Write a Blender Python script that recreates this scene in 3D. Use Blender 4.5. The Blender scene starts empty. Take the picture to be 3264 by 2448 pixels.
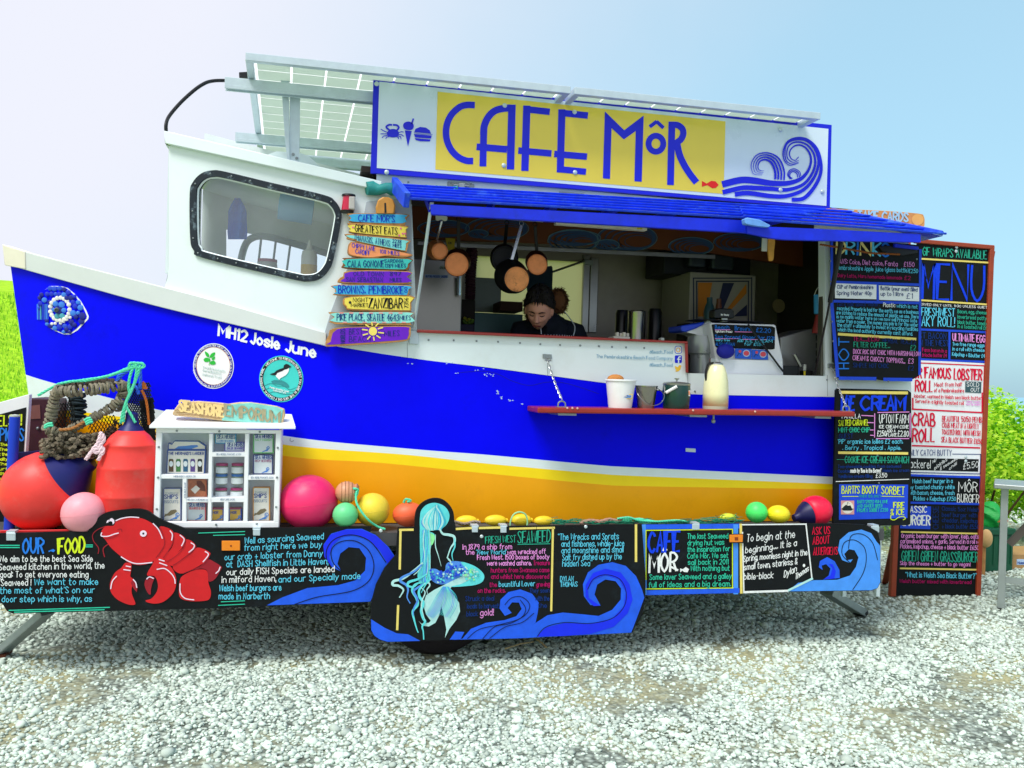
import bpy, bmesh, math, random
import numpy as np
from mathutils import Vector as V, Matrix, noise
from mathutils.geometry import tessellate_polygon
random.seed(7); np.random.seed(7)
sc = bpy.context.scene
COL = sc.collection
R = math.radians
# ------------------------------------------------------------------ camera
FPX, CX, CY = 2800.0, 1632.0, 1224.0          # focal length and centre in photo pixels
TH, ROLL, PIT = math.atan(0.218), R(1.75), 13/2800
CAMH, Z0 = 1.45, 4.5
CAM = V((-Z0*math.sin(TH), -Z0*math.cos(TH), CAMH))
_f = V((math.sin(TH), math.cos(TH), 0)); _r = V((math.cos(TH), -math.sin(TH), 0)); _z = V((0,0,1))
FW = (_f*math.cos(PIT) - _z*math.sin(PIT)).normalized(); U0 = FW.cross(_r)*-1
if U0.z < 0: U0 = -U0
RI = _r*math.cos(ROLL) + U0*math.sin(ROLL); UI = U0*math.cos(ROLL) - _r*math.sin(ROLL)
cd = bpy.data.cameras.new('camera'); cam = bpy.data.objects.new('camera', cd); COL.objects.link(cam)
cd.sensor_width = 36; cd.lens = 36*FPX/3264; cd.clip_start = 0.05; cd.clip_end = 12000
m = Matrix((RI, UI, -FW)).transposed().to_4x4(); m.translation = CAM; cam.matrix_world = m
sc.camera = cam
sc.render.resolution_x, sc.render.resolution_y = 1024, 768
# ------------------------------------------------------------------ sky and sun
SUN_EL, SUN_AZ = R(57), R(-132)                # azimuth from +Y (behind the trailer) towards -X (left): high, left, a little in front
sund = V((math.sin(SUN_AZ)*math.cos(SUN_EL), math.cos(SUN_AZ)*math.cos(SUN_EL), math.sin(SUN_EL)))
w = bpy.data.worlds.new('World'); sc.world = w; w.use_nodes = True
nt = w.node_tree; nt.nodes.clear()
def wn(t, **k):
    n = nt.nodes.new(t)
    for a, b in k.items(): setattr(n, a, b)
    return n
sky = wn('ShaderNodeTexSky', sky_type='NISHITA', sun_disc=False, sun_elevation=SUN_EL, sun_rotation=SUN_AZ,
         altitude=0, air_density=1.0, dust_density=2.2, ozone_density=1.5)
bg = wn('ShaderNodeBackground'); out = wn('ShaderNodeOutputWorld'); bg.inputs[1].default_value = 0.112
# thin bright cloud sheet lying over the left and rear half of the sky, breaking up towards the right
tc = wn('ShaderNodeTexCoord'); dot = wn('ShaderNodeVectorMath', operation='DOT_PRODUCT'); dot.inputs[1].default_value = V((-.93, -.16, .32)).normalized()
nt.links.new(tc.outputs['Generated'], dot.inputs[0])
nz = wn('ShaderNodeTexNoise'); nz.inputs['Scale'].default_value = 2.0; nz.inputs['Detail'].default_value = 6; nz.inputs['Roughness'].default_value = .55
nt.links.new(tc.outputs['Generated'], nz.inputs['Vector'])
ad = wn('ShaderNodeMath', operation='MULTIPLY_ADD'); ad.inputs[1].default_value = 0.30
nt.links.new(nz.outputs['Fac'], ad.inputs[0]); nt.links.new(dot.outputs['Value'], ad.inputs[2])
mr = wn('ShaderNodeMapRange', interpolation_type='SMOOTHSTEP')
mr.inputs['From Min'].default_value = -0.36; mr.inputs['From Max'].default_value = 0.32
mr.inputs['To Min'].default_value = 0.10; mr.inputs['To Max'].default_value = 0.96
nt.links.new(ad.outputs[0], mr.inputs['Value'])
tint = wn('ShaderNodeMix', data_type='RGBA', blend_type='MULTIPLY'); tint.inputs['Factor'].default_value = 1; tint.inputs['B'].default_value = (.62, 1.0, 1.03, 1)
nt.links.new(sky.outputs[0], tint.inputs['A'])
pale = wn('ShaderNodeMix', data_type='RGBA'); pale.inputs['Factor'].default_value = .62; pale.inputs['B'].default_value = (2.45, 4.1, 4.9, 1)   # high thin haze
nt.links.new(tint.outputs['Result'], pale.inputs['A'])
mx = wn('ShaderNodeMix', data_type='RGBA')
nt.links.new(mr.outputs[0], mx.inputs['Factor']); nt.links.new(pale.outputs['Result'], mx.inputs['A'])
mx.inputs['B'].default_value = (4.45, 4.5, 5.0, 1)
nt.links.new(mx.outputs['Result'], bg.inputs[0]); nt.links.new(bg.outputs[0], out.inputs[0])
sl = bpy.data.lights.new('sun', 'SUN'); so = bpy.data.objects.new('sun', sl); COL.objects.link(so)
sl.energy = 2.0; sl.angle = R(24); sl.color = (1, 0.97, 0.92)
so.rotation_euler = sund.to_track_quat('Z', 'Y').to_euler(); so.location = (0, 0, 20)
vs = sc.view_settings; vs.view_transform = 'Standard'; vs.look = 'None'; vs.gamma = 1; vs.use_curve_mapping = False
vs.exposure = 0.84
# ------------------------------------------------------------------ pixel helpers (photo pixel -> direction -> surface)
CROP = dict(A=(0,100,.5425), B=(1100,100,.7685), C=(0,750,.5425), D=(1000,550,.4521), E=(1800,600,.4521), F=(2500,650,.3918),
  G=(2500,1200,.4823), H=(0,1200,.5727), I=(850,1450,.5425), J=(1900,1450,.4521), K=(400,1250,.3014), L=(1000,600,.3133),
  M=(1300,650,.2712), N=(2100,850,.3014), O=(2640,720,.3194), Q=(2640,1220,.2894), S=(1180,220,.36166), T=(1880,300,.36166),
  U=(1150,1560,.30139), W=(280,1620,.22604), X=(100,1130,.21097), Y=(0,1180,.19289), Z=(2964,1220,.44577), a=(2830,740,.30151),
  b=(2830,1200,.43373), d=(600,1050,.33071), s=(1700,1080,.80315), e=(80,880,.21016), p=(760,130,.28933), P=(0,0,1.0))
def px(c, x, y): o = CROP[c]; return (o[0]+x*o[2], o[1]+y*o[2])
def pxs(c, *xy): return [px(c, xy[i], xy[i+1]) for i in range(0, len(xy), 2)]
def ray(p): return FW + RI*((p[0]-CX)/FPX) + UI*((CY-p[1])/FPX)
def on_y(p, Y): d = ray(p); return CAM + d*((Y-CAM.y)/d.y)
def on_z(p, Z): d = ray(p); return CAM + d*((Z-CAM.z)/d.z)
def on_x(p, X): d = ray(p); return CAM + d*((X-CAM.x)/d.x)
def SY(Y): return lambda p, lift=0: on_y(p, Y-lift)
# ------------------------------------------------------------------ materials
def s2l(c): c /= 255; return c/12.92 if c <= .04045 else ((c+.055)/1.055)**2.4
def lin(h):
    if isinstance(h, str): h = tuple(int(h[i:i+2], 16) for i in (0, 2, 4))
    return tuple(s2l(v) for v in h)
MATS = {}
def M(name, col, rough=.5, metal=0, var=.10, scale=6, bump=0, bscale=60, spec=.4, trans=0, island=0, coat=0, dirt=None, dirtamt=.5, dscale=3):
    if name in MATS: return MATS[name]
    mt = bpy.data.materials.new(name); mt.use_nodes = True; n = mt.node_tree; P = n.nodes['Principled BSDF']
    c = lin(col); P.inputs['Roughness'].default_value = rough; P.inputs['Metallic'].default_value = metal
    P.inputs['Specular IOR Level'].default_value = spec; P.inputs['Coat Weight'].default_value = coat
    P.inputs['Transmission Weight'].default_value = trans
    tcn = n.nodes.new('ShaderNodeTexCoord')
    nz = n.nodes.new('ShaderNodeTexNoise'); nz.inputs['Scale'].default_value = scale; nz.inputs['Detail'].default_value = 6; nz.inputs['Roughness'].default_value = .65
    n.links.new(tcn.outputs['Object'], nz.inputs['Vector'])
    mp = n.nodes.new('ShaderNodeMapRange'); mp.inputs['From Min'].default_value = .25; mp.inputs['From Max'].default_value = .75
    mp.inputs['To Min'].default_value = 1-var; mp.inputs['To Max'].default_value = 1+var*.35
    n.links.new(nz.outputs['Fac'], mp.inputs['Value'])
    ml = n.nodes.new('ShaderNodeMix'); ml.data_type = 'RGBA'; ml.blend_type = 'MULTIPLY'; ml.inputs['Factor'].default_value = 1
    ml.inputs['A'].default_value = (*c, 1)
    src = mp.outputs[0]
    if island:
        g = n.nodes.new('ShaderNodeNewGeometry'); m2 = n.nodes.new('ShaderNodeMapRange')
        m2.inputs['To Min'].default_value = 1-island; m2.inputs['To Max'].default_value = 1+island*.6
        n.links.new(g.outputs['Random Per Island'], m2.inputs['Value'])
        mm = n.nodes.new('ShaderNodeMath'); mm.operation = 'MULTIPLY'; n.links.new(src, mm.inputs[0]); n.links.new(m2.outputs[0], mm.inputs[1]); src = mm.outputs[0]
    n.links.new(src, ml.inputs['B']); res = ml.outputs['Result']
    if dirt:
        n2 = n.nodes.new('ShaderNodeTexNoise'); n2.inputs['Scale'].default_value = dscale; n2.inputs['Detail'].default_value = 9; n2.inputs['Roughness'].default_value = .75
        n.links.new(tcn.outputs['Object'], n2.inputs['Vector'])
        m3 = n.nodes.new('ShaderNodeMapRange'); m3.inputs['From Min'].default_value = .54; m3.inputs['From Max'].default_value = .68; m3.inputs['To Max'].default_value = dirtamt
        n.links.new(n2.outputs['Fac'], m3.inputs['Value'])
        x = n.nodes.new('ShaderNodeMix'); x.data_type = 'RGBA'; n.links.new(m3.outputs[0], x.inputs['Factor']); n.links.new(res, x.inputs['A']); x.inputs['B'].default_value = (*lin(dirt), 1); res = x.outputs['Result']
    n.links.new(res, P.inputs['Base Color'])
    mr = n.nodes.new('ShaderNodeMapRange'); mr.inputs['To Min'].default_value = max(.03, rough-.12); mr.inputs['To Max'].default_value = min(1, rough+.12)
    n.links.new(nz.outputs['Fac'], mr.inputs['Value']); n.links.new(mr.outputs[0], P.inputs['Roughness'])
    if bump:
        bn = n.nodes.new('ShaderNodeTexNoise'); bn.inputs['Scale'].default_value = bscale; bn.inputs['Detail'].default_value = 4
        n.links.new(tcn.outputs['Object'], bn.inputs['Vector'])
        b = n.nodes.new('ShaderNodeBump'); b.inputs['Strength'].default_value = bump; b.inputs['Distance'].default_value = .01
        n.links.new(bn.outputs['Fac'], b.inputs['Height']); n.links.new(b.outputs[0], P.inputs['Normal'])
    MATS[name] = mt; return mt
def glass(name, tint=(1,1,1), refl=.12, haze=0):
    mt = bpy.data.materials.new(name); mt.use_nodes = True; n = mt.node_tree; n.nodes.clear()
    o = n.nodes.new('ShaderNodeOutputMaterial'); t = n.nodes.new('ShaderNodeBsdfTransparent'); g = n.nodes.new('ShaderNodeBsdfGlossy')
    t.inputs[0].default_value = (*tint, 1); g.inputs['Roughness'].default_value = .03
    fr = n.nodes.new('ShaderNodeFresnel'); fr.inputs[0].default_value = 1.5
    a = n.nodes.new('ShaderNodeMath'); a.operation = 'ADD'; a.inputs[1].default_value = refl; n.links.new(fr.outputs[0], a.inputs[0])
    x = n.nodes.new('ShaderNodeMixShader'); n.links.new(a.outputs[0], x.inputs[0]); n.links.new(t.outputs[0], x.inputs[1]); n.links.new(g.outputs[0], x.inputs[2]); n.links.new(x.outputs[0], o.inputs[0])
    if haze:      # painted white haze: lightens the dark interior seen through the pane
        d = n.nodes.new('ShaderNodeBsdfDiffuse'); d.inputs[0].default_value = (.85,.9,.93,1); nz = n.nodes.new('ShaderNodeTexNoise'); nz.inputs['Scale'].default_value = 3; nz.inputs['Detail'].default_value = 5
        tcn = n.nodes.new('ShaderNodeTexCoord'); n.links.new(tcn.outputs['Object'], nz.inputs['Vector']); mm = n.nodes.new('ShaderNodeMath'); mm.operation = 'MULTIPLY'; mm.inputs[1].default_value = haze*2; n.links.new(nz.outputs['Fac'], mm.inputs[0])
        x2 = n.nodes.new('ShaderNodeMixShader'); n.links.new(mm.outputs[0], x2.inputs[0]); n.links.new(x.outputs[0], x2.inputs[1]); n.links.new(d.outputs[0], x2.inputs[2]); n.links.new(x2.outputs[0], o.inputs[0])
    return mt
# ------------------------------------------------------------------ objects
def thing(name, label, cat, loc=(0,0,0), group=None):
    o = bpy.data.objects.new(name, None); COL.objects.link(o); o.location = loc; o.empty_display_size = .1
    o['label'] = label; o['category'] = cat
    if group: o['group'] = group
    return o
def tag(o, label, cat, group=None):
    o['label'] = label; o['category'] = cat
    if group: o['group'] = group
    return o
def kid(o, parent):
    if parent is not None:
        o.parent = parent
        o.matrix_parent_inverse = Matrix.Translation(-parent.location)   # every parent is an unrotated empty or mesh
    return o
class MB:
    def __init__(s): s.v = []; s.f = []; s.mi = []; s.cm = 0
    def add(s, vs, fs):
        k = len(s.v); s.v += [tuple(v) for v in vs]; s.f += [tuple(i+k for i in f) for f in fs]; s.mi += [s.cm]*len(fs); return s
    def box(s, a, b):
        (x0,y0,z0), (x1,y1,z1) = a, b
        return s.add([(x0,y0,z0),(x1,y0,z0),(x1,y1,z0),(x0,y1,z0),(x0,y0,z1),(x1,y0,z1),(x1,y1,z1),(x0,y1,z1)],
            [(0,3,2,1),(4,5,6,7),(0,1,5,4),(1,2,6,5),(2,3,7,6),(3,0,4,7)])
    def obox(s, c, ax, ay, az):       # centre, half axes
        c, ax, ay, az = V(c), V(ax), V(ay), V(az)
        p = [c+ax*i+ay*j+az*k for k in (-1,1) for (i,j) in ((-1,-1),(1,-1),(1,1),(-1,1))]
        return s.add(p, [(0,3,2,1),(4,5,6,7),(0,1,5,4),(1,2,6,5),(2,3,7,6),(3,0,4,7)])
    def bar(s, a, b, w, h, up=(0,0,1)):
        a, b = V(a), V(b); d = (b-a); u = V(up); sd = d.cross(u)
        if sd.length < 1e-6: sd = d.cross(V((0,1,0)))
        sd.normalize(); u = sd.cross(d).normalized()
        return s.obox((a+b)/2, d/2, sd*w/2, u*h/2)
    def prism(s, pts, d):
        pts = [V(p) for p in pts]; n = len(pts); d = V(d)
        tri = tessellate_polygon([pts])
        s.add(pts+[p+d for p in pts], [tuple(t) for t in tri]+[tuple(n+i for i in reversed(t)) for t in tri]+[(i,(i+1)%n,n+(i+1)%n,n+i) for i in range(n)])
        return s
    def poly(s, pts):
        pts = [V(p) for p in pts]; s.add(pts, [tuple(t) for t in tessellate_polygon([pts])]); return s
    def tube(s, pts, r, n=8, cap=True, closed=False):
        pts = [V(p) for p in pts]; N = len(pts); rr = r if isinstance(r, (list, tuple)) else [r]*N
        t0 = (pts[1]-pts[0]).normalized(); up = V((0,0,1)) if abs(t0.z) < .9 else V((0,1,0)); nn = t0.cross(up).normalized()
        vs = []; fs = []
        for i, p in enumerate(pts):
            if closed: t = (pts[(i+1)%N]-pts[i-1])
            else: t = pts[min(i+1,N-1)]-pts[max(i-1,0)]
            if t.length < 1e-9: t = t0
            t.normalize(); nn = (nn - t*nn.dot(t))
            if nn.length < 1e-6: nn = t.orthogonal()
            nn.normalize(); bb = t.cross(nn)
            for j in range(n):
                a = 2*math.pi*j/n; vs.append(p+(nn*math.cos(a)+bb*math.sin(a))*rr[i])
        for i in range(N if closed else N-1):
            k = (i+1) % N
            for j in range(n): fs.append((i*n+j, i*n+(j+1)%n, k*n+(j+1)%n, k*n+j))
        if cap and not closed: fs += [tuple(reversed(range(n))), tuple((N-1)*n+j for j in range(n))]
        return s.add(vs, fs)
    def lathe(s, prof, c, axis=(0,0,1), n=24, sx=1, sy=1):     # prof: (radius, height) along axis
        ax = V(axis).normalized(); u = ax.orthogonal().normalized() if abs(ax.z) < .99 else V((1,0,0)); w_ = ax.cross(u); c = V(c)
        vs = []; fs = []
        for (r, h) in prof:
            for j in range(n):
                a = 2*math.pi*j/n; vs.append(c+ax*h+u*(r*sx*math.cos(a))+w_*(r*sy*math.sin(a)))
        for i in range(len(prof)-1):
            for j in range(n): fs.append((i*n+j, i*n+(j+1)%n, (i+1)*n+(j+1)%n, (i+1)*n+j))
        if prof[0][0] > 1e-5: fs.append(tuple(reversed(range(n))))
        if prof[-1][0] > 1e-5: fs.append(tuple((len(prof)-1)*n+j for j in range(n)))
        return s.add(vs, fs)
    def ball(s, c, rx, ry=None, rz=None, n=24, m_=14, rot=None):
        ry = ry or rx; rz = rz or rx; vs = []; fs = []; c = V(c)
        for i in range(m_+1):
            t = math.pi*i/m_
            for j in range(n):
                a = 2*math.pi*j/n; p = V((rx*math.sin(t)*math.cos(a), ry*math.sin(t)*math.sin(a), rz*math.cos(t)))
                if rot is not None: p = rot @ p
                vs.append(c+p)
        for i in range(m_):
            for j in range(n): fs.append((i*n+j, (i+1)*n+j, (i+1)*n+(j+1)%n, i*n+(j+1)%n))
        return s.add(vs, fs)
    def rope(s, pts, r, twist=None, strands=3, n=5, step=None):
        pts = resample([V(p) for p in pts], step or r*1.1); tw = twist or r*7; L = 0; fr = []
        t0 = (pts[1]-pts[0]).normalized(); nn = t0.orthogonal().normalized()
        for i, p in enumerate(pts):
            t = (pts[min(i+1,len(pts)-1)]-pts[max(i-1,0)]).normalized(); nn = (nn-t*nn.dot(t)).normalized(); fr.append((p, nn.copy(), t.cross(nn), L)); L += (pts[min(i+1,len(pts)-1)]-p).length
        for k in range(strands):
            s.tube([p+(a*math.cos(2*math.pi*(l/tw+k/strands))+b*math.sin(2*math.pi*(l/tw+k/strands)))*r*.5 for p, a, b, l in fr], r*.56, n)
        return s
    def build(s, name, mat, parent=None, smooth=False, bev=0, seg=2, fix=True, merge=False):
        me = bpy.data.meshes.new(name); me.from_pydata(s.v, [], s.f)
        mats = mat if isinstance(mat, (list, tuple)) else [mat]
        for q in mats: me.materials.append(q)
        if len(mats) > 1: me.polygons.foreach_set('material_index', s.mi)
        if fix or merge:
            b = bmesh.new(); b.from_mesh(me)
            if merge: bmesh.ops.remove_doubles(b, verts=b.verts, dist=1e-5)
            bmesh.ops.recalc_face_normals(b, faces=b.faces); b.to_mesh(me); b.free()
        if smooth: me.polygons.foreach_set('use_smooth', [True]*len(me.polygons))
        o = bpy.data.objects.new(name, me); COL.objects.link(o)
        if bev:
            md = o.modifiers.new('bevel', 'BEVEL'); md.width = bev; md.segments = seg; md.limit_method = 'ANGLE'; md.angle_limit = R(40)
        if smooth and smooth != 2:
            try: me.set_sharp_from_angle(angle=R(38))
            except Exception: pass
        return kid(o, parent)
def resample(pts, step):
    out = [pts[0]]; acc = 0
    for a, b in zip(pts, pts[1:]):
        L = (b-a).length; k = max(1, int(L/step)); out += [a+(b-a)*((i+1)/k) for i in range(k)]
    return out
def cat(pts, n=6, closed=False):
    P_ = [tuple(p) for p in pts]; N = len(P_); D = len(P_[0]); o = []
    if N < 3: return P_
    for i in range(N if closed else N-1):
        p0 = P_[(i-1)%N] if closed or i else P_[0]; p1 = P_[i]; p2 = P_[(i+1)%N]; p3 = P_[(i+2)%N] if closed or i+2 < N else P_[-1]
        for k in range(n):
            t = k/n; o.append(tuple(.5*(2*p1[d]+(p2[d]-p0[d])*t+(2*p0[d]-5*p1[d]+4*p2[d]-p3[d])*t*t+(3*p1[d]-p0[d]-3*p2[d]+p3[d])*t**3) for d in range(D)))
    if not closed: o.append(P_[-1])
    return o
def cat3(pts, n=6): return [V(p) for p in cat(pts, n)]
# ------------------------------------------------------------------ flat paint on a surface, laid out from photo pixels
def poly_on(name, pts, surf, lift, mat, parent, smooth=False, n=6):
    pts = cat(pts, n, True) if smooth else pts
    tri = tessellate_polygon([[V((p[0], p[1], 0)) for p in pts]]); b = MB(); b.add([surf(p, lift) for p in pts], [tuple(t) for t in tri])
    return b.build(name, mat, parent, fix=False)
def ribbon(b, pts, w, surf, lift, taper=None):
    q = [pts[0]]
    for p in pts[1:]:
        if abs(p[0]-q[-1][0])+abs(p[1]-q[-1][1]) > .25: q.append(p)
    if len(q) < 2: q = [(q[0][0]-w*.3, q[0][1]), (q[0][0]+w*.3, q[0][1])]
    N = len(q); vs = []
    if N > 4 and math.hypot(q[0][0]-q[-1][0], q[0][1]-q[-1][1]) < w*.4:
        q = q[:-1]; N -= 1
        for i in range(N):
            a, c = q[i-1], q[(i+1)%N]; tx, ty = c[0]-a[0], c[1]-a[1]; l = math.hypot(tx, ty) or 1; tx /= l; ty /= l; x, y = q[i]
            vs += [surf((x-ty*w/2, y+tx*w/2), lift), surf((x+ty*w/2, y-tx*w/2), lift)]
        b.add(vs, [(2*i, 2*i+1, 2*((i+1)%N)+1, 2*((i+1)%N)) for i in range(N)]); return
    for i in range(N):
        a = q[max(i-1,0)]; c = q[min(i+1,N-1)]; tx, ty = c[0]-a[0], c[1]-a[1]; l = math.hypot(tx, ty) or 1; tx /= l; ty /= l
        k = w/2
        if 0 < i < N-1:
            d1 = (q[i][0]-a[0], q[i][1]-a[1]); l1 = math.hypot(*d1) or 1; cs = abs(d1[0]*tx+d1[1]*ty)/l1; k = w/2/max(cs, .45)
        if taper: k *= taper(i/(N-1))
        x, y = q[i]
        if i == 0: x -= tx*w*.3; y -= ty*w*.3
        if i == N-1: x += tx*w*.3; y += ty*w*.3
        vs += [surf((x-ty*k, y+tx*k), lift), surf((x+ty*k, y-tx*k), lift)]
    b.add(vs, [(2*i, 2*i+1, 2*i+3, 2*i+2) for i in range(N-1)])
def lines_on(name, strokes, surf, lift, mat, parent, taper=None):
    b = MB()
    for i, (pts, w) in enumerate(strokes): ribbon(b, pts, w, surf, lift+i*.00012, taper)
    return b.build(name, mat, parent, fix=False)
FONT = {}
for row in """A4 022842 1434|B4 0208 ~082837362505 ~052544433202|C4 ~472806042243|D4 0208 ~082846442202|E4 48080242 0535|F4 480802 0535|G4 ~472806042243 434525
H4 0208 4248 0545|I0 0208|J3 ~38342203|K4 0208 4805 0542|L3 080232|M6 0208346862|N4 02084248|O4 ~28060422444628|P4 0208 ~082847462505|Q4 ~28060422444628 2442
R4 0208 ~082847462505 2542|S4 ~47280725432203|T4 0848 2822|U4 ~0804224448|V4 082248|W6 0812375268|X4 0842 4802|Y4 082548 2522|Z4 08480242|Ô4 ~28060422444628 192a39
a4 ~4526042243 4642|b4 0802 ~0526442203|c4 ~4526042243|d4 4842 ~4526042243|e4 0444 ~4426042243|f3 ~381712 0636|g4 ~4526042243 ~46412001|h4 0802 ~05264542|i0 0602 0708
j2 ~26211001 2728|k4 0802 4604 0442|l0 0802|m6 0602 ~05163532 ~35466562|n4 0602 ~05264542|o4 ~2604224426|p4 0600 ~0526442203|q4 ~4526042243 4640|r3 0602 ~052636
s4 ~45260524432203|t3 ~18132232 0636|u4 ~06032243 4642|v4 062246|w6 0612355266|x4 0642 4602|y4 0622 4600|z4 06460242|ô4 ~2604224426 172837
04 ~28060422444628|11 0718 1812|24 ~07284602 0242|34 ~07284725 ~25442203|44 380444 3832|54 480805 ~0526442203|64 ~38050422442504|74 084812|84 ~280725432203254728|94 ~4625062847 4732
£4 ~4728161302 0242 0535|.0 0203|,0 0301|!0 0804 0203|?4 ~07284625 2524 2223|'0 0807|"2 0807 2827|-3 0535|+4 0444 2622|&4 ~42072837041244|(2 ~280522|)2 ~082502|:0 0304 0607|_4 0242|/4 0248|@5 ~2604224426 ~4643546627 18 16""".replace('\n', '|').split('|'):
    g = row.split(' '); ks = g[0]; st = []
    for s_ in g[1:]:
        sm = s_[0] == '~'; s_ = s_.strip('~'); pp = [(int(s_[i], 36), int(s_[i+1], 36)-2) for i in range(0, len(s_)-1, 2)]
        if len(pp) > 1: st.append(cat(pp, 3) if sm and len(pp) > 2 else pp)
    FONT[ks[0]] = (int(ks[1]), st)
def text_strokes(s, p0, p1, h, w, up=None, jit=.16, slant=0):
    tot = 0; lay = []
    for ch in s:
        if ch == ' ': tot += 3.2; continue
        g = FONT.get(ch) or FONT.get(ch.upper()) or FONT['-']; lay.append((tot, g)); tot += g[0]+1.7
    tot = max(tot-1.7, 1); ex = ((p1[0]-p0[0])/tot, (p1[1]-p0[1])/tot); u = up or (.03*h/6, -h/6); o = []
    for t, g in lay:
        dy = random.uniform(-jit, jit)*1.2
        for st in g[1]:
            pts = []
            for (x, y) in st:
                X_ = t+x+random.uniform(-jit, jit)*.7+slant*y; Y_ = y+dy+random.uniform(-jit, jit)*.7
                pts.append((p0[0]+ex[0]*X_+u[0]*Y_, p0[1]+ex[1]*X_+u[1]*Y_))
            o.append((pts, w))
    return o
CHALK = dict(w='f2f6f4', c='63d2f0', b='1646ee', g='2fae90', p='f29ae6', m='b50f63', y='f2e38c', l='d8ee2e', r='e01440', k='0a1020', n='1a2fc0', d='12357c', o='f07a2a', t='35c8a4', s='2a7fe6')
def CH(k): return M('chalk_paint_'+k, CHALK[k], .8, var=.25, scale=90, spec=.15)
def text(parent, surf, c, s, x0, y0, x1, y1, h, k, w=None, lift=.003, name='lettering', jit=.16, up=None, slant=0):
    sc_ = CROP[c][2]; p0, p1 = px(c, x0, y0), px(c, x1, y1); hh = h*sc_
    if up: up = (up[0]*hh/6, up[1]*hh/6)
    mat = CH(k) if isinstance(k, str) else k
    return lines_on(name, text_strokes(s, p0, p1, hh, (w*sc_*(.86 if h < 60 else 1) if w else max(2.2, hh*.11)), up, jit, slant), surf, lift, mat, parent)
def line(parent, surf, c, k, w, *xy, lift=.003, name='painted_line', smooth=False):
    pts = pxs(c, *xy); pts = cat(pts, 6) if smooth else pts
    return lines_on(name, [(pts, w*CROP[c][2])], surf, lift, CH(k) if isinstance(k, str) else k, parent)
def shape(parent, surf, c, mat, *xy, lift=.002, name='painted_shape', smooth=False):
    return poly_on(name, pxs(c, *xy), surf, lift, mat if not isinstance(mat, str) else CH(mat), parent, smooth)
def board(name, mat, c, Y, th, *xy, parent=None, smooth=False, bev=.002):
    pts = pxs(c, *xy); pts = cat(pts, 4, True) if smooth else pts
    return MB().prism([on_y(p, Y) for p in pts], (0, th, 0)).build(name, mat, parent, bev=bev, seg=1)
def slab(parent, name, mat, pts, Y, th, bev=.002): return MB().prism([on_y(p, Y) for p in pts], (0, th, 0)).build(name, mat, parent, bev=bev, seg=1)
def rod(parent, name, mat, pts, r, n=8, smooth=True): return MB().tube(pts, r, n).build(name, mat, parent, smooth=smooth)
def pxr(Y, p, r):                 # radius in metres of r photo pixels at the depth of point p on plane Y
    q = on_y(p, Y); return r*(q-CAM).dot(FW)/FPX
# ================================================================== SETTING
GRASSX = -4.2
def ground_h(x, y):
    d = math.hypot(x+1, y+4)
    t = min(max((d-14)/60, 0), 1); t = t*t*(3-2*t)
    left = min(max((-x*0.9+y*.12-6)/14, 0), 1); left = left*left*(3-2*left)
    hill = 7.3*t*left
    fall = min(max((y-13)/25, 0), 1)*(1-left)*min(max((x+4)/8, 0), 1)
    return hill - 14*fall*fall*(3-2*fall) + .012*noise.noise(V((x*1.3, y*1.3, 0))) + (.25*noise.noise(V((x*.12, y*.12, 3))) if d > 16 else 0)*min(1, (d-16)/10 if d > 16 else 0)
def grid_mesh(name, xs, ys, fn, mat):
    vs = [(x, y, fn(x, y)) for y in ys for x in xs]; n = len(xs)
    fs = [(j*n+i, j*n+i+1, (j+1)*n+i+1, (j+1)*n+i) for j in range(len(ys)-1) for i in range(n-1)]
    me = bpy.data.meshes.new(name); me.from_pydata(vs, [], fs); me.materials.append(mat); me.polygons.foreach_set('use_smooth', [True]*len(fs))
    o = bpy.data.objects.new(name, me); COL.objects.link(o); o['kind'] = 'structure'; return o
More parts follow.
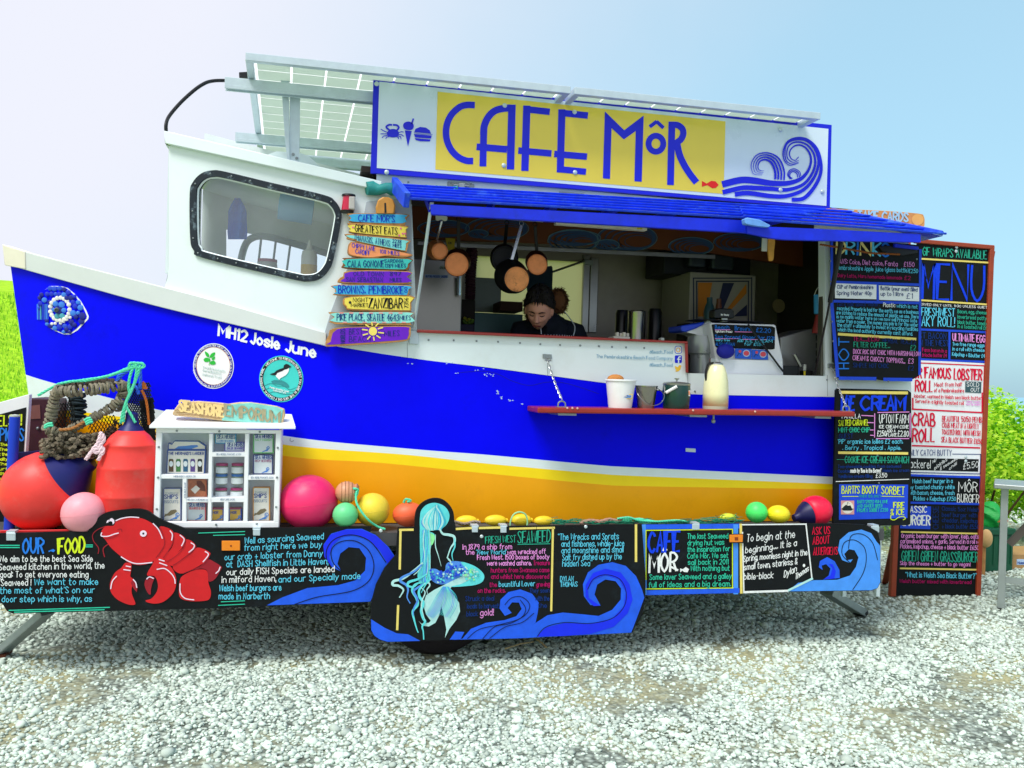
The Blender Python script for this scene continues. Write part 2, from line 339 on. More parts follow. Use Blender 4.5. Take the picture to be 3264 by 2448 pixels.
def ground_mat():
    mt = bpy.data.materials.new('gravel_ground'); mt.use_nodes = True; n = mt.node_tree; P = n.nodes['Principled BSDF']; L = n.links.new
    P.inputs['Roughness'].default_value = .95; P.inputs['Specular IOR Level'].default_value = .15
    tc = n.nodes.new('ShaderNodeTexCoord'); pos = n.nodes.new('ShaderNodeNewGeometry')
    vo = n.nodes.new('ShaderNodeTexVoronoi'); vo.inputs['Scale'].default_value = 42; L(tc.outputs['Object'], vo.inputs['Vector'])
    r1 = n.nodes.new('ShaderNodeValToRGB'); r1.color_ramp.elements[0].color = (*lin('7f8a7f'), 1); r1.color_ramp.elements[1].color = (*lin('b9c7ba'), 1)
    sep = n.nodes.new('ShaderNodeSeparateColor'); L(vo.outputs['Color'], sep.inputs[0]); L(sep.outputs[0], r1.inputs[0])
    edge = n.nodes.new('ShaderNodeMapRange'); edge.inputs['From Min'].default_value = .25; edge.inputs['From Max'].default_value = .75; edge.inputs['To Min'].default_value = 1; edge.inputs['To Max'].default_value = .35
    L(vo.outputs['Distance'], edge.inputs['Value'])
    mu = n.nodes.new('ShaderNodeMix'); mu.data_type = 'RGBA'; mu.blend_type = 'MULTIPLY'; mu.inputs['Factor'].default_value = 1; L(r1.outputs[0], mu.inputs['A']); L(edge.outputs[0], mu.inputs['B'])
    nz = n.nodes.new('ShaderNodeTexNoise'); nz.inputs['Scale'].default_value = 1.1; nz.inputs['Detail'].default_value = 7; nz.inputs['Roughness'].default_value = .68; L(tc.outputs['Object'], nz.inputs['Vector'])
    m1 = n.nodes.new('ShaderNodeMapRange'); m1.inputs['From Min'].default_value = .47; m1.inputs['From Max'].default_value = .62; L(nz.outputs['Fac'], m1.inputs['Value'])
    so_ = n.nodes.new('ShaderNodeTexNoise'); so_.inputs['Scale'].default_value = 70; so_.inputs['Detail'].default_value = 6; L(tc.outputs['Object'], so_.inputs['Vector'])
    r2 = n.nodes.new('ShaderNodeValToRGB'); r2.color_ramp.elements[0].color = (*lin('8a8a6a'), 1); r2.color_ramp.elements[1].color = (*lin('b9b68c'), 1); r2.color_ramp.elements[0].position = .3; r2.color_ramp.elements[1].position = .7; L(so_.outputs['Fac'], r2.inputs[0])
    x1 = n.nodes.new('ShaderNodeMix'); x1.data_type = 'RGBA'; L(m1.outputs[0], x1.inputs['Factor']); L(mu.outputs['Result'], x1.inputs['A']); L(r2.outputs[0], x1.inputs['B'])
    # grass beyond the gravel lot
    g1 = n.nodes.new('ShaderNodeTexNoise'); g1.inputs['Scale'].default_value = 1.7; g1.inputs['Detail'].default_value = 10; g1.inputs['Roughness'].default_value = .75
    mp = n.nodes.new('ShaderNodeMapping'); mp.inputs['Scale'].default_value = (.5, 1.6, 3.0); L(tc.outputs['Object'], mp.inputs['Vector']); L(mp.outputs[0], g1.inputs['Vector'])
    r3 = n.nodes.new('ShaderNodeValToRGB'); e = r3.color_ramp.elements; e[0].color = (*lin('6a9a10'), 1); e[0].position = .32; e[1].color = (*lin('b4e22c'), 1); e[1].position = .66; L(g1.outputs['Fac'], r3.inputs[0])
    at = n.nodes.new('ShaderNodeAttribute'); at.attribute_name = 'grass'
    ga = n.nodes.new('ShaderNodeMath'); ga.operation = 'MULTIPLY_ADD'; ga.inputs[1].default_value = .5; L(nz.outputs['Fac'], ga.inputs[0]); L(at.outputs['Fac'], ga.inputs[2])
    gm = n.nodes.new('ShaderNodeMapRange'); gm.inputs['From Min'].default_value = .68; gm.inputs['From Max'].default_value = .80; L(ga.outputs[0], gm.inputs['Value'])
    x2 = n.nodes.new('ShaderNodeMix'); x2.data_type = 'RGBA'; L(gm.outputs[0], x2.inputs['Factor']); L(x1.outputs['Result'], x2.inputs['A']); L(r3.outputs[0], x2.inputs['B'])
    L(x2.outputs['Result'], P.inputs['Base Color'])
    b = n.nodes.new('ShaderNodeBump'); b.inputs['Strength'].default_value = .6; b.inputs['Distance'].default_value = .012
    inv = n.nodes.new('ShaderNodeMath'); inv.operation = 'SUBTRACT'; inv.inputs[0].default_value = 1; L(vo.outputs['Distance'], inv.inputs[1]); L(inv.outputs[0], b.inputs['Height']); L(b.outputs[0], P.inputs['Normal'])
    return mt
def axis(a, b, fine0, fine1, fs, cs):
    o = list(np.arange(a, fine0, cs))+list(np.arange(fine0, fine1, fs))+list(np.arange(fine1, b+cs, cs)); return o
GM = ground_mat()
gx = axis(-160, 160, -12, 14, .4, 4); gy = axis(-40, 200, -6, 16, .4, 4)
ground = grid_mesh('ground', gx, gy, ground_h, GM)
att = ground.data.attributes.new('grass', 'FLOAT', 'POINT')
att.data.foreach_set('value', [min(1, max(0, (math.hypot(v.co.x+1, v.co.y+3)-9.5)/3)) if v.co.x < -2.5 else min(1, max(0, (v.co.y-5.2)/2.0)) for v in ground.data.vertices])
sea = grid_mesh('sea', [-4000, -500, 0, 500, 4000], [30, 300, 1500, 8000], lambda x, y: -11.0, M('sea_water', '7fb4d2', .28, var=.15, scale=.05, bump=.3, bscale=.6))
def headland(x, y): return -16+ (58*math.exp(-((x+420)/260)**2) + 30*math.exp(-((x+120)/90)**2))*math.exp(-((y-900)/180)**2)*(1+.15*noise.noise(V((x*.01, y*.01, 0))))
hl = grid_mesh('headland', list(np.arange(-1400, 300, 40)), list(np.arange(500, 1300, 40)), headland, M('headland_hazed', '8fb3c0', .95, var=.15, scale=.02))  # distance haze is put into this pale blue colour
# ---- loose stones
def stones():
    t = (1+5**.5)/2; iv = np.array([(-1,t,0),(1,t,0),(-1,-t,0),(1,-t,0),(0,-1,t),(0,1,t),(0,-1,-t),(0,1,-t),(t,0,-1),(t,0,1),(-t,0,-1),(-t,0,1)], float); iv /= np.linalg.norm(iv[0])
    it = np.array([(0,11,5),(0,5,1),(0,1,7),(0,7,10),(0,10,11),(1,5,9),(5,11,4),(11,10,2),(10,7,6),(7,1,8),(3,9,4),(3,4,2),(3,2,6),(3,6,8),(3,8,9),(4,9,5),(2,4,11),(6,2,10),(8,6,7),(9,8,1)])
    rg = np.random.default_rng(3); P = []
    f2 = np.array((FW.x, FW.y)); r2 = np.array((_r.x, _r.y)); c2 = np.array((CAM.x, CAM.y))
    for z0, z1, dens, s0, s1 in ((2.6, 4.3, 4300, .0055, .0145), (4.3, 5.6, 3200, .006, .0155), (5.6, 8.2, 1500, .008, .018), (8.2, 12, 260, .012, .024)):
        wd = .88*z1+.8; N = int(dens*(z1-z0)*2*wd); zz = rg.uniform(z0, z1, N); uu = rg.uniform(-wd, wd, N)
        k = np.abs(uu) < .86*zz+.8; zz, uu = zz[k], uu[k]; xy = c2+np.outer(zz, f2)+np.outer(uu, r2)
        s = s0+(s1-s0)*rg.random(len(zz))**2.2; P.append(np.column_stack([xy, s]))
    zz = rg.uniform(2.6, 6, 420); uu = rg.uniform(-1, 1, 420)*(.62*zz+.4); P.append(np.column_stack([c2+np.outer(zz, f2)+np.outer(uu, r2), rg.uniform(.016, .027, 420)]))
    P = np.vstack(P)
    nzv = np.array([noise.fractal(V((x*1.25, y*1.25, 5)), 1, 2, 4) for x, y, _ in P])
    keep = rg.random(len(P)) > np.clip((nzv-.10)*2.4, 0, .80)
    keep &= ~((P[:,0] < -5.5) & (P[:,1] > 3.5)); P = P[keep]; N = len(P)
    S = P[:,2]; sc3 = np.column_stack([S*rg.uniform(.8,1.35,N), S*rg.uniform(.8,1.35,N), S*rg.uniform(.5,.85,N)])
    base = iv[None]*(1+rg.uniform(-.24,.24,(N,12,1))); a = rg.uniform(0, 6.28, N); base = base*sc3[:,None]
    tl = rg.uniform(-.5,.5,N); y_, z_ = base[...,1]*np.cos(tl)[:,None]-base[...,2]*np.sin(tl)[:,None], base[...,1]*np.sin(tl)[:,None]+base[...,2]*np.cos(tl)[:,None]
    ca, sa = np.cos(a)[:,None], np.sin(a)[:,None]; vx = base[...,0]*ca-y_*sa; vy = base[...,0]*sa+y_*ca
    gz = np.array([ground_h(x, y) for x, y in P[:,:2]])
    co = np.stack([vx+P[:,None,0], vy+P[:,None,1], z_+(gz+S*.30)[:,None]], -1).reshape(-1, 3)
    idx = (it[None]+(np.arange(N)*12)[:,None,None]).reshape(-1)
    me = bpy.data.meshes.new('gravel'); me.vertices.add(len(co)); me.vertices.foreach_set('co', co.ravel().astype(np.float32))
    nf = N*20; me.loops.add(nf*3); me.loops.foreach_set('vertex_index', idx.astype(np.int32)); me.polygons.add(nf); me.polygons.foreach_set('loop_start', np.arange(0, nf*3, 3, dtype=np.int32)); me.update()
    me.materials.append(M('gravel_stone', 'cddccf', .9, var=.12, scale=3, island=.36, spec=.2, dirt='b8b48c', dirtamt=.25, dscale=2.2))
    o = bpy.data.objects.new('gravel', me); COL.objects.link(o); o['kind'] = 'stuff'; o['label'] = 'loose pale grey gravel spread over the whole lot'; o['category'] = 'gravel'
stones()
# ---- grass blades on the slope beyond the bow
b = MB(); rgs = random.Random(21)
for k in range(16000):
    z = 9.5+36*rgs.random()**1.6; u = rgs.uniform(-.70, -.50); p = CAM+_f*z+_r*(u*z); x, y = p.x, p.y
    if math.hypot(x+1, y+3) < 11.5: continue
    g = ground_h(x, y); h = rgs.uniform(.05, .16)*(1+z*.012); a = rgs.uniform(0, 6.28); wd = .006+.0006*z; dx, dy = math.cos(a)*wd, math.sin(a)*wd; lx, ly = rgs.uniform(-.05,.05), rgs.uniform(-.05,.05)
    b.cm = 0 if rgs.random() < .6 else 1; b.add([(x-dx, y-dy, g), (x+dx, y+dy, g), (x+lx, y+ly, g+h)], [(0,1,2)])
o = b.build('meadow_grass', [M('grass_lime', 'b8ea30', .8, var=.2), M('grass_green', '7cb81c', .8, var=.2)], fix=False); o['kind'] = 'stuff'; o['label'] = 'bright green grass growing on the slope behind the bow'; o['category'] = 'grass'
# ================================================================== BOAT TRAILER
WHITE = M('white_gelcoat', 'e3f0f2', .35, var=.05, scale=2.5, coat=.2, dirt='b9b9a8', dirtamt=.16, dscale=2.2)
GREYW = M('grey_white_rubbing_strake', 'd3dad9', .5, var=.06, scale=5)
BLUE = M('royal_blue_hull_paint', (0, 2, 250), .5, var=.12, scale=3, spec=.08, bump=.12, bscale=5, dirt=(0, 8, 205), dirtamt=.5, dscale=1.6)
YEL = M('hull_yellow_lit', (255, 222, 0), .4, var=.05); YEL_SHADE = M('hull_yellow_shaded', (255, 176, 0), .4, var=.08, scale=4, dirt='d88a08', dirtamt=.25)  # one hull paint twice: lit tone, and shaded tone for the turned-under bottom
ALU = M('brushed_aluminium', 'c6d6de', .42, .35, var=.12, scale=20); STEEL = M('stainless_steel', 'a9aaa6', .32, .9, var=.15, scale=9)
GALV = M('galvanised_steel', '9aa3a4', .5, .7, var=.2, scale=25); BLACKP = M('black_plastic', '0c0e12', .45, var=.1)
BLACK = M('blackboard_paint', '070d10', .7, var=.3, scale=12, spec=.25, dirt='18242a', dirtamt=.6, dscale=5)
RED = M('mahogany_varnish', '8f2316', .38, var=.2, scale=18, coat=.3); SCREW = M('screw_steel', '8d9598', .4, .8)
YW = .27; CTR = 1.0
TR = thing('boat_food_trailer', 'blue white and yellow fishing boat converted into a food trailer', 'food trailer', (0, 1, 0))
_st = [on_y((19, 781), CTR), on_y((96, 1294), CTR)]
XB = -.9; ZC = on_y((1500, 1504), YW).z
def xstem(z): t = min(1, max(0, (_st[0].z-z)/(_st[0].z-_st[1].z))) if z < _st[0].z else 0; return _st[0].x+(_st[1].x-_st[0].x)*t
def Ys(x, z):
    y = YW
    if x < XB: s = min(1, (XB-x)/(XB-xstem(z))); y = YW+(CTR-YW)*s**1.8
    return y
def hull(p, lift=0):
    Y = YW
    for _ in range(24): q = on_y(p, Y); Y = .4*Y+.6*Ys(q.x, q.z)
    q = on_y(p, Y)
    if lift:
        e = .01; s = (Ys(q.x+e, q.z)-Ys(q.x-e, q.z))/(2*e); nrm = V((s, -1, 0)).normalized(); q = q+nrm*lift
    return q
def interp(poly, x):
    for a, b in zip(poly, poly[1:]):
        if x <= b[0]: return a[1]+(b[1]-a[1])*(x-a[0])/(b[0]-a[0])
    return poly[-1][1]+(poly[-1][1]-poly[-2][1])*(x-poly[-1][0])/(poly[-1][0]-poly[-2][0])
ROWS = dict(top=[(19,781),(95,805),(266,850),(518,914),(705,964),(1040,1062),(1316,1105)],
  blue=[(33,842),(266,908),(542,983),(1000,1090),(1316,1142),(1561,1172),(1931,1221),(2202,1256),(2659,1265),(2890,1270)],
  stripe=[(82,1194),(174,1222),(500,1305),(911,1390),(1300,1430),(1555,1450),(1900,1482),(2050,1491),(2658,1520),(2890,1532)],
  yel=[(96,1294),(300,1318),(500,1345),(911,1418),(1300,1450),(1555,1478),(1900,1509),(2050,1518),(2658,1543),(2890,1554)],
  chine=[(99,1318),(300,1340),(500,1378),(920,1455),(1197,1474),(1501,1504),(1900,1543),(2050,1550),(2658,1560),(2890,1569)])
def row(k, n, x1=None):
    r = cat(ROWS[k], 8); a = r[0][0]; b = x1 or r[-1][0]; o = []
    for i in range(n+1): x = a+(b-a)*(i/n)**1.15; o.append((x, interp(r, x)))
    return o
def band(name, ka, kb, mat, n=70, m_=6, x1=None):
    A, B = row(ka, n, x1), row(kb, n, x1); vs = []; fs = []
    for j in range(m_+1):
        for i in range(n+1): t = j/m_; vs.append(hull((A[i][0]*(1-t)+B[i][0]*t, A[i][1]*(1-t)+B[i][1]*t)))
    for j in range(m_):
        for i in range(n): k = j*(n+1)+i; fs.append((k, k+1, k+n+2, k+n+1))
    for sgn in (0, 1):
        b = MB(); b.add([(v.x, 2*CTR-v.y if sgn else v.y, v.z) for v in vs], fs); b.build(name, mat, TR, smooth=True, fix=False)
    return vs, fs, n
band('hull_side', 'blue', 'stripe', BLUE); band('waterline_stripe', 'stripe', 'yel', WHITE)
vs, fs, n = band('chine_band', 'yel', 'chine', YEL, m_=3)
low = vs[-(n+1):]
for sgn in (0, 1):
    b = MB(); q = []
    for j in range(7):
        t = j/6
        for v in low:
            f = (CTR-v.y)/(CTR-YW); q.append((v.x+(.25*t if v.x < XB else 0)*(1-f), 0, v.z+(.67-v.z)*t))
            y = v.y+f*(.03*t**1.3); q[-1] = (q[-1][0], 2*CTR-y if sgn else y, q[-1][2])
    b.add(q, [(j*(n+1)+i, j*(n+1)+i+1, (j+1)*(n+1)+i+1, (j+1)*(n+1)+i) for j in range(6) for i in range(n)]); b.build('hull_bottom', YEL_SHADE, TR, smooth=True, fix=False)
def strip(name, A, B, surf, lift, th, mat, parent=TR, bev=.003, n=40):
    def rs(P_):
        d = [0]
        for a, c in zip(P_, P_[1:]): d.append(d[-1]+math.hypot(c[0]-a[0], c[1]-a[1]))
        o = []
        for i in range(n+1):
            s = d[-1]*i/n; k = max(j for j in range(len(d)) if d[j] <= s+1e-6); k = min(k, len(P_)-2); t = (s-d[k])/(d[k+1]-d[k]); o.append((P_[k][0]+(P_[k+1][0]-P_[k][0])*t, P_[k][1]+(P_[k+1][1]-P_[k][1])*t))
        return o
    A, B = rs(A), rs(B); b = MB(); vs = []
    for p, q in zip(A, B): vs += [surf(p, lift), surf(q, lift), surf(q, lift-th), surf(p, lift-th)]
    fs = [(4*i+k, 4*i+(k+1)%4, 4*i+4+(k+1)%4, 4*i+4+k) for i in range(n) for k in range(4)]+[(3,2,1,0), tuple(4*n+k for k in range(4))]
    b.add(vs, fs); return b.build(name, mat, parent, bev=bev, seg=2, smooth=True)
strip('gunwale', cat(ROWS['top'][:6], 6), cat([(33,845),(266,911),(542,986),(1000,1094),(1040,1104)], 6), hull, .022, .05, GREYW)
strip('gunwale_end_cap', [(16,780),(93,804)], [(20,846),(95,860)], hull, .028, .05, M('cream_plastic', 'e9e4d2', .5), n=8)
vsf = [hull(p) for p in row('top', 40, 900)]
b = MB(); b.add([(v.x, v.y+.03, v.z-.05) for v in vsf]+[(v.x, 2*CTR-v.y-.03, v.z-.05) for v in vsf], [(i, i+1, 41+i+1, 41+i) for i in range(40)]); b.build('foredeck', GREYW, TR)
vsf = [hull(p) for p in row('blue', 40, 1316)]; vst = [hull(p) for p in row('top', 40, 1316)]
b = MB(); b.add([(v.x, 2*CTR-v.y, v.z) for v in vsf]+[(v.x, 2*CTR-v.y, v.z) for v in vst], [(i, i+1, 41+i+1, 41+i) for i in range(40)]); b.build('gunwale', GREYW, TR)
# ---- cabin side with its window opening
WINO = cat(pxs('A', 1122,960,1140,890,1190,838,1255,820,1330,828,1600,893,1900,963,1968,1000,2003,1060,2003,1125,1962,1330,1935,1400,1885,1452,1812,1470,1700,1453,1205,1335,1147,1290,1125,1220), 5, True)
wc = (sum(p[0] for p in WINO)/len(WINO), sum(p[1] for p in WINO)/len(WINO))
def inset(P_, d):
    o = []; N = len(P_)
    for i in range(N):
        a, c = P_[i-1], P_[(i+1)%N]; tx, ty = c[0]-a[0], c[1]-a[1]; l = math.hypot(tx, ty) or 1; nx, ny = -ty/l, tx/l
        if nx*(wc[0]-P_[i][0])+ny*(wc[1]-P_[i][1]) < 0: nx, ny = -nx, -ny
        o.append((P_[i][0]+nx*d, P_[i][1]+ny*d))
    return o
WINI = inset(WINO, 20)
outer = cat([(519,925),(528,905),(536,870),(538,800),(538,465)], 3)+[(538+ (1312-538)*i/24, 455+(628-455)*i/24) for i in range(1, 25)]+[(1312,1141)]+[(1312-(1312-519)*i/30, interp(ROWS['blue'], 1312-(1312-519)*i/30)+(2 if i < 22 else -14)) for i in range(1, 30)]
WHOLE = inset(WINO, 10)
from mathutils.geometry import delaunay_2d_cdt
def inside(p, P_):
    c = False; x, y = p
    for i in range(len(P_)):
        (x0, y0), (x1, y1) = P_[i-1], P_[i]
        if (y0 > y) != (y1 > y) and x < (x1-x0)*(y-y0)/(y1-y0)+x0: c = not c
    return c
def patch(name, outer, hole, surf, mat, parent, step=28):
    pv = [V(p) for p in outer]+[V(p) for p in hole]; n0, n1 = len(outer), len(hole)
    ed = [(i, (i+1)%n0) for i in range(n0)]+[(n0+i, n0+(i+1)%n1) for i in range(n1)]
    x0, x1 = min(p[0] for p in outer), max(p[0] for p in outer); y0, y1 = min(p[1] for p in outer), max(p[1] for p in outer)
    y = y0
    while y < y1:
        x = x0
        while x < x1:
            if inside((x, y), outer) and not (hole and inside((x, y), hole)): pv.append(V((x, y)))
            x += step
        y += step*1.7
    vo, _, fo_, *_r_ = delaunay_2d_cdt(pv, ed, [], 0, 1e-3)
    fs = []
    for f in fo_:
        cx_, cy_ = sum(vo[i].x for i in f)/3, sum(vo[i].y for i in f)/3
        if inside((cx_, cy_), outer) and not (hole and inside((cx_, cy_), hole)): fs.append(tuple(f))
    return MB().add([surf((v.x, v.y)) for v in vo], fs).build(name, mat, parent, smooth=True, fix=False)
patch('cabin_side', outer, WHOLE, hull, WHITE, TR)
win = kid(bpy.data.objects.new('cabin_window', None), TR); COL.objects.link(win)
b = MB(); N = len(WINO); vs = []
for p, q in zip(WINO, WINI): vs += [hull(p, .0), hull(p, .014), hull(q, .014), hull(q, -.03)]
b.add(vs, [(4*i+k, 4*i+k+1, 4*((i+1)%N)+k+1, 4*((i+1)%N)+k) for i in range(N) for k in range(3)])
b.build('window_frame', M('worn_black_rubber', '12202c', .7, var=.2, scale=20, dirt='7f95a2', dirtamt=.7, dscale=22), win)
RIM = inset(WINO, 24); b = MB(); vs = []
for p, q in zip(WINI, RIM): vs += [hull(p, .001), hull(q, -.006)]
b.add(vs, [(2*i, 2*i+1, 2*((i+1)%N)+1, 2*((i+1)%N)) for i in range(N)]); b.build('window_seal', WHITE, win)
patch('window_pane', WINI, [], lambda p: hull(p, -.012), glass('cabin_glass', (.93,.97,.98), .02, .10), win)
mid = inset(WINO, 10); acc = 0; bme = None
for i in range(N):
    acc += math.hypot(mid[i][0]-mid[i-1][0], mid[i][1]-mid[i-1][1])
    if acc > 56:
        acc = 0
        if bme is None: o = MB().ball((0,0,0), .005, n=8, m_=5).build('window_bolt', SCREW, None, smooth=True); bme = o.data
        else: o = bpy.data.objects.new('window_bolt', bme); COL.objects.link(o)
        o.location = hull(mid[i], .015); kid(o, win)
# cabin front, far side, roof
pf = [hull((519,925)), hull((528,905)), hull((536,870)), hull((538,465))]
b = MB(); xf = pf[3].x; z0_, z1_ = pf[2].z, pf[3].z; y0_, y1_ = pf[3].y, 2*CTR-pf[3].y
b.add([(v.x, v.y, v.z) for v in pf[:3]]+[(v.x, 2*CTR-v.y, v.z) for v in pf[:3]], [(0,1,4,3),(1,2,5,4)])
b.box((xf, y0_, z0_), (xf+.03, y1_, z0_+.22)); b.box((xf, y0_, z1_-.12), (xf+.03, y1_, z1_)); b.box((xf, y0_, z0_+.22), (xf+.03, y0_+.08, z1_-.12)); b.box((xf, y1_-.08, z0_+.22), (xf+.03, y1_, z1_-.12)); b.build('cabin_front', WHITE, TR)
MB().box((xf+.010, y0_+.08, z0_+.22), (xf+.016, y1_-.08, z1_-.12)).build('windscreen_pane', glass('windscreen_glass', (.95,.97,.98), .04), TR)
YF = 2*CTR-.42
FWIN = pxs('A', 1330,1165,1560,1205,1960,1310,1960,1500,1330,1400); fo = [on_y(p, YF) for p in pxs('A', 1232,600,2350,900,2350,1750,1232,1520)]; fo[0].x = fo[3].x = pf[3].x+.03; fi = [on_y(p, YF) for p in FWIN]
al = fo+fi; tri = tessellate_polygon([[V((v.x, v.z, 0)) for v in fo], [V((v.x, v.z, 0)) for v in fi]])
MB().add(al, [tuple(t) for t in tri]).build('cabin_far_side', M('cabin_lining', 'e2e8ea', .6), TR, fix=False)
LT = [(534+(1215-534)*i/12, 422+(582-422)*i/12) for i in range(13)]; LB = [(538+(1215-538)*i/12, 462+(612-462)*i/12) for i in range(13)]
strip('cabin_roof_lip', LT, LB, hull, .035, .06, WHITE, n=20)
rt = [hull(p, .03) for p in LT]; b = MB(); k = len(rt)
b.add([(v.x, v.y, v.z-.012) for v in rt]+[(v.x, 2*CTR-v.y, v.z-.012) for v in rt]+[(v.x, v.y+.05, v.z-.06) for v in rt]+[(v.x, 2*CTR-v.y-.05, v.z-.06) for v in rt],
  [(i, i+1, k+i+1, k+i) for i in range(k-1)]+[(2*k+i, 2*k+i+1, 3*k+i+1, 3*k+i) for i in range(k-1)]); b.build('cabin_roof', WHITE, TR)
b = MB(); a0 = hull((534,422), .03); a1 = hull((538,462), .035); b.add([a0, a1, (a1.x, 2*CTR-a1.y, a1.z), (a0.x, 2*CTR-a0.y, a0.z)], [(0,1,2,3)]); b.build('cabin_roof_lip', WHITE, TR)
# ---- serving side wall with hatch
HATCH = [(1312,640),(1329,1058)]+pxs('E', 862,1086, 866,1304, 1838,1324, 1834,330)
WALL = [(1200,548),(1750,598),(2640,676),(2895,700),(2905,1275)]+[(x, interp(ROWS['blue'], x)+1) for x in range(2880, 1311, -40)]+[(1312,1141),(1312,628),(1200,605)]
sw = SY(YW); tri = tessellate_polygon([[V((p[0], p[1], 0)) for p in WALL], [V((p[0], p[1], 0)) for p in HATCH]])
MB().add([sw(p) for p in WALL+HATCH], [tuple(t) for t in tri]).build('serving_side', WHITE, TR, fix=False)
b = MB(); hp = [sw(p, -.0) for p in HATCH]; b.add(hp+[v+V((0,.07,0)) for v in hp], [(i, (i+1)%6, 6+(i+1)%6, 6+i) for i in range(6)]); b.build('hatch_reveal', WHITE, TR)
strip('counter_trim', [(1329,1050)]+pxs('E', 868,1080), [(1329,1060)]+pxs('E', 868,1096), sw, .03, .09, RED, n=4)
strip('counter_trim', pxs('E', 846,1096, 852,1300), pxs('E', 868,1096, 872,1302), sw, .028, .09, RED, n=2)
XE = sw((2872,900)).x
X0i, X1i = sw((1312,900)).x-.28, XE; ZR = sw((1750,598)).z; YB = 1.68; ZF = .74; XR0, XR1 = sw((1750,598)).x, sw((2640,676)).x
rz = sw((2640,676)).z; zroof = lambda x: ZR+(rz-ZR)*(x-XR0)/(XR1-XR0)
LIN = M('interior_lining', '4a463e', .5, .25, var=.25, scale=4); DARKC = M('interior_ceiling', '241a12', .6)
BWM = M('back_wall_steel', 'a59f92', .42, .3, var=.25, scale=3)
# back wall with a glazed hatch in it
hb = [on_y(p, YB) for p in pxs('D', 1150,585, 1900,1120)]; hx0, hx1, hz1, hz0 = hb[0].x, hb[1].x, hb[0].z, hb[1].z
for nm, yy0, yy1, mt in (('back_wall', YB, YB+.035, BWM), ('far_side_wall', YB+.04, YB+.05, WHITE)):
    b = MB(); zt_ = zroof(X0i)-.005
    b.box((X0i, yy0, ZF), (hx0, yy1, zt_)); b.box((hx1, yy0, ZF), (XE, yy1, zroof(XE)-.005)); b.box((hx0, yy0, ZF), (hx1, yy1, hz0)); b.box((hx0, yy0, hz1), (hx1, yy1, zroof(hx1)-.005)); o = b.build(nm, mt, TR)
def pane_mat():
    mt = bpy.data.materials.new('cream_translucent_blind'); mt.use_nodes = True; n = mt.node_tree; P = n.nodes['Principled BSDF']; o = n.nodes['Material Output']; tr = n.nodes.new('ShaderNodeBsdfTranslucent'); tr.inputs[0].default_value = (*lin('cdbf90'), 1)
    P.inputs['Base Color'].default_value = (*lin('d8cba0'), 1); P.inputs['Roughness'].default_value = .5
    x = n.nodes.new('ShaderNodeMixShader'); x.inputs[0].default_value = .8; n.links.new(P.outputs[0], x.inputs[1]); n.links.new(tr.outputs[0], x.inputs[2]); n.links.new(x.outputs[0], o.inputs[0]); return mt
MB().add([(hx0, YB+.02, hz0), (hx1, YB+.02, hz0), (hx1, YB+.02, hz1), (hx0, YB+.02, hz1)], [(0,1,2,3)]).build('back_hatch_blind', pane_mat(), TR, fix=False)
MB().box((X0i, YW+.2, ZF-.05), (XE, YB, ZF)).build('galley_floor', LIN, TR)
MB().box((X0i-.04, YW+.16, ZF), (X0i, YB, zroof(X0i)-.02)).build('galley_partition', LIN, TR)
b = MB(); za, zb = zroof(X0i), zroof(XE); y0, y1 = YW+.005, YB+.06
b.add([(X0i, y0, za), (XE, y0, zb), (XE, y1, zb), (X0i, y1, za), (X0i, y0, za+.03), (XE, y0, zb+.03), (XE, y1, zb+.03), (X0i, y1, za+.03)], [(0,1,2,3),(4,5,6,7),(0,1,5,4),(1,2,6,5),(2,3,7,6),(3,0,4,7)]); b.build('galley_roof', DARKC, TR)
zs = on_y(px('E', 1740,500), .55).z; zl = on_y(px('E', 1670,1000), .55).z
b = MB(); b.box((XE-.03, YW+.01, 1.06), (XE, .50, zb-.002)); b.box((XE-.03, .57, ZF-.02), (XE, YB-.002, zb-.002)); b.box((XE-.03, .50, zs), (XE, .57, zb-.002)); b.box((XE-.03, .50, ZF-.1), (XE, .57, zl)); b.build('stern_wall', LIN, TR)
# chassis
MB().box((-2.55, .03, .60), (2.2, 1.97, .665)).build('trailer_deck', M('grey_deck', '4a4c4e', .7), TR)
strip('deck_edge_trim', [(0,1690),(330,1686)], [(0,1702),(330,1698)], SY(.06), .0, .5, M('red_deck_paint', 'e0282a', .5), n=2)
for yy in (.55, 1.45): MB().box((-2.9, yy-.04, .48), (2.15, yy+.04, .598)).build('chassis_beam', GALV, TR)
MB().tube([V((-2.9,.55,.54)), V((-3.6,1.0,.52))], .035).build('drawbar', GALV, TR); MB().tube([V((-2.9,1.45,.54)), V((-3.6,1.0,.52))], .035).build('drawbar', GALV, TR)
TYRE = M('tyre_rubber', '1a1216', .8, var=.2, bump=.3); WX = on_y((1392, 2060), .2).x
for yy in (.17, 1.83):
    wh = kid(bpy.data.objects.new('wheel', None), TR); COL.objects.link(wh)
    pr = [(.17,-.07),(.25,-.085),(.29,-.075),(.305,-.05),(.31,0),(.305,.05),(.29,.075),(.25,.085),(.17,.07),(.17,-.07)]
    MB().lathe(pr, (WX, yy+.05, .305), (0,1,0), 40).build('tyre', TYRE, wh, smooth=True)
    MB().lathe([(.0,-.03),(.06,-.035),(.08,-.02),(.165,-.05),(.172,-.06),(.172,.06),(.0,.06)], (WX, yy+.05, .305), (0,1,0), 32).build('rim', GALV, wh, smooth=True)
MB().tube([V((WX,.22,.305)), V((WX,1.88,.305))], .03).build('axle', GALV, TR)
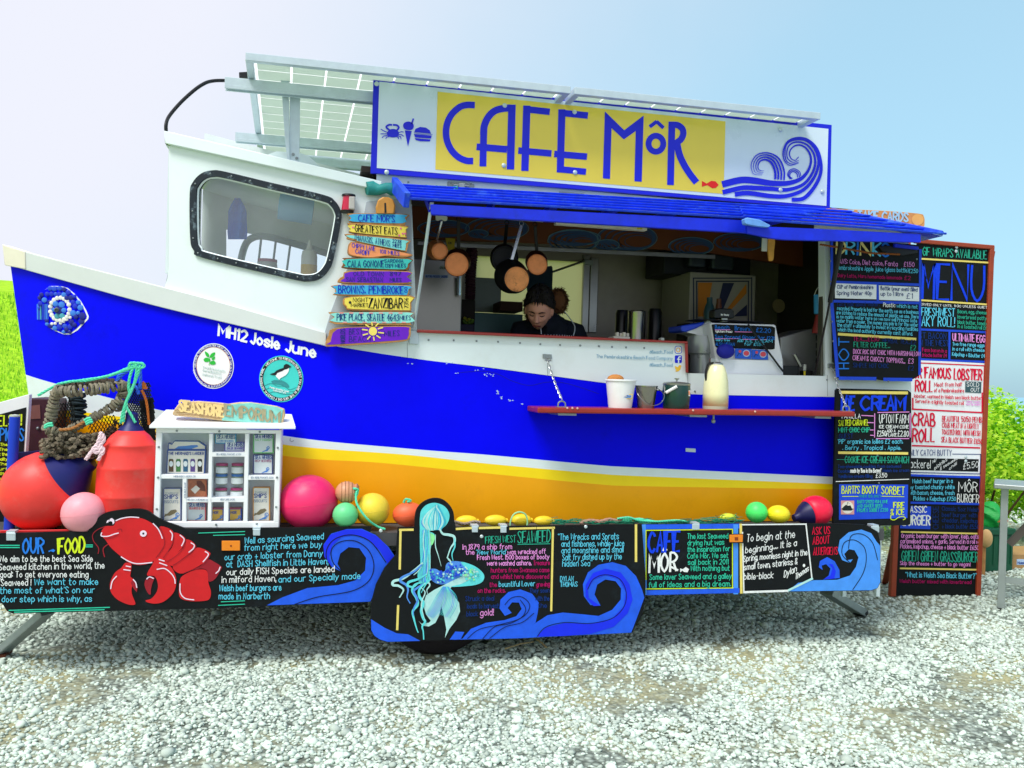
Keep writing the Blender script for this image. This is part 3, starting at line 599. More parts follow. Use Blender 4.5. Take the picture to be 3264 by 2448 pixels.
# support legs
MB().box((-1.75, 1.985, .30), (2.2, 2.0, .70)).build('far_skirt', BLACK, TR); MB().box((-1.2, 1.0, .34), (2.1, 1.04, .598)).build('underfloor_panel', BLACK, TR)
lp = [on_y(px('H', 270,1310), .18), on_z((6, 2072), .0)]; lp[1] = on_z((-6, 2085), .01)
b = MB(); b.bar(on_y((150,1950), .16), lp[1], .07, .035); b.build('support_leg', GALV, TR, bev=.004)
MB().box((lp[1].x-.06, lp[1].y-.05, .0), (lp[1].x+.05, lp[1].y+.05, .022)).build('leg_foot', M('rusty_steel', '6a3520', .8), TR)
b = MB(); q0 = on_y((2635,1885), .45); q1 = on_z((2742,1950), .03); b.bar(q0, q1, .09, .045); b.build('support_leg', GALV, TR, bev=.004)
MB().ball(q1+V((0,0,.0)), .05, .05, .03).build('leg_foot', BLACKP, TR, smooth=True)
for p in ((2688,1900),(2795,1900)): q = on_y(p, .3); MB().box((q.x-.012, q.y-.012, q.z-.0), (q.x+.012, q.y+.012, .62)).build('rear_stay', WHITE, TR)
# ================================================================== SIGNBOARD
SB = M('sign_blue', (2, 24, 214), .4, var=.05); SWH = M('sign_white', 'd5e6f0', .3, var=.04, scale=2, coat=.3); SYL = M('sign_yellow', 'f0d648', .35, var=.05, scale=2, coat=.3)
YS_ = YW-.035; sS = SY(YS_)
sg = thing('name_signboard', 'long blue bordered signboard with yellow panel reading CAFE MÔR above the hatch', 'sign', tuple(sS((1900, 620))))
corn = [px('S', 30,65), px('T', 2134,271), px('T', 2118,1012), px('S', 4,914)]
slab(sg, 'sign_backing', SB, corn, YS_, .025)
shape(sg, sS, 'P', SWH, *[c for p in (px('S',80,111), px('T',2103,306), px('T',2085,985), px('S',58,872)) for c in p], lift=.002, name='sign_face')
shape(sg, sS, 'P', SYL, *[c for p in (px('S',594,199), px('T',1196,240), px('T',1180,880), px('S',574,886)) for c in p], lift=.0035, name='sign_panel')
def stk(name, c, lst, mat=SB, lift=.005, sm=True, parent=sg, surf=sS, taper=None):
    return lines_on(name, [((cat(pxs(c, *q), 8) if sm and len(q) > 6 else pxs(c, *q)), w*CROP[c][2]*1.0) for w, q in lst], surf, lift, mat, parent, taper)
def butt(name, c, lst, **k):     # straight bars with square ends: shorten so the end overrun cancels
    o = []
    for w, q in lst:
        a, b_ = q[:2], q[2:]; l = math.hypot(b_[0]-a[0], b_[1]-a[1]); e = w*.3/l
        o.append((w, (a[0]+(b_[0]-a[0])*e, a[1]+(b_[1]-a[1])*e, b_[0]-(b_[0]-a[0])*e, b_[1]-(b_[1]-a[1])*e)))
    return o
def letter(c, curves=(), bars=()):
    return stk('sign_letter', c, [(w, q) for w, q in curves]+butt('', c, list(bars)))
letter('S', [(58, (905,317,850,317,790,335,722,395,682,470,668,555,680,640,720,720,780,778,845,807,890,810))])
letter('S', [(62, (1000,560,1006,500,1040,425,1100,368,1185,346,1250,347))], [(60, (993,858,1001,545)), (66, (1250,313,1236,885)), (60, (938,685,1206,708))])
letter('S', (), [(65, (1381,322,1363,898)), (58, (1349,352,1583,377)), (58, (1305,718,1598,744))])
letter('S', (), [(63, (1690,355,1675,912)), (58, (1660,384,1919,410)), (58, (1622,748,1911,772)), (56, (1646,881,1902,905))])
shape(sg, sS, 'T', SB, 133,152, 303,318, 475,188, 458,772, 393,768, 405,325, 300,400, 192,300, 178,748, 115,742, lift=.005, name='sign_letter')
el = [(583+65*math.cos(a), 437+70*math.sin(a)) for a in [i*math.pi/24 for i in range(49)]]
lines_on('sign_letter', [(pxs('T', *[v for p in el for v in p]), 52*CROP['T'][2])], sS, .005, SB, sg)
letter('T', (), [(32, (528,288,592,240)), (32, (588,240,650,298))])
letter('T', [(56, (722,270,775,274,815,305,824,350,806,395,770,425)), (60, (768,430,790,530,830,620,880,700,930,765))], [(60, (724,242,711,801))])
shape(sg, sS, 'T', M('sign_red', 'f01818', .4), 988,764, 1030,788, 1070,764, 1108,768, 1136,799, 1112,826, 1080,830, 1036,802, 988,816, lift=.005, name='sign_fish', smooth=False)
wl_ = .005; tp = lambda a, e: (lambda t: 1 if t < a else 1-(1-e)*(t-a)/(1-a))
for w, q in ((58, (1183,791,1330,757,1450,762,1600,785,1740,785,1850,752,1915,690,1948,610,1945,540,1910,480,1860,450,1810,455,1772,487,1760,530,1778,570,1810,583,1830,565)),
  (42, (1183,862,1340,826,1450,826,1600,834,1740,842,1870,802,1945,725,1985,630,1978,535,1930,460,1870,426,1800,426,1752,460,1737,520,1748,570,1790,600,1830,588)),
  (40, (1290,882,1400,872,1600,898,1740,896,1880,845,1968,750,2012,640,2008,540,1960,450,1890,405,1800,405,1738,440,1720,510,1733,585,1780,615,1832,602)),
  (34, (1790,930,1890,915,1985,810,2036,690,2032,570,1992,465,1910,397,1820,386,1743,420,1706,500,1714,580,1760,626,1830,612))):
    wl_ += .0005; stk('sign_wave', 'T', [(w, q)], lift=wl_, taper=lambda t, e=21/w: 1 if t < .12 else (1-(1-e)*(t-.12)/.3 if t < .42 else max(.12, e*(1-1.35*(t-.42)))))
for w, q in ((19, (1634,745,1634,685,1605,610,1555,578,1505,588,1483,630,1494,668,1530,676)), (16, (1660,748,1660,680,1625,595,1560,556,1495,570,1464,625,1478,680,1526,690)),
  (14, (1686,752,1686,675,1645,580,1565,537,1485,552,1444,620,1460,690,1520,702)), (14, (1712,755,1712,670,1665,565,1570,518,1475,535,1424,615,1442,700,1514,712))):
    wl_ += .0004; stk('sign_wave', 'T', [(w, q)], lift=wl_, taper=lambda t: 1 if t < .3 else max(.2, 1-1.2*(t-.3)))
for w, q in ((8, (1833,733,1825,700,1795,682,1770,695,1764,725,1785,742)), (8, (1848,728,1836,690,1798,670,1765,683,1752,716,1776,746)), (7, (1860,718,1848,682,1802,657,1760,672,1744,710,1766,747))): stk('sign_wave', 'T', [(w, q)])
shape(sg, sS, 'S', SB, 150,560, 170,535, 200,528, 232,535, 252,560, 245,590, 215,602, 180,600, 155,588, lift=.005, name='crab_icon', smooth=True)
stk('crab_icon', 'S', [(7, q) for q in ((155,560,120,545,95,530), (150,572,115,570,92,572), (152,585,120,590,105,605), (165,595,145,600,138,612), (248,562,275,552,292,555), (250,575,280,580,294,592), (245,588,268,595,272,615), (235,597,248,602,250,615))]
  + [(16, (165,535,142,510,165,492,188,492)), (16, (240,535,252,515,235,495,205,492))])
shape(sg, sS, 'S', SB, 290,500, 300,475, 337,462, 375,478, 384,508, 370,532, 337,538, 303,528, lift=.005, name='ice_cream_icon', smooth=True)
shape(sg, sS, 'S', SB, 305,540, 366,546, 333,684, lift=.005, name='ice_cream_icon'); stk('ice_cream_icon', 'S', [(14, (366,482,380,440))])
shape(sg, sS, 'S', SB, 388,556, 400,527, 440,510, 490,516, 525,540, 536,570, lift=.005, name='burger_icon')
shape(sg, sS, 'S', SB, 386,572, 541,586, 536,613, 396,602, lift=.005, name='burger_icon'); shape(sg, sS, 'S', SB, 392,608, 533,621, 525,638, 440,636, 402,626, lift=.005, name='burger_icon')
stk('burger_icon', 'S', [(4, (385,562,450,572,548,578))])
for c, x, y in (('S',57,132),('S',145,910),('S',1185,322),('S',1177,850),('S',1800,380),('S',1805,912),('T',1680,313),('T',1680,845),('T',2050,860)):
    MB().lathe([(0,.0),(.0105,0),(.0125,-.003),(.008,-.007),(0,-.008)], sS(px(c, x, y), .005), (0,1,0), 16).build('sign_screw', M('screw_cap', 'c9d8da', .35, .3), sg, smooth=True)
# ================================================================== WALL FITTINGS
def screws(name, pts, Y, r=.0055, parent=TR, mat=SCREW):
    me = None
    for p in pts:
        q = on_y(p, Y)
        if me is None: o = MB().lathe([(0,-.004),(r*.7,-.0035),(r,-.001),(r,.001)], (0,0,0), (0,1,0), 10).build(name, mat, None, smooth=True); me = o.data
        else: o = bpy.data.objects.new(name, me); COL.objects.link(o)
        o.location = q; kid(o, parent)
screws('rivet', pxs('D', 810,1180, 987,1183, 1148,1188, 1300,1193, 1455,1201, 1598,1210, 1737,1216, 1880,1220, 2012,1225, 2104,1229, 667,67, 1585,154, 1988,182, 55,1138, 704,1160, 684,1195, 725,1195)+pxs('E', 109,1109, 240,1113, 334,1118, 433,1122, 561,1126, 215,73, 1215,150, 1850,1350, 1000,1318, 918,1432), YW-.001)
for c, x0, y0, x1, y1 in (('D',945,62,1132,128),('D',1733,132,1910,206),('E',733,76,903,124),('E',1450,143,1600,160)):
    h = kid(bpy.data.objects.new('hinge', None), TR); COL.objects.link(h)
    P4 = pxs(c, x0,y0, x1,y0+(x1-x0)*.1, x1,y1, x0,y1-(x1-x0)*.1); slab(h, 'hinge_plate', GALV, P4, YW-.008, .008)
    a, b_ = on_y(P4[0], YW-.012), on_y(P4[2], YW-.012); mz = (a.z+b_.z)/2
    MB().tube([V((a.x+.03, YW-.016, mz)), V((b_.x-.03, YW-.016, mz))], .009).build('hinge_pin', GALV, h, smooth=True)
    MB().box(((a.x+b_.x)/2-.015, YW-.05, mz-.02), ((a.x+b_.x)/2+.015, YW-.014, mz+.008)).build('hinge_lug', GALV, h, bev=.003)
    screws('hinge_screw', [(P4[0][0]+dx*(P4[1][0]-P4[0][0]), P4[0][1]+dy*(P4[3][1]-P4[0][1])+dx*3) for dx in (.12,.88) for dy in (.25,.8)], YW-.009, .004, h)
for xx, y0, y1 in ((1298,1094,1140),(1745,1130,1196),(2192,1190,1254),(2637,1196,1262)):
    lines_on('panel_seam', [([(xx, y0), (xx+1, y1)], 1.6)], sw, .0012, M('panel_seam_grey', '9aa4a6', .8), TR)  # grey strips marking the joints between wall panels
# plate behind the driftwood signs
slab(TR, 'side_plate', M('grey_plate', 'b5c0c8', .45, .2, var=.06), pxs('D', 372,205, 690,175, 690,1140, 60,1180, 120,980, 330,420), YW-.006, .006)
# navigation light
nl = kid(bpy.data.objects.new('navigation_light', None), TR); COL.objects.link(nl)
q = hull(px('L', 345,168), .03); MB().lathe([(0,-.047),(.034,-.047),(.036,-.038),(.03,-.036)], q, (.08,0,1), 18).build('light_base', BLACKP, nl, smooth=True)
MB().lathe([(0,.047),(.034,.047),(.036,.038),(.03,.036)], q, (.08,0,1), 18).build('light_cap', BLACKP, nl, smooth=True)
bb = MB(); prof = [(.029,-.037),(.029,.037)]; bb.lathe(prof, q, (.08,0,1), 18)
o = bb.build('light_lens', M('red_lens', 'c4123c', .15, var=.05, coat=.5), nl, smooth=True)
MB().box((q.x+.004, q.y-.033, q.z-.034), (q.x+.036, q.y+.02, q.z+.034)).build('light_shield', M('clear_grey_plastic', 'b9b5b0', .3), nl, bev=.006)
# ---- awning
AW = kid(bpy.data.objects.new('awning', None), TR); COL.objects.link(AW)
AB = M('awning_blue_paint', (16, 70, 235), .55, var=.35, scale=14, dirt='5f9af0', dirtamt=.5, dscale=9); AB2 = M('awning_fascia_blue', (4, 40, 222), .5, var=.3, scale=10, dirt='0a2a90', dirtamt=.4, dscale=7)
def flap(b0, b1, f0, f1, Yf, n, fasc):
    B0, B1, F0, F1 = on_y(b0, YW-.03), on_y(b1, YW-.03), on_y(f0, Yf), on_y(f1, Yf)
    nr = ((F0-B0).cross(B1-B0)).normalized(); nr = nr if nr.z > 0 else -nr
    for k in range(n):
        a, c = k/n, (k+1)/n+.012
        P0, P1, Q0, Q1 = B0.lerp(F0, a), B1.lerp(F1, a), B0.lerp(F0, c), B1.lerp(F1, c)
        j = random.uniform(-.012, .012); up1 = nr*.020; up0 = nr*.003
        MB().add([P0+up0, P1+up0, Q1+up1+(Q1-Q0)*j*.1, Q0+up1-(Q1-Q0)*j*.1, P0+up0-nr*.012, P1+up0-nr*.012, Q1+up1-nr*.012, Q0+up1-nr*.012], [(0,1,2,3),(4,5,6,7),(0,1,5,4),(1,2,6,5),(2,3,7,6),(3,0,4,7)]).build('awning_slat', AB, AW, bev=.002, seg=1)
    A = [on_y(p, Yf-.004) for p in fasc]; MB().prism(A, (0, .022, 0)).build('fascia_board', AB2, AW, bev=.003, seg=1)
    return B0, B1, F0, F1
Y1, Y2 = -.06, -.17
L_ = flap((1262,588), (2655,668), (1303,640), (2460,706), Y1, 6, [(1372,651),(2460,706),(2460,748),(1375,684)])
R_ = flap((2350,650), (2655,668), (2378,705), (3012,752), Y2, 6, pxs('E', 1285,250, 1450,272)+pxs('F', 300,203, 1110,245, 1112,312, 300,300, 0,292)+pxs('E', 1450,352, 1290,318))
for t in (L_,): MB().bar(t[0]+V((-.01,0,.0)), t[2]+V((-.01,-.01,-.0)), .03, .075).build('barge_board', AB, AW, bev=.004)
slab(AW, 'barge_board', M('bare_blue_wood', '6aa4f0', .7, var=.35, scale=20), pxs('E', 1268,214, 1290,206, 1380,222, 1455,262, 1440,275, 1330,262, 1275,250), Y2-.03, .04, .004)
MB().bar(on_y(px('F',385,48), YW), on_y(px('F',1290,246), Y2+.01)+V((0,0,.005)), .05, .022).build('hip_board', AB, AW, bev=.003)
MB().prism([on_y(px('F',400,60), YW), on_y(px('F',1290,262), Y2+.01), on_y(px('F',1130,300), YW+.1)], (0,.012,0)).build('awning_end', AB2, AW)
for k in range(7):
    t = .06+.88*k/6; a = L_[0].lerp(L_[1], t); c = L_[2].lerp(L_[3], t); MB().bar(a+V((0,0,-.03)), c+V((0,.02,-.03)), .03, .035).build('rafter', AB2, AW)
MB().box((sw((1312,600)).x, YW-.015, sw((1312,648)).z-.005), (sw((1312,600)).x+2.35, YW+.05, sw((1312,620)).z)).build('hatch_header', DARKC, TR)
rod(AW, 'stay_bar', ALU, [on_y(px('D', 828,232), Y1+.02), on_y(px('D', 772,640), .1), on_y(px('D', 706,1095), YW-.02)], .0085)
slab(AW, 'stay_bracket', GALV, pxs('D', 820,205, 848,208, 846,262, 815,258), Y1+.01, .02); slab(AW, 'stay_bracket', ALU, pxs('D', 680,1112, 740,1115, 738,1212, 672,1208), YW-.012, .012)
rod(AW, 'gas_strut', BLACKP, [on_y(px('F', 462,312), Y2+.04), on_y(px('F', 372,800), .0)], .0135); rod(AW, 'gas_strut_rod', BLACKP, [on_y(px('F', 372,790), .0), on_y(px('F', 250,1380), YW+.02)], .006)
b = MB(); pts = [on_y(p, .02) for p in pxs('F', 290,330, 420,350, 560,375, 700,400, 940,410)]; b.rope(pts, .006); b.build('awning_cord', M('brown_cord', '8a4a12', .8), AW, smooth=True)
slab(AW, 'end_latch', BLACKP, pxs('F', 770,345, 900,335, 1075,360, 1090,395, 960,420, 880,400, 800,385), YW-.06, .03); slab(AW, 'end_latch', AB2, pxs('F', 900,322, 1095,348, 1095,372, 900,350), YW-.08, .02)
# rolled tarpaulin
q0, q1 = on_y(px('D', 372,112), YW-.03), on_y(px('D', 1000,130), YW-.06)
b = MB(); pth = [q0.lerp(q1, t/14)+V((0, .01*math.sin(t*1.7), .006*math.sin(t*2.3))) for t in range(15)]; b.tube(pth, [.034+.006*math.sin(t*1.9)-.0012*t for t in range(15)], 12); b.tube([p+V((.01,-.012,.01)) for p in pth], [.012]*15, 8)
tag(b.build('rolled_tarpaulin', M('teal_tarpaulin', '1f8f8c', .6, var=.3, scale=14, bump=.4, bscale=25), smooth=True), 'rolled teal tarpaulin tucked behind the top of the blue awning', 'tarpaulin')
# ================================================================== SOLAR ROOF
N0, N1 = on_y((783,158), .06), on_y((2616,366), .06); N1.z = N0.z = (N0.z+N1.z)/2
Q = on_z((826,492), N0.z); Dp = (Q-N0).normalized()*1.95; AL = N1-N0; UP = V((0,0,1))
CELL = M('solar_backsheet', 'b8c6bd', .45, var=.08); CELLF = M('solar_glass', '0c1426', .15, coat=.5)
def cell_mat():
    m_ = CELL; n = m_.node_tree; P = n.nodes['Principled BSDF']; o = n.nodes['Material Output']; tr = n.nodes.new('ShaderNodeBsdfTranslucent'); tr.inputs[0].default_value = (*lin('cfdad0'), 1)
    x = n.nodes.new('ShaderNodeMixShader'); x.inputs[0].default_value = .85; n.links.new(P.outputs[0], x.inputs[1]); n.links.new(tr.outputs[0], x.inputs[2]); n.links.new(x.outputs[0], o.inputs[0])
cell_mat()
BKS = bpy.data.materials.new('backsheet_white'); BKS.use_nodes = True; n_ = BKS.node_tree; n_.nodes.clear(); o_ = n_.nodes.new('ShaderNodeOutputMaterial'); t_ = n_.nodes.new('ShaderNodeBsdfTranslucent'); t_.inputs[0].default_value = (.95,.96,.95,1); n_.links.new(t_.outputs[0], o_.inputs[0])
th = .038; cme = None
for k in range(2):
    sp = kid(bpy.data.objects.new('solar_panel', None), TR); COL.objects.link(sp)
    o0 = N0+AL*(0 if k == 0 else .537); a = AL*(.530 if k == 0 else .463); d = Dp
    au, du = a.normalized(), d.normalized(); fw_ = .035
    for P0, P1, inn in ((o0, o0+a, du), (o0+d, o0+a+d, -du), (o0+du*fw_, o0+d-du*fw_, au), (o0+a+du*fw_, o0+a+d-du*fw_, -au)):
        MB().add([P0, P1, P1+inn*fw_, P0+inn*fw_, P0-UP*th, P1-UP*th, P1-UP*th+inn*fw_, P0-UP*th+inn*fw_], [(0,1,2,3),(4,5,6,7),(0,1,5,4),(1,2,6,5),(2,3,7,6),(3,0,4,7)]).build('panel_frame', ALU, sp, bev=.002, seg=1)
    MB().add([o0-UP*.004+au*.02+du*.02, o0+a-UP*.004-au*.02+du*.02, o0+a+d-UP*.004-au*.02-du*.02, o0+d-UP*.004+au*.02-du*.02, o0-UP*.009+au*.02+du*.02, o0+a-UP*.009-au*.02+du*.02, o0+a+d-UP*.009-au*.02-du*.02, o0+d-UP*.009+au*.02-du*.02], [(0,1,2,3),(4,7,6,5)]).build('panel_backsheet', BKS, sp, fix=False)
    nx, ny = 9, 12
    for i in range(nx):
        for j in range(ny):
            c0 = o0+au*.045+du*.045-UP*.0125; cw, ch = (a.length-.09)/nx, (d.length-.09)/ny
            if cme is None or cme[0] != k:
                g = .005; pts = [au*g+du*g, au*(cw-g)+du*g, au*(cw-g)+du*(ch-g), au*g+du*(ch-g)]; b = MB(); b.add(pts+[p-UP*.0015 for p in pts], [(0,1,2,3),(4,7,6,5),(0,4,5,1),(1,5,6,2),(2,6,7,3),(3,7,4,0)])
                o = b.build('solar_cell', CELL, None, fix=False); cme = (k, o.data)
            else: o = bpy.data.objects.new('solar_cell', cme[1]); COL.objects.link(o)
            o.location = c0+au*cw*i+du*ch*j; kid(o, sp)
rz_ = N0.z-th-.004
def rail(p, zz, x1=1.9):
    a = on_z(p, zz); d = AL.normalized(); e = a+d*((x1-a.x)/d.x)
    b = MB(); b.bar(a, e, .05, .042); b.bar(a+V((0,-.022,-.028)), e+V((0,-.022,-.028)), .008, .02); b.bar(a+V((0,.022,-.028)), e+V((0,.022,-.028)), .008, .02); return b.build('mounting_rail', ALU, TR, bev=.002, seg=1)
rail((718,262), rz_-.022); rail((751,434), rz_-.022); rail((790,497), rz_-.022)
yp = .40
slab(TR, 'panel_post', ALU, pxs('p', 568,545, 680,548, 668,1424, 560,1400), yp, .05); slab(TR, 'panel_brace', ALU, pxs('p', 465,358, 560,362, 556,560, 568,1400, 540,1330, 510,1050), yp-.012, .008)
screws('post_bolt', pxs('p', 603,1250, 643,1293, 618,1380, 600,590, 533,652), yp-.008, .008)
slab(TR, 'cable_clamp', BLACKP, pxs('p', 5,345, 95,340, 100,408, 8,404), .9, .05)
rod(TR, 'solar_cable', BLACKP, cat3([on_y(p, yy) for p, yy in zip(pxs('A', 978,610, 976,545, 1000,490, 1080,400, 1180,318, 1260,290, 1400,292), (.5,.5,.55,.6,.65,.7,.75))], 8), .0095)
slab(TR, 'roof_vent', WHITE, pxs('p', 330,1250, 420,1215, 700,1240, 780,1275, 910,1395, 900,1410, 330,1290), .62, .2)
# ================================================================== HULL MARKINGS
DW = M('decal_white', 'f0f3f4', .45, var=.05); DT = M('decal_teal', '3fd0c8', .45, var=.08); DK = M('decal_black', '0b1418', .5); DG = M('decal_green', '25b83c', .5); DTD = M('decal_dark_teal', '2f8f92', .5)
for s_, x0, y0, x1, y1 in (('MH12', 1285,588,1450,626), ('Josie', 1475,632,1640,670), ('June', 1680,680,1852,718)): text(TR, hull, 'C', s_, x0,y0,x1,y1, 62, DW, w=13, lift=.003, name='boat_name', jit=.03, slant=.06)
def disc(parent, surf, c, x, y, rx, ry, mat, lift, name, n=48, a0=0): return poly_on(name, [px(c, x+rx*math.cos(2*math.pi*i/n+a0), y+ry*math.sin(2*math.pi*i/n+a0)) for i in range(n)], surf, lift, mat, parent)
def ring_text(parent, surf, c, s, x, y, rx, ry, a0, a1, h, k, w):
    tot = 0; lay = []
    for ch in s:
        if ch == ' ': tot += 3; continue
        g = FONT.get(ch) or FONT['-']; lay.append((tot, g)); tot += g[0]+1.8
    st = []
    for t, g in lay:
        for pl in g[1]:
            pts = []
            for (gx_, gy_) in pl:
                a = a0+(a1-a0)*(t+gx_)/tot; r = 1+(gy_-3)/6*h/rx; pts.append(px(c, x+rx*r*math.cos(a), y+ry*r*math.sin(a)))
            st.append((pts, w*CROP[c][2]))
    return lines_on('lettering', st, surf, .0045, k if not isinstance(k, str) else CH(k), parent)
d1 = kid(bpy.data.objects.new('round_sticker', None), TR); COL.objects.link(d1)
disc(d1, hull, 'd', 245,353, 196,219, DW, .002, 'sticker_rim'); disc(d1, hull, 'd', 245,353, 188,211, M('decal_navy', '1a1f9a', .45), .0027, 'sticker_ring'); disc(d1, hull, 'd', 245,353, 163,184, M('decal_orange', 'e08a3a', .45), .0034, 'sticker_line'); disc(d1, hull, 'd', 245,353, 159,180, DW, .004, 'sticker_face')
ring_text(d1, hull, 'd', 'WELCOME TO FRESHWATER WEST. PART OF THE OLD STACKPOLE ESTATE IN PEMBROKESHIRE.', 245,353, 175,197, -math.pi*1.02, math.pi*.96, 15, DW, 3)
for q in ((165,212,190,225,205,245,200,268,180,258,168,238), (262,222,235,228,215,250,212,272,240,268,258,248), (152,290,175,272,205,280,218,298,195,312,165,312), (212,328,222,308,250,302,268,320,258,338,228,340), (228,285,245,268,262,262,258,285,240,296)): shape(d1, hull, 'd', DG, *q, lift=.0048, name='oak_leaf', smooth=True)
line(d1, hull, 'd', DG, 5, 204,345, 212,310, 207,270, lift=.0055, name='oak_stem')
for s_, x0, y0, x1, y1, h in (('Ymddiriedolaeth', 145,375,360,415, 22), ('Genedlaethol', 145,405,320,438, 22), ('National Trust', 143,445,328,475, 22)): text(d1, hull, 'd', s_, x0,y0,x1,y1, h, M('decal_grey_green', 'a9c4bc', .5), w=3.4, lift=.0048, jit=.03)
d2 = kid(bpy.data.objects.new('round_sticker', None), TR); COL.objects.link(d2)
disc(d2, hull, 'd', 897,477, 212,224, DT, .002, 'sticker_rim'); disc(d2, hull, 'd', 897,477, 203,214, DK, .0027, 'sticker_ring'); disc(d2, hull, 'd', 897,477, 172,182, DT, .0034, 'sticker_face')
ring_text(d2, hull, 'd', 'WELCOME TO FRESHWATER WEST YOU ARE IN THE UKS ONLY COASTAL NATIONAL PARK. ', 897,477, 187,198, -math.pi*.78, math.pi*1.2, 20, DW, 4)
shape(d2, hull, 'd', DTD, 800,500, 830,488, 870,490, 905,492, 950,515, 975,545, 968,560, 930,548, 890,530, 850,525, 815,520, lift=.004, name='rock')
for i, q in enumerate(((735,545,800,520,860,545,930,550,980,580,1040,560), (740,585,800,560,870,580,950,600,1040,595), (760,625,830,600,900,620,980,625,1020,620))): line(d2, hull, 'd', DTD, 5, *q, lift=.004+.0002*i, name='sea_line', smooth=True)
shape(d2, hull, 'd', DW, 905,398, 940,375, 968,370, 970,400, 945,438, 905,462, 885,475, 878,488, 872,478, 850,455, 845,425, lift=.0042, name='bird_belly', smooth=True)
shape(d2, hull, 'd', DK, 785,432, 830,418, 855,395, 890,380, 918,372, 925,345, 945,332, 968,338, 998,362, 972,370, 955,382, 930,388, 908,402, 880,412, 858,422, 850,440, 815,440, lift=.0048, name='bird_back')
for s_, x0, y0, x1, y1 in (('Pembrokeshire Coast', 790,565,975,608), ('National Park', 820,592,945,620)): text(d2, hull, 'd', s_, x0,y0,x1,y1, 17, DW, w=3.2, lift=.005, jit=.03)
# paint scuffs on the hull
SC = M('bare_gelcoat_scuff', 'c4d8ee', .6)
b = MB()
for k in range(46):
    c = random.choice([(700,1350,130,8), (960,1345,50,8), (1150,1392,70,14), (1240,1425,60,14), (1010,1412,20,6), (1295,1545,10,16), (1320,1590,10,8), (1385,1605,14,6), (1470,1632,8,6)]); x, y = c[0]+random.gauss(0, c[2]*.4), c[1]+random.gauss(0, c[3]*.5)
    n = 7; b.add([hull(px('D', x+random.uniform(.4,1)*random.uniform(3,11)*math.cos(6.28*i/n), y+random.uniform(.4,1)*random.uniform(2,6)*math.sin(6.28*i/n)), .0015+k*.00004) for i in range(n)], [tuple(range(n))])
line(TR, hull, 'D', M('hairline_crack', (0, 0, 120), .6), 2.2, 1010,1412, 1180,1400, 1290,1418, 1400,1470, 1520,1500, 1640,1478, 1760,1482, 1880,1515, 2010,1560, lift=.0012, smooth=True, name='hairline_crack')
for c_, x, y in (('I',1758,197),('I',1820,195),('J',1268,281),('J',1328,279),('I',150,128),('K',1830,665),('K',1765,895),('I',1352,74)):
    q = hull(px(c_, x, y)); MB().ball(V((q.x, q.y+.035, q.z)), .009, n=10, m_=6).build('hull_bolt', YEL_SHADE, TR, smooth=True)
slab(TR, 'hull_plate', ALU, [(2186,1428),(2218,1430),(2218,1442),(2186,1440)], YW-.006, .006); line(TR, hull, 'K', M('scratch_grey', 'aab4b8', .6), 9, 1745,490, 1740,510, 1760,522, 1778,512, lift=.0012, smooth=True, name='hull_hook')
o = b.build('paint_scuffs', SC, TR, fix=False); o['kind'] = 'stuff'
# ---- eye mosaic of bottle caps
ey = kid(bpy.data.objects.new('eye_mosaic', None), TR); COL.objects.link(ey)
shape(ey, hull, 'e', DW, 300,215, 375,152, 470,150, 560,155, 650,180, 750,265, 850,380, 930,520, 968,610, 960,650, 900,715, 800,820, 690,885, 590,885, 450,830, 360,770, 300,690, lift=.001, name='eye_backing')
shape(ey, hull, 'e', BLUE, 290,225, 375,160, 470,160, 560,168, 640,192, 735,275, 830,390, 905,520, 940,610, 930,645, 880,700, 780,800, 690,868, 590,870, 450,815, 360,755, 290,690, 240,560, 240,380, lift=.0022, name='eye_backing')
CAPM = [M('cap_'+n_, c_, .35, var=.1, coat=.3) for n_, c_ in (('blue', '0c2fd0'), ('navy', '0a1a90'), ('sky', '3a86e8'), ('mid', '1f52d8'), ('white', 'f2f2ec'), ('teal', '4aa8b8'))]
capme = []
for mt in CAPM: o = MB().lathe([(0,-.5),(.8,-.5),(.95,-.42),(1,-.2),(1,.5)], (0,0,0), (0,1,0), 12).build('bottle_cap', mt, None, smooth=True); capme.append(o.data); bpy.data.objects.remove(o)
def cap(x, y, r, k):
    o = bpy.data.objects.new('bottle_cap', capme[k]); COL.objects.link(o); q = hull(px('e', x, y), .006); o.location = q; rr = r*CROP['e'][2]*(q-CAM).dot(FW)/FPX; o.scale = (rr, .012, rr); kid(o, ey)
rr = random.Random(4)
for x, y, r in ((265,285,34),(310,365,40),(245,420,36),(395,190,36),(460,195,40),(540,190,36),(605,205,34),(670,250,38),(350,275,34),(418,275,36),(480,275,30),(540,280,38),(605,285,38),(650,335,38),(715,330,40),(760,310,30),(390,400,34),(740,400,36),(775,460,40),(745,565,46),(855,480,44),(885,605,54),(785,620,36),(870,690,44),(540,770,44),(470,790,38),(640,810,34),(700,770,40),(720,700,40),(620,760,36),(400,755,36),(350,730,28),(690,850,28),(600,850,28),(765,740,34),(235,330,30),(820,560,30),(820,400,34),(230,480,26),(345,680,30)): cap(x, y, r, rr.choice((0,1,2,3,0,3,1)))
for i in range(17): a = 2*math.pi*i/17; cap(545+145*math.cos(a), 510+165*math.sin(a)-(15 if math.sin(a) < 0 else 0), 34, 4)
for x, y in ((600,690),(650,660),(555,715),(700,630),(475,720),(425,725)): cap(x, y, 24, 4)
for x, y, r, k in ((480,425,44,2),(572,435,48,2),(452,515,30,2),(605,520,38,2),(505,610,44,5),(582,608,44,5)): cap(x, y, r, k)
cap(525,520,58,1); o = MB().lathe([(0,0),(.011,0),(.013,-.01),(.008,-.014),(.006,-.008),(0,-.008)], hull(px('e', 512,517), .012), (0,1,0), 16).build('eye_pupil', M('grey_pupil', '5a6460', .5), ey, smooth=True)
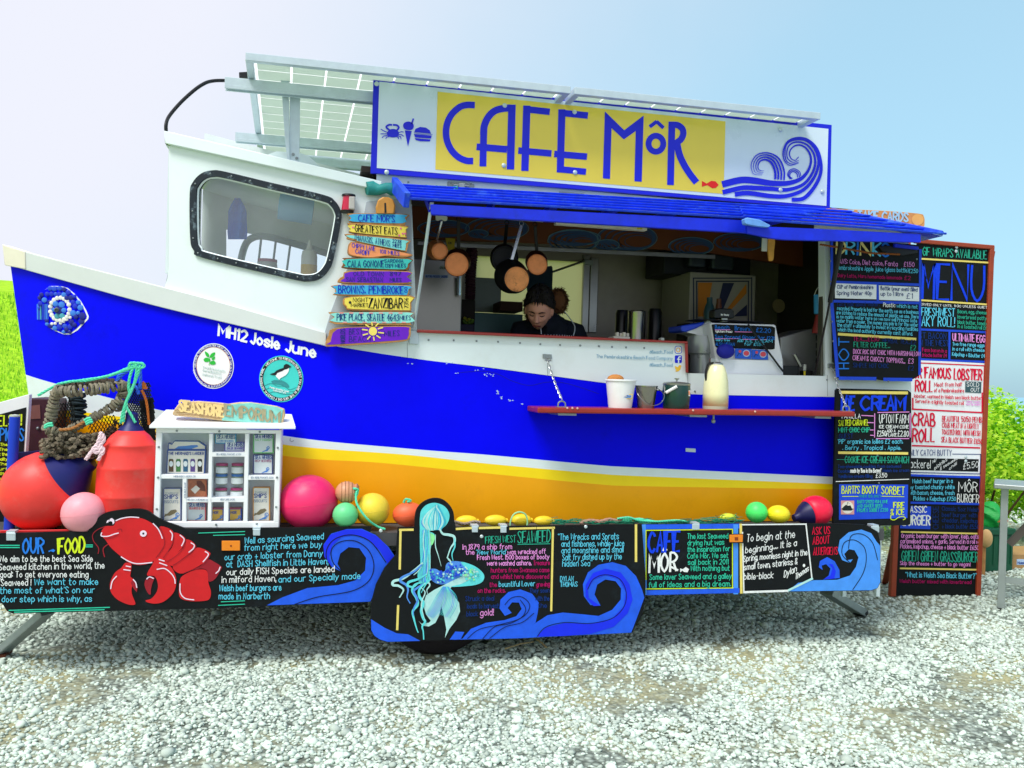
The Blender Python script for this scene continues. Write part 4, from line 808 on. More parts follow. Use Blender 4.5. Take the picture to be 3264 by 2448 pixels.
for i, x in enumerate((200,225,250,285,310,335,360)): line(ey, hull, 'e', CAPM[(2,3,5,0,3,2,3)[i]], 17, x, 430-10*i if i < 3 else 430, x+4, 655, lift=.006+.0003*i, name='plastic_straw')
# ---- lettering beside the hatch and social icons
GT = M('grey_blue_lettering', '7fb0cc', .6)
for s_, x0, y0, x1, y1 in (('@Beach_Food', 598,1166,760,1166), ('The Pembrokeshire Beach Food Company', 224,1196,762,1212), ('@Beach_Food', 598,1256,760,1258)): text(TR, sw, 'E', s_, x0,y0,x1,y1, 23, GT, w=3.6, lift=.0015, jit=.02)
def rrect(x0, y0, x1, y1, r): 
    o = []
    for cx_, cy_, a in ((x1-r,y0+r,-90),(x1-r,y1-r,0),(x0+r,y1-r,90),(x0+r,y0+r,180)): o += [v for t in range(5) for v in (cx_+r*math.cos(R(a+22.5*t)), cy_+r*math.sin(R(a+22.5*t)))]
    return o
shape(TR, sw, 'E', SB, *rrect(776,1112,826,1166,14), lift=.0015, name='social_icon'); shape(TR, sw, 'E', WHITE, *rrect(780,1116,822,1162,11), lift=.0022, name='social_icon')
disc(TR, sw, 'E', 800,1140, 16,17, M('icon_peach', 'f0b060', .5), .003, 'social_icon', 20); disc(TR, sw, 'E', 800,1140, 10,11, WHITE, .0037, 'social_icon', 16)
shape(TR, sw, 'E', SB, *rrect(776,1178,826,1232,8), lift=.0015, name='social_icon'); stk('social_icon', 'E', [(8, (816,1188,806,1190,803,1200,803,1230)), (7, (794,1205,815,1206))], WHITE, .0022, parent=TR, surf=sw)
shape(TR, sw, 'E', M('icon_yellow', 'f2c23a', .5), 776,1252, 788,1258, 800,1262, 804,1250, 814,1246, 824,1252, 818,1262, 816,1276, 804,1290, 788,1294, 776,1288, 788,1284, 780,1274, lift=.0015, name='social_icon')
# ================================================================== SHELF
SHY = .03; shf = kid(bpy.data.objects.new('serving_shelf', None), TR); COL.objects.link(shf)
a, c = on_y((1714,1298), SHY), on_y((2727,1312), SHY); tk = .030
zt = lambda x, a=a.copy(), c=c.copy(): a.z+(c.z-a.z)*(x-a.x)/(c.x-a.x)
MB().add([a, c, V((c.x, YW-.002, c.z)), V((a.x, YW-.002, a.z))]+[v-V((0,0,tk)) for v in (a, c, V((c.x, YW-.002, c.z)), V((a.x, YW-.002, a.z)))], [(0,1,2,3),(4,5,6,7),(0,1,5,4),(1,2,6,5),(2,3,7,6),(3,0,4,7)]).build('shelf_board', M('red_varnished_shelf', '9c2a1e', .4, var=.2, scale=14, coat=.25), shf, bev=.008, seg=3)
screws('shelf_screw', pxs('s', 135,275, 155,275, 175,276, 634,284, 880,289), SHY-.001, .006, shf, M('pale_screw', 'e0b0a0', .4))
for p in pxs('s', 125,289, 640,298, 1130,308): q = on_y(p, .1); MB().box((q.x-.05, .05, zt(q.x)-tk-.012), (q.x+.05, YW-.01, zt(q.x)-tk-.001)).build('shelf_hinge', GALV, shf)
q = on_y(px('s', 715,312), .08); MB().tube([V((q.x, .08, zt(q.x)-tk)), V((q.x, .08, zt(q.x)-tk-.03))], .006).build('shelf_catch', GALV, shf); MB().ball((q.x, .08, zt(q.x)-tk-.035), .012).build('shelf_catch', GALV, shf, smooth=True)
lk = None
def chain(p0, p1):
    global lk
    n = max(4, int((p1-p0).length/.017)); d = (p1-p0).normalized()
    for i in range(n):
        t = (i+.5)/n; q = p0.lerp(p1, t)+V((0,0,-.012*math.sin(math.pi*t)))
        if lk is None:
            pts = [V((.0045*math.cos(2*math.pi*j/12), 0, (.008 if math.sin(2*math.pi*j/12) > 0 else -.008)+.0045*math.sin(2*math.pi*j/12))) for j in range(12)]
            o = MB().tube(pts, .0018, 5, closed=True).build('chain_link', M('chain_steel', 'c8ccca', .3, .85), None, smooth=True); lk = o.data
        else: o = bpy.data.objects.new('chain_link', lk); COL.objects.link(o)
        o.rotation_euler = (d.to_track_quat('Z', 'Y') @ Matrix.Rotation(R(90*(i % 2)+20), 3, 'Z').to_quaternion()).to_euler(); o.location = q; kid(o, shf)
for w0, w1 in ((px('D',1648,1318), px('D',1750,1600)), (px('E',1890,1275), px('E',1984,1535))):
    p0 = on_y(w0, YW-.02); p1 = on_y(w1, SHY+.05); chain(p0, p1)
    slab(shf, 'chain_bracket', GALV, [(w0[0]-14, w0[1]-18), (w0[0]+14, w0[1]-16), (w0[0]+14, w0[1]-2), (w0[0]-14, w0[1]-4)], YW-.01, .01)
    MB().tube([p0+V((-.016,-.004,.01)), p0+V((-.012,-.02,-.006)), p0+V((.012,-.02,-.006)), p0+V((.016,-.004,.01))], .004, 6).build('chain_eye', GALV, shf, smooth=True)
    z_ = zt(p1.x); MB().tube(cat3([V((p1.x-.02, SHY+.05, z_)), V((p1.x-.018, SHY+.05, z_+.022)), V((p1.x, SHY+.05, z_+.032)), V((p1.x+.018, SHY+.05, z_+.022)), V((p1.x+.02, SHY+.05, z_))], 4), .0042, 6).build('chain_eye', GALV, shf, smooth=True)
    MB().box((p1.x-.03, SHY+.035, z_), (p1.x+.03, SHY+.065, z_+.003)).build('chain_plate', GALV, shf)
# ================================================================== SKIRT BOARDS
YK = 0.0; sk = SY(YK)
B1_ = M('wave_blue_bright', (4, 40, 240), .6, var=.15, scale=12); B2_ = M('wave_blue_mid', (22, 92, 236), .6, var=.25, scale=14); B3_ = M('wave_blue_light', (70, 150, 245), .6, var=.2, scale=14)
LK = BLACK
# --- left board
b1 = thing('chalkboard_panel', 'black skirt board headed OUR FOOD with a painted red lobster', 'chalkboard', tuple(sk((600,1940))))
lobtop = pxs('W', -12,340, 40,255, 100,180, 200,88, 340,42, 560,17, 720,10, 850,42, 960,120, 1100,190, 1220,232, 1390,292)
out1 = [(-60,1702)]+[(250,1694)]+cat(lobtop, 3)+[(1000,1681),(1184,1678),(1180,1700),(1255,1770),(1225,1830),(1178,1919),(687,1939)]+[(40,1956),(22,1948),(8,1925),(-60,1900)]
MB().prism([on_y(p, YK) for p in out1], (0,.018,0)).build('panel_board', BLACK, b1)
for s_, x0, y0, x1, y1, h, k in (('OUR', 128,985,240,982, 82, 's'), ('FOOD', 325,985,468,978, 82, 'l'), ('We aim to be the best Sea Side', -2,1032,515,1030, 34, 'w'), ('Seaweed kitchen in the world, the', -5,1078,580,1068, 34, 'w'), ('goal: To get everyone eating', 0,1118,490,1118, 34, 'w'), ("Seaweed !", 5,1165,172,1162, 34, 'w'), ('We want to make', 192,1160,545,1158, 34, 'c'), ("the most of what'S on our", 0,1208,525,1204, 34, 'c'), ('door step which is why, as', 10,1256,510,1252, 34, 'c')): text(b1, sk, 'H', s_, x0,y0,x1,y1,h,k, w=(11 if h > 60 else 4.6))
shape(b1, sk, 'H', 's', 270,970, 282,966, 296,960, 308,968, 298,978, 282,972, 271,978, lift=.003, name='painted_fish')
for q in ((0,940,108,940),(0,952,108,952),(478,938,515,938),(478,948,515,948),(50,1302,610,1285),(80,1312,580,1298)): line(b1, sk, 'H', 't', 6, *q)
for q in ((1560,350,2212,328),(1770,382,2212,372),(1880,1320,2212,1305),(1840,1370,2212,1352)): line(b1, sk, 'W', 't', 12, *q)
for s_, x0, y0, x1, y1, h, k in (('Well as sourcing Seaweed', 1362,930,1800,905,34,'c'), ("from right here we buy", 1360,970,1790,950,34,'c'), ('our crab + lobster from Danny', 1250,1022,1795,1000,34,'c'), ('at  DASH Shellfish in Little Haven,', 1260,1062,1825,1045,34,'c'), ('our daily FISH Specials are landed', 1260,1105,1860,1088,34,'w'), ('in milford Haven,', 1235,1148,1535,1140,34,'w'), ('and our Specially made', 1550,1146,2005,1125,34,'c'), ('Welsh beef burgers are', 1222,1195,1565,1190,34,'c'), ('made in Narberth', 1218,1240,1500,1238,34,'c')): text(b1, sk, 'H', s_, x0,y0,x1,y1,h,k, w=4.6)
# wave
shape(b1, sk, 'I', B2_, 0,884, 90,838, 240,782, 420,765, 520,738, 578,680, 584,605, 545,548, 482,542, 432,580, 416,640, 440,686, 382,658, 338,595, 335,525, 380,462, 470,436, 560,434, 640,470, 715,540, 760,606, 700,690, 660,760, 608,862, lift=.002, name='painted_wave')
shape(b1, sk, 'I', B1_, 385,660, 340,600, 333,535, 372,470, 455,440, 560,438, 650,478, 715,545, 752,604, 712,642, 665,562, 600,500, 520,472, 440,482, 385,532, 366,600, lift=.0035, name='painted_wave')
for i, q in enumerate(((440,684,390,632,380,560,430,512,520,506,598,560,630,650,600,740,500,800,300,835,165,878), (425,690,362,640,352,560,400,495,500,470,610,510,700,630))): line(b1, sk, 'I', BLACK, 5, *q, lift=.0045+.0003*i, smooth=True, name='wave_line')
# lobster
LR = M('lobster_red', 'd3141c', .6, var=.18, scale=10); LRD = M('lobster_dark_red', '9c0c22', .6, var=.2, scale=10); LW = M('lobster_highlight', 'f2dff0', .5)
lob = kid(bpy.data.objects.new('painted_lobster', None), b1); COL.objects.link(lob)
def LS(mat, lift, *q, sm=True, n='lobster_shape'): shape(lob, sk, 'W', mat, *q, lift=lift, name=n, smooth=sm)
LS(LR, .0020, 1010,268, 1110,270, 1205,330, 1215,420, 1180,540, 1060,700, 980,700, 1040,560, 1075,440, n='tail_segment')
LS(LR, .0021, 1215,345, 1310,370, 1375,425, 1370,480, 1320,570, 1110,755, 1070,690, 1180,560, 1215,440, n='tail_segment')
LS(LR, .0022, 1385,440, 1460,460, 1522,525, 1510,570, 1430,640, 1215,800, 1190,815, 1110,760, 1330,570, 1378,480, n='tail_segment')
LS(LR, .0023, 1530,560, 1620,570, 1715,620, 1722,660, 1650,760, 1500,850, 1360,915, 1260,905, 1205,810, 1440,650, n='tail_segment')
LS(LRD, .0024, 1700,720, 1790,760, 1880,820, 1885,850, 1800,990, 1720,1035, 1690,1000, 1680,880, 1600,850, 1500,870, 1640,780, n='tail_fin')
LS(LR, .0026, 1340,950, 1480,880, 1620,862, 1685,900, 1700,1050, 1735,1170, 1720,1270, 1650,1305, 1440,1310, 1300,1260, 1285,1120, 1300,1010, n='tail_fin')
LS(LR, .0030, 190,330, 250,255, 360,245, 400,180, 520,140, 720,135, 860,185, 990,280, 1070,400, 1072,520, 1010,660, 900,760, 760,800, 600,780, 480,690, 330,560, 250,450, 205,400, n='lobster_body')
LS(LR, .0032, 530,770, 610,790, 610,880, 600,960, 640,1000, 625,1080, 620,1200, 668,1330, 650,1362, 560,1355, 420,1290, 330,1190, 310,1080, 340,980, 390,900, 470,840, n='claw')
LS(LRD, .0034, 640,1000, 680,1040, 700,1120, 690,1185, 660,1150, 630,1110, 605,1050, n='claw_tip', sm=False)
LS(LR, .0036, 960,700, 1050,690, 1110,760, 1190,850, 1240,960, 1245,1080, 1200,1200, 1080,1310, 960,1345, 850,1330, 815,1300, 900,1270, 975,1170, 985,1060, 940,960, 840,950, 850,890, 900,810, n='claw')
LS(LRD, .0038, 830,990, 900,965, 940,985, 910,1060, 890,1150, 885,1215, 850,1200, 805,1110, 802,1040, n='claw_tip')
def LL(mat, w, lift, *q): line(lob, sk, 'W', mat, w, *q, lift=lift, smooth=True, name='lobster_line')
for i, q in enumerate(((1020,275,1075,420,1070,540,960,700), (1205,335,1200,470,1130,610,1060,700), (1375,430,1340,570,1220,690,1110,755), (1515,530,1460,620,1320,730,1205,805), (1710,690,1600,810,1440,880,1340,920), (420,300,470,295,480,330), (240,430,330,420,420,380))): LL(LRD, 9, .0044+.0001*i, *q)
for i, q in enumerate(((395,175,480,142,600,124,720,132), (920,215,990,290,1030,370,1050,425), (470,685,580,750,700,782,905,765), (1160,318,1192,370,1182,450), (1300,380,1358,440,1322,530), (1455,488,1500,520,1485,570,1425,620), (1655,610,1700,655,1625,755), (1300,1065,1305,1190,1370,1270,1495,1292), (1865,830,1845,880,1805,918), (405,958,345,1030,322,1135), (640,1005,675,1050,690,1118), (830,998,870,968,925,990), (975,862,1080,850,1170,915,1220,990,1232,1060), (1005,722,1078,745), (1010,770,1115,808), (540,815,602,826), (505,865,598,878), (195,345,190,390,280,395,370,365,430,350))): LL(LW, 15, .0050+.0001*i, *q)
LL(LRD, 12, .0028, 250,255, 140,300, 70,370, 80,460, 150,560, 145,640); LL(LRD, 14, .0029, 395,390, 340,470, 240,540, 215,590, 235,685)
disc(lob, sk, 'W', 782,357, 48,45, LW, .0060, 'rivet_eye', 24); disc(lob, sk, 'W', 782,357, 15,15, DK, .0066, 'rivet_eye', 16)
shape(lob, sk, 'W', LW, 258,208, 275,170, 300,160, 290,200, lift=.005, name='eye_white'); shape(lob, sk, 'W', LW, 298,190, 310,150, 340,138, 372,165, 375,205, 352,230, 345,195, 325,180, lift=.005, name='eye_white')
# marker lamp, clips
def marker(parent, Y, c, x0, y0, x1, y1):
    slab(parent, 'marker_lamp_base', BLACKP, pxs(c, x0,y0, x1,y0, x1,y1, x0,y1), Y-.008, .008); slab(parent, 'marker_lamp', M('amber_reflector', 'f28a18', .25, var=.15, coat=.5), pxs(c, x0+8,y0+6, x1-8,y0+5, x1-10,y1-7, x0+8,y1-6), Y-.016, .008)
    slab(parent, 'marker_lamp_boss', M('amber_dark', '8a3a08', .4), pxs(c, (x0+x1)/2-12,(y0+y1)/2-10, (x0+x1)/2+12,(y0+y1)/2-10, (x0+x1)/2+12,(y0+y1)/2+12, (x0+x1)/2-12,(y0+y1)/2+12), Y-.0175, .0015, 0)
marker(b1, YK, 'W', 1880,455,2155,605)
def clip(parent, c, x, y, w_, h_, Y):
    slab(parent, 'spring_clip', ALU, pxs(c, x-w_,y-h_, x+w_,y-h_, x+w_,y+h_, x-w_,y+h_), Y-.006, .006)
    q = on_y(px(c, x, y-h_), Y); MB().box((q.x-.018, q.y-.004, q.z-.002), (q.x+.018, q.y+.05, q.z+.008)).build('spring_clip', ALU, parent)
clip(b1, 'H', 60,892, 26,22, YK); clip(b1, 'H', 1428,868, 20,18, YK)
# --- middle board over the wheel
YM = -.035; sm_ = SY(YM)
b2 = thing('chalkboard_panel', 'black board over the wheel with a painted turquoise mermaid and FRESH WEST SEAWEED text', 'chalkboard', tuple(sm_((1600,2030))))
head = pxs('U', 570,398, 572,300, 590,215, 640,150, 710,108, 790,92, 870,108, 940,165, 980,240, 990,330, 1005,398)
out2 = pxs('U', 392,402)+cat(head, 3)+[(2046,1671),(2052,1760),(2058,1840),(2057,1900),(2048,1960),(2014,2017)]+pxs('U', 280,1616, 200,1592, 140,1550, 108,1490, 104,1370, 108,1210, 160,1010, 250,835, 372,690)
MB().prism([on_y(p, YM) for p in out2], (0,.018,0)).build('panel_board', BLACK, b2)
shape(b2, sm_, 'I', B2_, 1090,1086, 1150,1080, 1200,1022, 1290,986, 1400,970, 1466,948, 1498,905, 1482,868, 1442,866, 1416,900, 1440,928, 1400,946, 1368,902, 1374,850, 1420,806, 1490,790, 1560,816, 1600,870, 1592,930, 1580,985, 1470,1078, lift=.002, name='painted_wave')
shape(b2, sm_, 'I', B2_, 1470,1078, 1560,1000, 1650,942, 1740,926, 1850,936, 1950,946, 2030,910, 2080,850, 2082,785, 2050,742, 1990,732, 1942,762, 1926,820, 1962,886, 1902,882, 1864,830, 1858,760, 1888,690, 1950,646, 2030,630, 2110,652, 2170,712, 2205,790, 2219,838, 2180,945, 2142,1044, lift=.0024, name='painted_wave')
shape(b2, sm_, 'I', B1_, 1585,1068, 1640,1014, 1750,988, 1900,992, 2030,962, 2098,890, 2110,806, 2072,732, 1990,706, 1922,732, 1888,790, 1892,840, 1958,886, 1920,888, 1874,836, 1874,764, 1918,694, 1992,668, 2080,690, 2132,760, 2150,850, 2122,930, 2040,1010, 1900,1052, 1750,1064, lift=.0036, name='painted_wave')
for i, q in enumerate(((1590,1066,1640,1012,1750,985,1900,990,2030,960,2100,890,2112,806,2074,730,1990,704,1920,730,1886,790), (1270,1080,1340,1010,1430,990,1520,940,1545,880,1500,835,1440,840,1400,880), (1180,1080,1250,1025,1380,995,1490,960,1522,905,1490,852), (1310,1078,1400,1012,1500,985,1570,930))): line(b2, sm_, 'I', BLACK, 4, *q, lift=.0042+.0003*i, smooth=True, name='wave_line')
shape(b2, sm_, 'U', B2_, 108,1372, 250,1462, 380,1522, 500,1532, 630,1602, 285,1612, 205,1588, 145,1548, 112,1490, lift=.002, name='painted_wave'); shape(b2, sm_, 'U', B2_, 940,1588, 1000,1502, 1095,1508, 1055,1586, lift=.002, name='painted_wave')
PALE = M('pale_yellow_chalk', 'ecd870', .75, var=.15, scale=40)
for q in ((420,430,412,840), (395,1230,385,1482), (412,428,552,426), (1012,418,1170,408), (1255,408,1480,403)): line(b2, sm_, 'U', PALE, 24, *q, lift=.0025)
for q in ((1590,430,1690,428), (1682,430,1672,915), (1430,434,1580,430)): line(b2, sm_, 'I', PALE, 12, *q, lift=.0027)
line(b2, sm_, 'I', PALE, 14, 2170,412, 2170,625, lift=.0027)
for s_, x0, y0, x1, y1, h, k in (('FRESH WEST', 1285,520,1462,513,40,'g'), ('SEAWEED', 1475,518,1665,512,70,'g'), ('In 1879 a ship from', 1152,556,1440,553,30,'p'), ('the', 1170,585,1220,584,28,'p'), ("'New World'", 1232,585,1408,583,28,'c'), ('was wrecked off', 1415,584,1638,580,28,'p'), ('Fresh West. 1500 boxes of booty', 1238,616,1660,612,28,'p'), ('were washed ashore.', 1295,650,1555,648,28,'p'), ('Treasure', 1568,648,1662,646,26,'m'), ('hunters from Swansea came', 1318,690,1660,688,26,'m'), ('and whilst here discovered', 1320,728,1658,726,26,'m'), ('the', 1310,775,1352,775,26,'m'), ('bountiful Laver', 1365,775,1575,770,30,'c'), ('growing', 1585,775,1662,770,26,'m'), ('on the rocks.', 1240,810,1402,808,26,'m'), ('They soon', 1545,810,1660,808,26,'d'), ('Struck a deal', 1168,858,1335,856,28,'d'), ('with the', 1580,856,1660,856,26,'d'), ('locals to harvest', 1178,903,1362,900,28,'d'), ('the', 1595,898,1645,898,26,'d'), ('black', 1175,948,1240,946,28,'d'), ('gold!', 1255,946,1332,942,38,'p'),
  ('"The Wrecks and Sprats', 1712,500,2068,495,36,'c'), ('and fishbones, whale-juice', 1732,540,2100,535,34,'c'), ('and moonshine and small', 1732,578,2095,572,34,'c'), ('Salt fry dished up by the', 1738,618,2085,612,34,'c'), ('hidden Sea"', 1738,656,1910,652,34,'c'), ('DYLAN', 1725,742,1802,740,28,'c'), ('THOMAS', 1725,775,1825,773,28,'c')): text(b2, sm_, 'I', s_, x0,y0,x1,y1,h,k, w=(5 if h > 60 else 4.2))
line(b2, sm_, 'I', 'g', 4, 1475,526, 1665,522)
# mermaid
HC = [M('mermaid_'+n_, c_, .6, var=.2, scale=30) for n_, c_ in (('cyan', '5fdde0'), ('blue', '4f92ea'), ('pale', 'b4e6e2'), ('green', '8ff0a0'), ('deep', '1f4ad8'), ('aqua', '38b8d0'))]
mer = kid(bpy.data.objects.new('painted_mermaid', None), b2); COL.objects.link(mer)
def ms(k, lift, *q, sm=True, n='mermaid_shape'): shape(mer, sm_, 'U', HC[k], *q, lift=lift, name=n, smooth=sm)
def ml_(k, w, lift, *q, n='hair_strand', tp_=None): lines_on(n, [(cat(pxs('U', *q), 8), w*CROP['U'][2])], sm_, lift, HC[k], mer, tp_)
ms(0, .0020, 625,300, 640,220, 700,160, 790,142, 880,175, 930,240, 935,310, 900,380, 840,420, 760,435, 690,445, 660,430, 640,460, 625,400, n='hair')
ms(0, .0022, 628,380, 660,430, 720,445, 775,470, 785,520, 765,560, 745,600, 735,660, 740,730, 730,860, 715,980, 660,1010, 620,990, 600,900, 630,780, 625,600, n='hair')
ms(3, .0026, 690,470, 760,470, 785,510, 760,580, 735,600, 725,680, 700,640, 680,560, n='back_glow')
ms(1, .0022, 725,850, 790,840, 850,870, 890,860, 905,790, 960,760, 1060,765, 1180,800, 1240,860, 1180,900, 1080,920, 960,980, 860,1005, 780,985, 730,930, n='hip_scales')
ms(0, .0024, 1060,770, 1180,800, 1260,850, 1305,910, 1290,970, 1230,1005, 1120,1022, 950,1028, 1000,980, 1080,920, 1150,890, n='tail')
ms(2, .0027, 1120,900, 1150,900, 1140,960, 1060,1000, 960,1025, 945,1060, 985,1120, 1040,1200, 1050,1290, 1010,1380, 940,1470, 890,1570, 905,1480, 880,1340, 855,1250, 850,1220, 860,1200, 830,1330, 790,1410, 720,1450, 650,1440, 612,1390, 640,1420, 720,1410, 740,1390, 690,1320, 660,1220, 690,1120, 780,1060, 880,1010, 980,960, n='tail_fin', sm=False)
rs_ = random.Random(2)
for i in range(26):
    t = i/25; x = 640+290*t; ml_(rs_.choice((1,2,5,0,2)), 8+5*rs_.random(), .0032+i*.00012, 815-rs_.random()*20,165+rs_.random()*20, x*.6+815*.4-20,250+rs_.random()*20, x*.85+100,340+20*rs_.random(), 700+(x-640)*.5,420+15*rs_.random())
for i in range(20):
    x = 635+rs_.random()*90; ml_(rs_.choice((1,2,5,0,3)), 7+5*rs_.random(), .0036+i*.00012, x,430, x-10+20*rs_.random(),560, x+5,700, x-25+40*rs_.random(),850, x-30+30*rs_.random(),980)
for i, (k, w_, q) in enumerate(((2,26,(650,780,560,860,450,940,350,970,340,1010,400,1020,450,1060,430,1110,412,1138)), (1,24,(640,800,560,870,440,930,420,970,480,1010,500,1060,490,1140,520,1200)), (0,24,(690,900,600,950,510,980,500,1020,560,1030,600,1000)), (0,26,(640,980,570,1010,545,1070,590,1150,600,1220,550,1290,565,1380,590,1470,605,1508)), (1,22,(660,1000,600,1040,560,1080,600,1170,560,1260,555,1330)), (0,28,(680,990,620,1060,620,1130,660,1200,640,1280,660,1360,680,1400,650,1450,660,1500,665,1580)), (2,12,(640,1040,680,1090,650,1170,640,1240,660,1320,680,1390)), (2,14,(670,1000,720,990,728,1020,700,1060,705,1100)), (0,16,(720,880,730,950,690,1000,640,1090)), (2,26,(840,430,870,470,930,480,985,500,990,560,950,620,915,720)), (0,14,(990,520,995,600,965,680,975,750)), (2,9,(790,480,790,600,820,700,850,810)), (2,16,(915,720,930,740,950,765,940,800)), (2,9,(560,905,600,870,640,820)))): ml_(k, w_, .0066+i*.0002, *q, tp_=lambda t: .5+.6*math.sin(math.pi*min(1, t*1.1+.05)) if t < .9 else .45)
for i in range(150):
    t = rs_.random(); x = 735+510*t; yc = (925 if x < 880 else 870+(x-880)*.06); y = yc+rs_.gauss(0, 38 if x < 1150 else 26); r = 7+9*rs_.random()
    if x < 900 and y < 850: continue
    disc(mer, sm_, 'U', x, y, r, r, HC[rs_.choice((4,2,5,4,0,4) if x < 1100 else (3,2,0,2))], .0042+i*.00006, 'fish_scale', 8)
for i in range(16): x = 700+18*i; ml_(rs_.choice((0,5,1)), 5, .0094+i*.0001, 900+(i-8)*4,1030, 800+14*i,1130, x+40,1240, (690+10*i if i < 8 else 700+16*i),1320+6*(i % 8))
clip(b2, 'U', 1208,425, 32,30, YM); clip(b2, 'U', 1510,425, 32,34, YM)
screws('board_screw', pxs('U', 1278,498, 212,436)+pxs('I', 1875,422), YM-.001, .009, b2, M('screw_cap', 'c9d8da', .35, .3))
# --- right board
b3 = thing('chalkboard_panel', 'black skirt board at the stern with CAFE MÔR story and ASK US ABOUT ALLERGENS', 'chalkboard', tuple(sk((2420,1890))))
out3 = pxs('J', 300,492, 1000,485, 1690,485, 1900,492, 1985,540, 2004,615, 2006,900, 1985,940, 1940,957, 1340,966, 350,990, 300,985)
MB().prism([on_y(p, YK) for p in out3], (0,.018,0)).build('panel_board', BLACK, b3)
for i, q in enumerate(((316,508,1000,502), (985,500,985,972), (1000,956,350,972), (334,500,340,975))): line(b3, sk, 'J', B3_ if i % 2 else B2_, 34, *q, lift=.002+.0003*i)
for i, q in enumerate(((352,532,962,524), (962,524,962,940), (350,945,966,938), (352,535,352,880))): line(b3, sk, 'J', CH('l'), 7, *q, lift=.0035+.0002*i)
for s_, x0, y0, x1, y1, h, k, w_ in (('CAFE', 370,690,585,682,140,'b',17), ('MÔR', 375,830,565,815,130,'w',15), ('The last Seaweed', 645,592,930,588,36,'t',5.5), ('drying hut was', 645,638,902,632,36,'t',5.5), ('the inspiration for', 645,685,942,678,36,'t',5.5), ('Cafe Môr. We set', 645,730,930,725,36,'t',5.5), ('sail back in 2011', 648,775,932,770,36,'t',5.5), ('With nothing but', 668,818,940,815,36,'t',5.5), ('Some laver Seaweed and a galley', 378,880,955,872,38,'t',5.5), ('full of ideas and a big dream.', 372,935,948,925,38,'t',5.5)): text(b3, sk, 'J', s_, x0,y0,x1,y1,h,k, w=w_)
shape(b3, sk, 'J', 'w', 592,800, 612,806, 632,790, 655,805, 645,828, 620,825, 608,815, 594,828, lift=.003, name='painted_fish'); line(b3, sk, 'J', 'w', 14, 530,790, 575,812, lift=.0032)
line(b3, sk, 'J', PALE, 18, 1020,490, 1024,972, lift=.0025); line(b3, sk, 'I', PALE, 1, 0,0, 1,0, lift=.0025) if False else None
for i, q in enumerate(((1030,492,1482,488), (1480,488,1522,872), (1525,872,1350,958), (1350,958,1042,968), (1042,968,1032,545))): line(b3, sk, 'J', CH('w') if i != 2 else HC[2], 15 if i in (2,3) else 9, *q, lift=.0035+.0002*i)
for s_, x0, y0, x1, y1, h, k in (('To begin at the', 1062,612,1400,585,52,'w'), ('beginning..... It is a', 1052,695,1412,640,44,'w'), ('Spring, moonless night in the', 1040,752,1488,706,40,'w'), ('small town, starless &', 1042,812,1418,770,42,'w'), ('bible-black', 1042,880,1248,868,44,'w'), ('Dylan', 1325,862,1412,820,44,'w'), ('Thomas', 1405,880,1498,815,40,'w')): text(b3, sk, 'J', s_, x0,y0,x1,y1,h,k, w=5.5, jit=.25, slant=.08)
disc(b3, sk, 'J', 1466,780, 9,12, CH('w'), .003, 'painted_star', 10)
for s_, x0, y0, x1, y1 in (('ASK US', 1525,562,1648,556), ('ABOUT', 1528,632,1645,622), ('ALLERGENS', 1532,705,1702,700)): text(b3, sk, 'J', s_, x0,y0,x1,y1, 52, 'r', w=6)
shape(b3, sk, 'J', B3_, 1350,962, 1425,902, 1530,884, 1700,880, 1790,850, 1832,790, 1850,722, 1822,672, 1782,664, 1750,698, 1768,742, 1810,736, 1790,762, 1735,742, 1705,672, 1718,600, 1780,546, 1870,526, 1940,552, 1978,612, 2003,640, 2003,898, 1984,938, 1940,954, lift=.002, name='painted_wave')
shape(b3, sk, 'J', B2_, 1600,880, 1640,850, 1652,802, 1622,770, 1590,780, 1598,812, 1570,792, 1578,748, 1630,720, 1682,750, 1716,812, 1718,868, lift=.0028, name='painted_wave'); shape(b3, sk, 'J', B1_, 1600,878, 1652,850, 1668,800, 1640,768, 1668,770, 1690,820, 1680,872, lift=.0036, name='painted_wave')
for i, q in enumerate(((1790,760,1735,700,1750,620,1820,600,1890,650,1905,740,1880,840,1810,950), (1780,660,1800,570,1880,560,1950,620,1985,740))): line(b3, sk, 'J', BLACK, 5, *q, lift=.0034+.0003*i, smooth=True, name='wave_line')
marker(b3, YK-.003, 'J', 935,558,1045,622); clip(b3, 'J', 705,508, 26,20, YK-.001); clip(b3, 'J', 1970,525, 28,22, YK+.02)
# ================================================================== DRIFTWOOD DISTANCE SIGNS
WOOD = M('driftwood', 'c08a52', .8, var=.4, scale=16, bump=.5, bscale=30); WOODD = M('dark_driftwood', '8a5a30', .85, var=.4, scale=16, bump=.5, bscale=30)
YP = YW-.062; sp_ = SY(YP)
PK = dict(blue='38aee0', yel='f0dc58', lteal='7fdcdc', org='f39a62', teal='3cc0b8', pur='6a10c8', pteal='8fe2d8')
PINK = M('sign_pink', 'f0a0a0', .7)
def plank(label, paint, out, inn, texts, Y=YP, dk=False):
    t = thing('driftwood_sign', label, 'sign', tuple(on_y(px('L', out[0], out[1]), Y+.02)), 'driftwood distance signs beside the hatch')
    j = [v+random.uniform(-3, 3) for v in out]
    slab(t, 'plank', WOODD if dk else WOOD, cat(pxs('L', *j), 3, True), Y, .028, bev=.005)
    s = SY(Y); poly_on('painted_face', cat(pxs('L', *inn), 3, True), s, .0015, M('sign_paint_'+paint, PK[paint], .7, var=.2, scale=25), t)
    for q in texts: text(t, s, 'L', *q[:7], w=q[7] if len(q) > 7 else max(6, q[5]*.11), lift=.003, jit=.14)
    return t, s
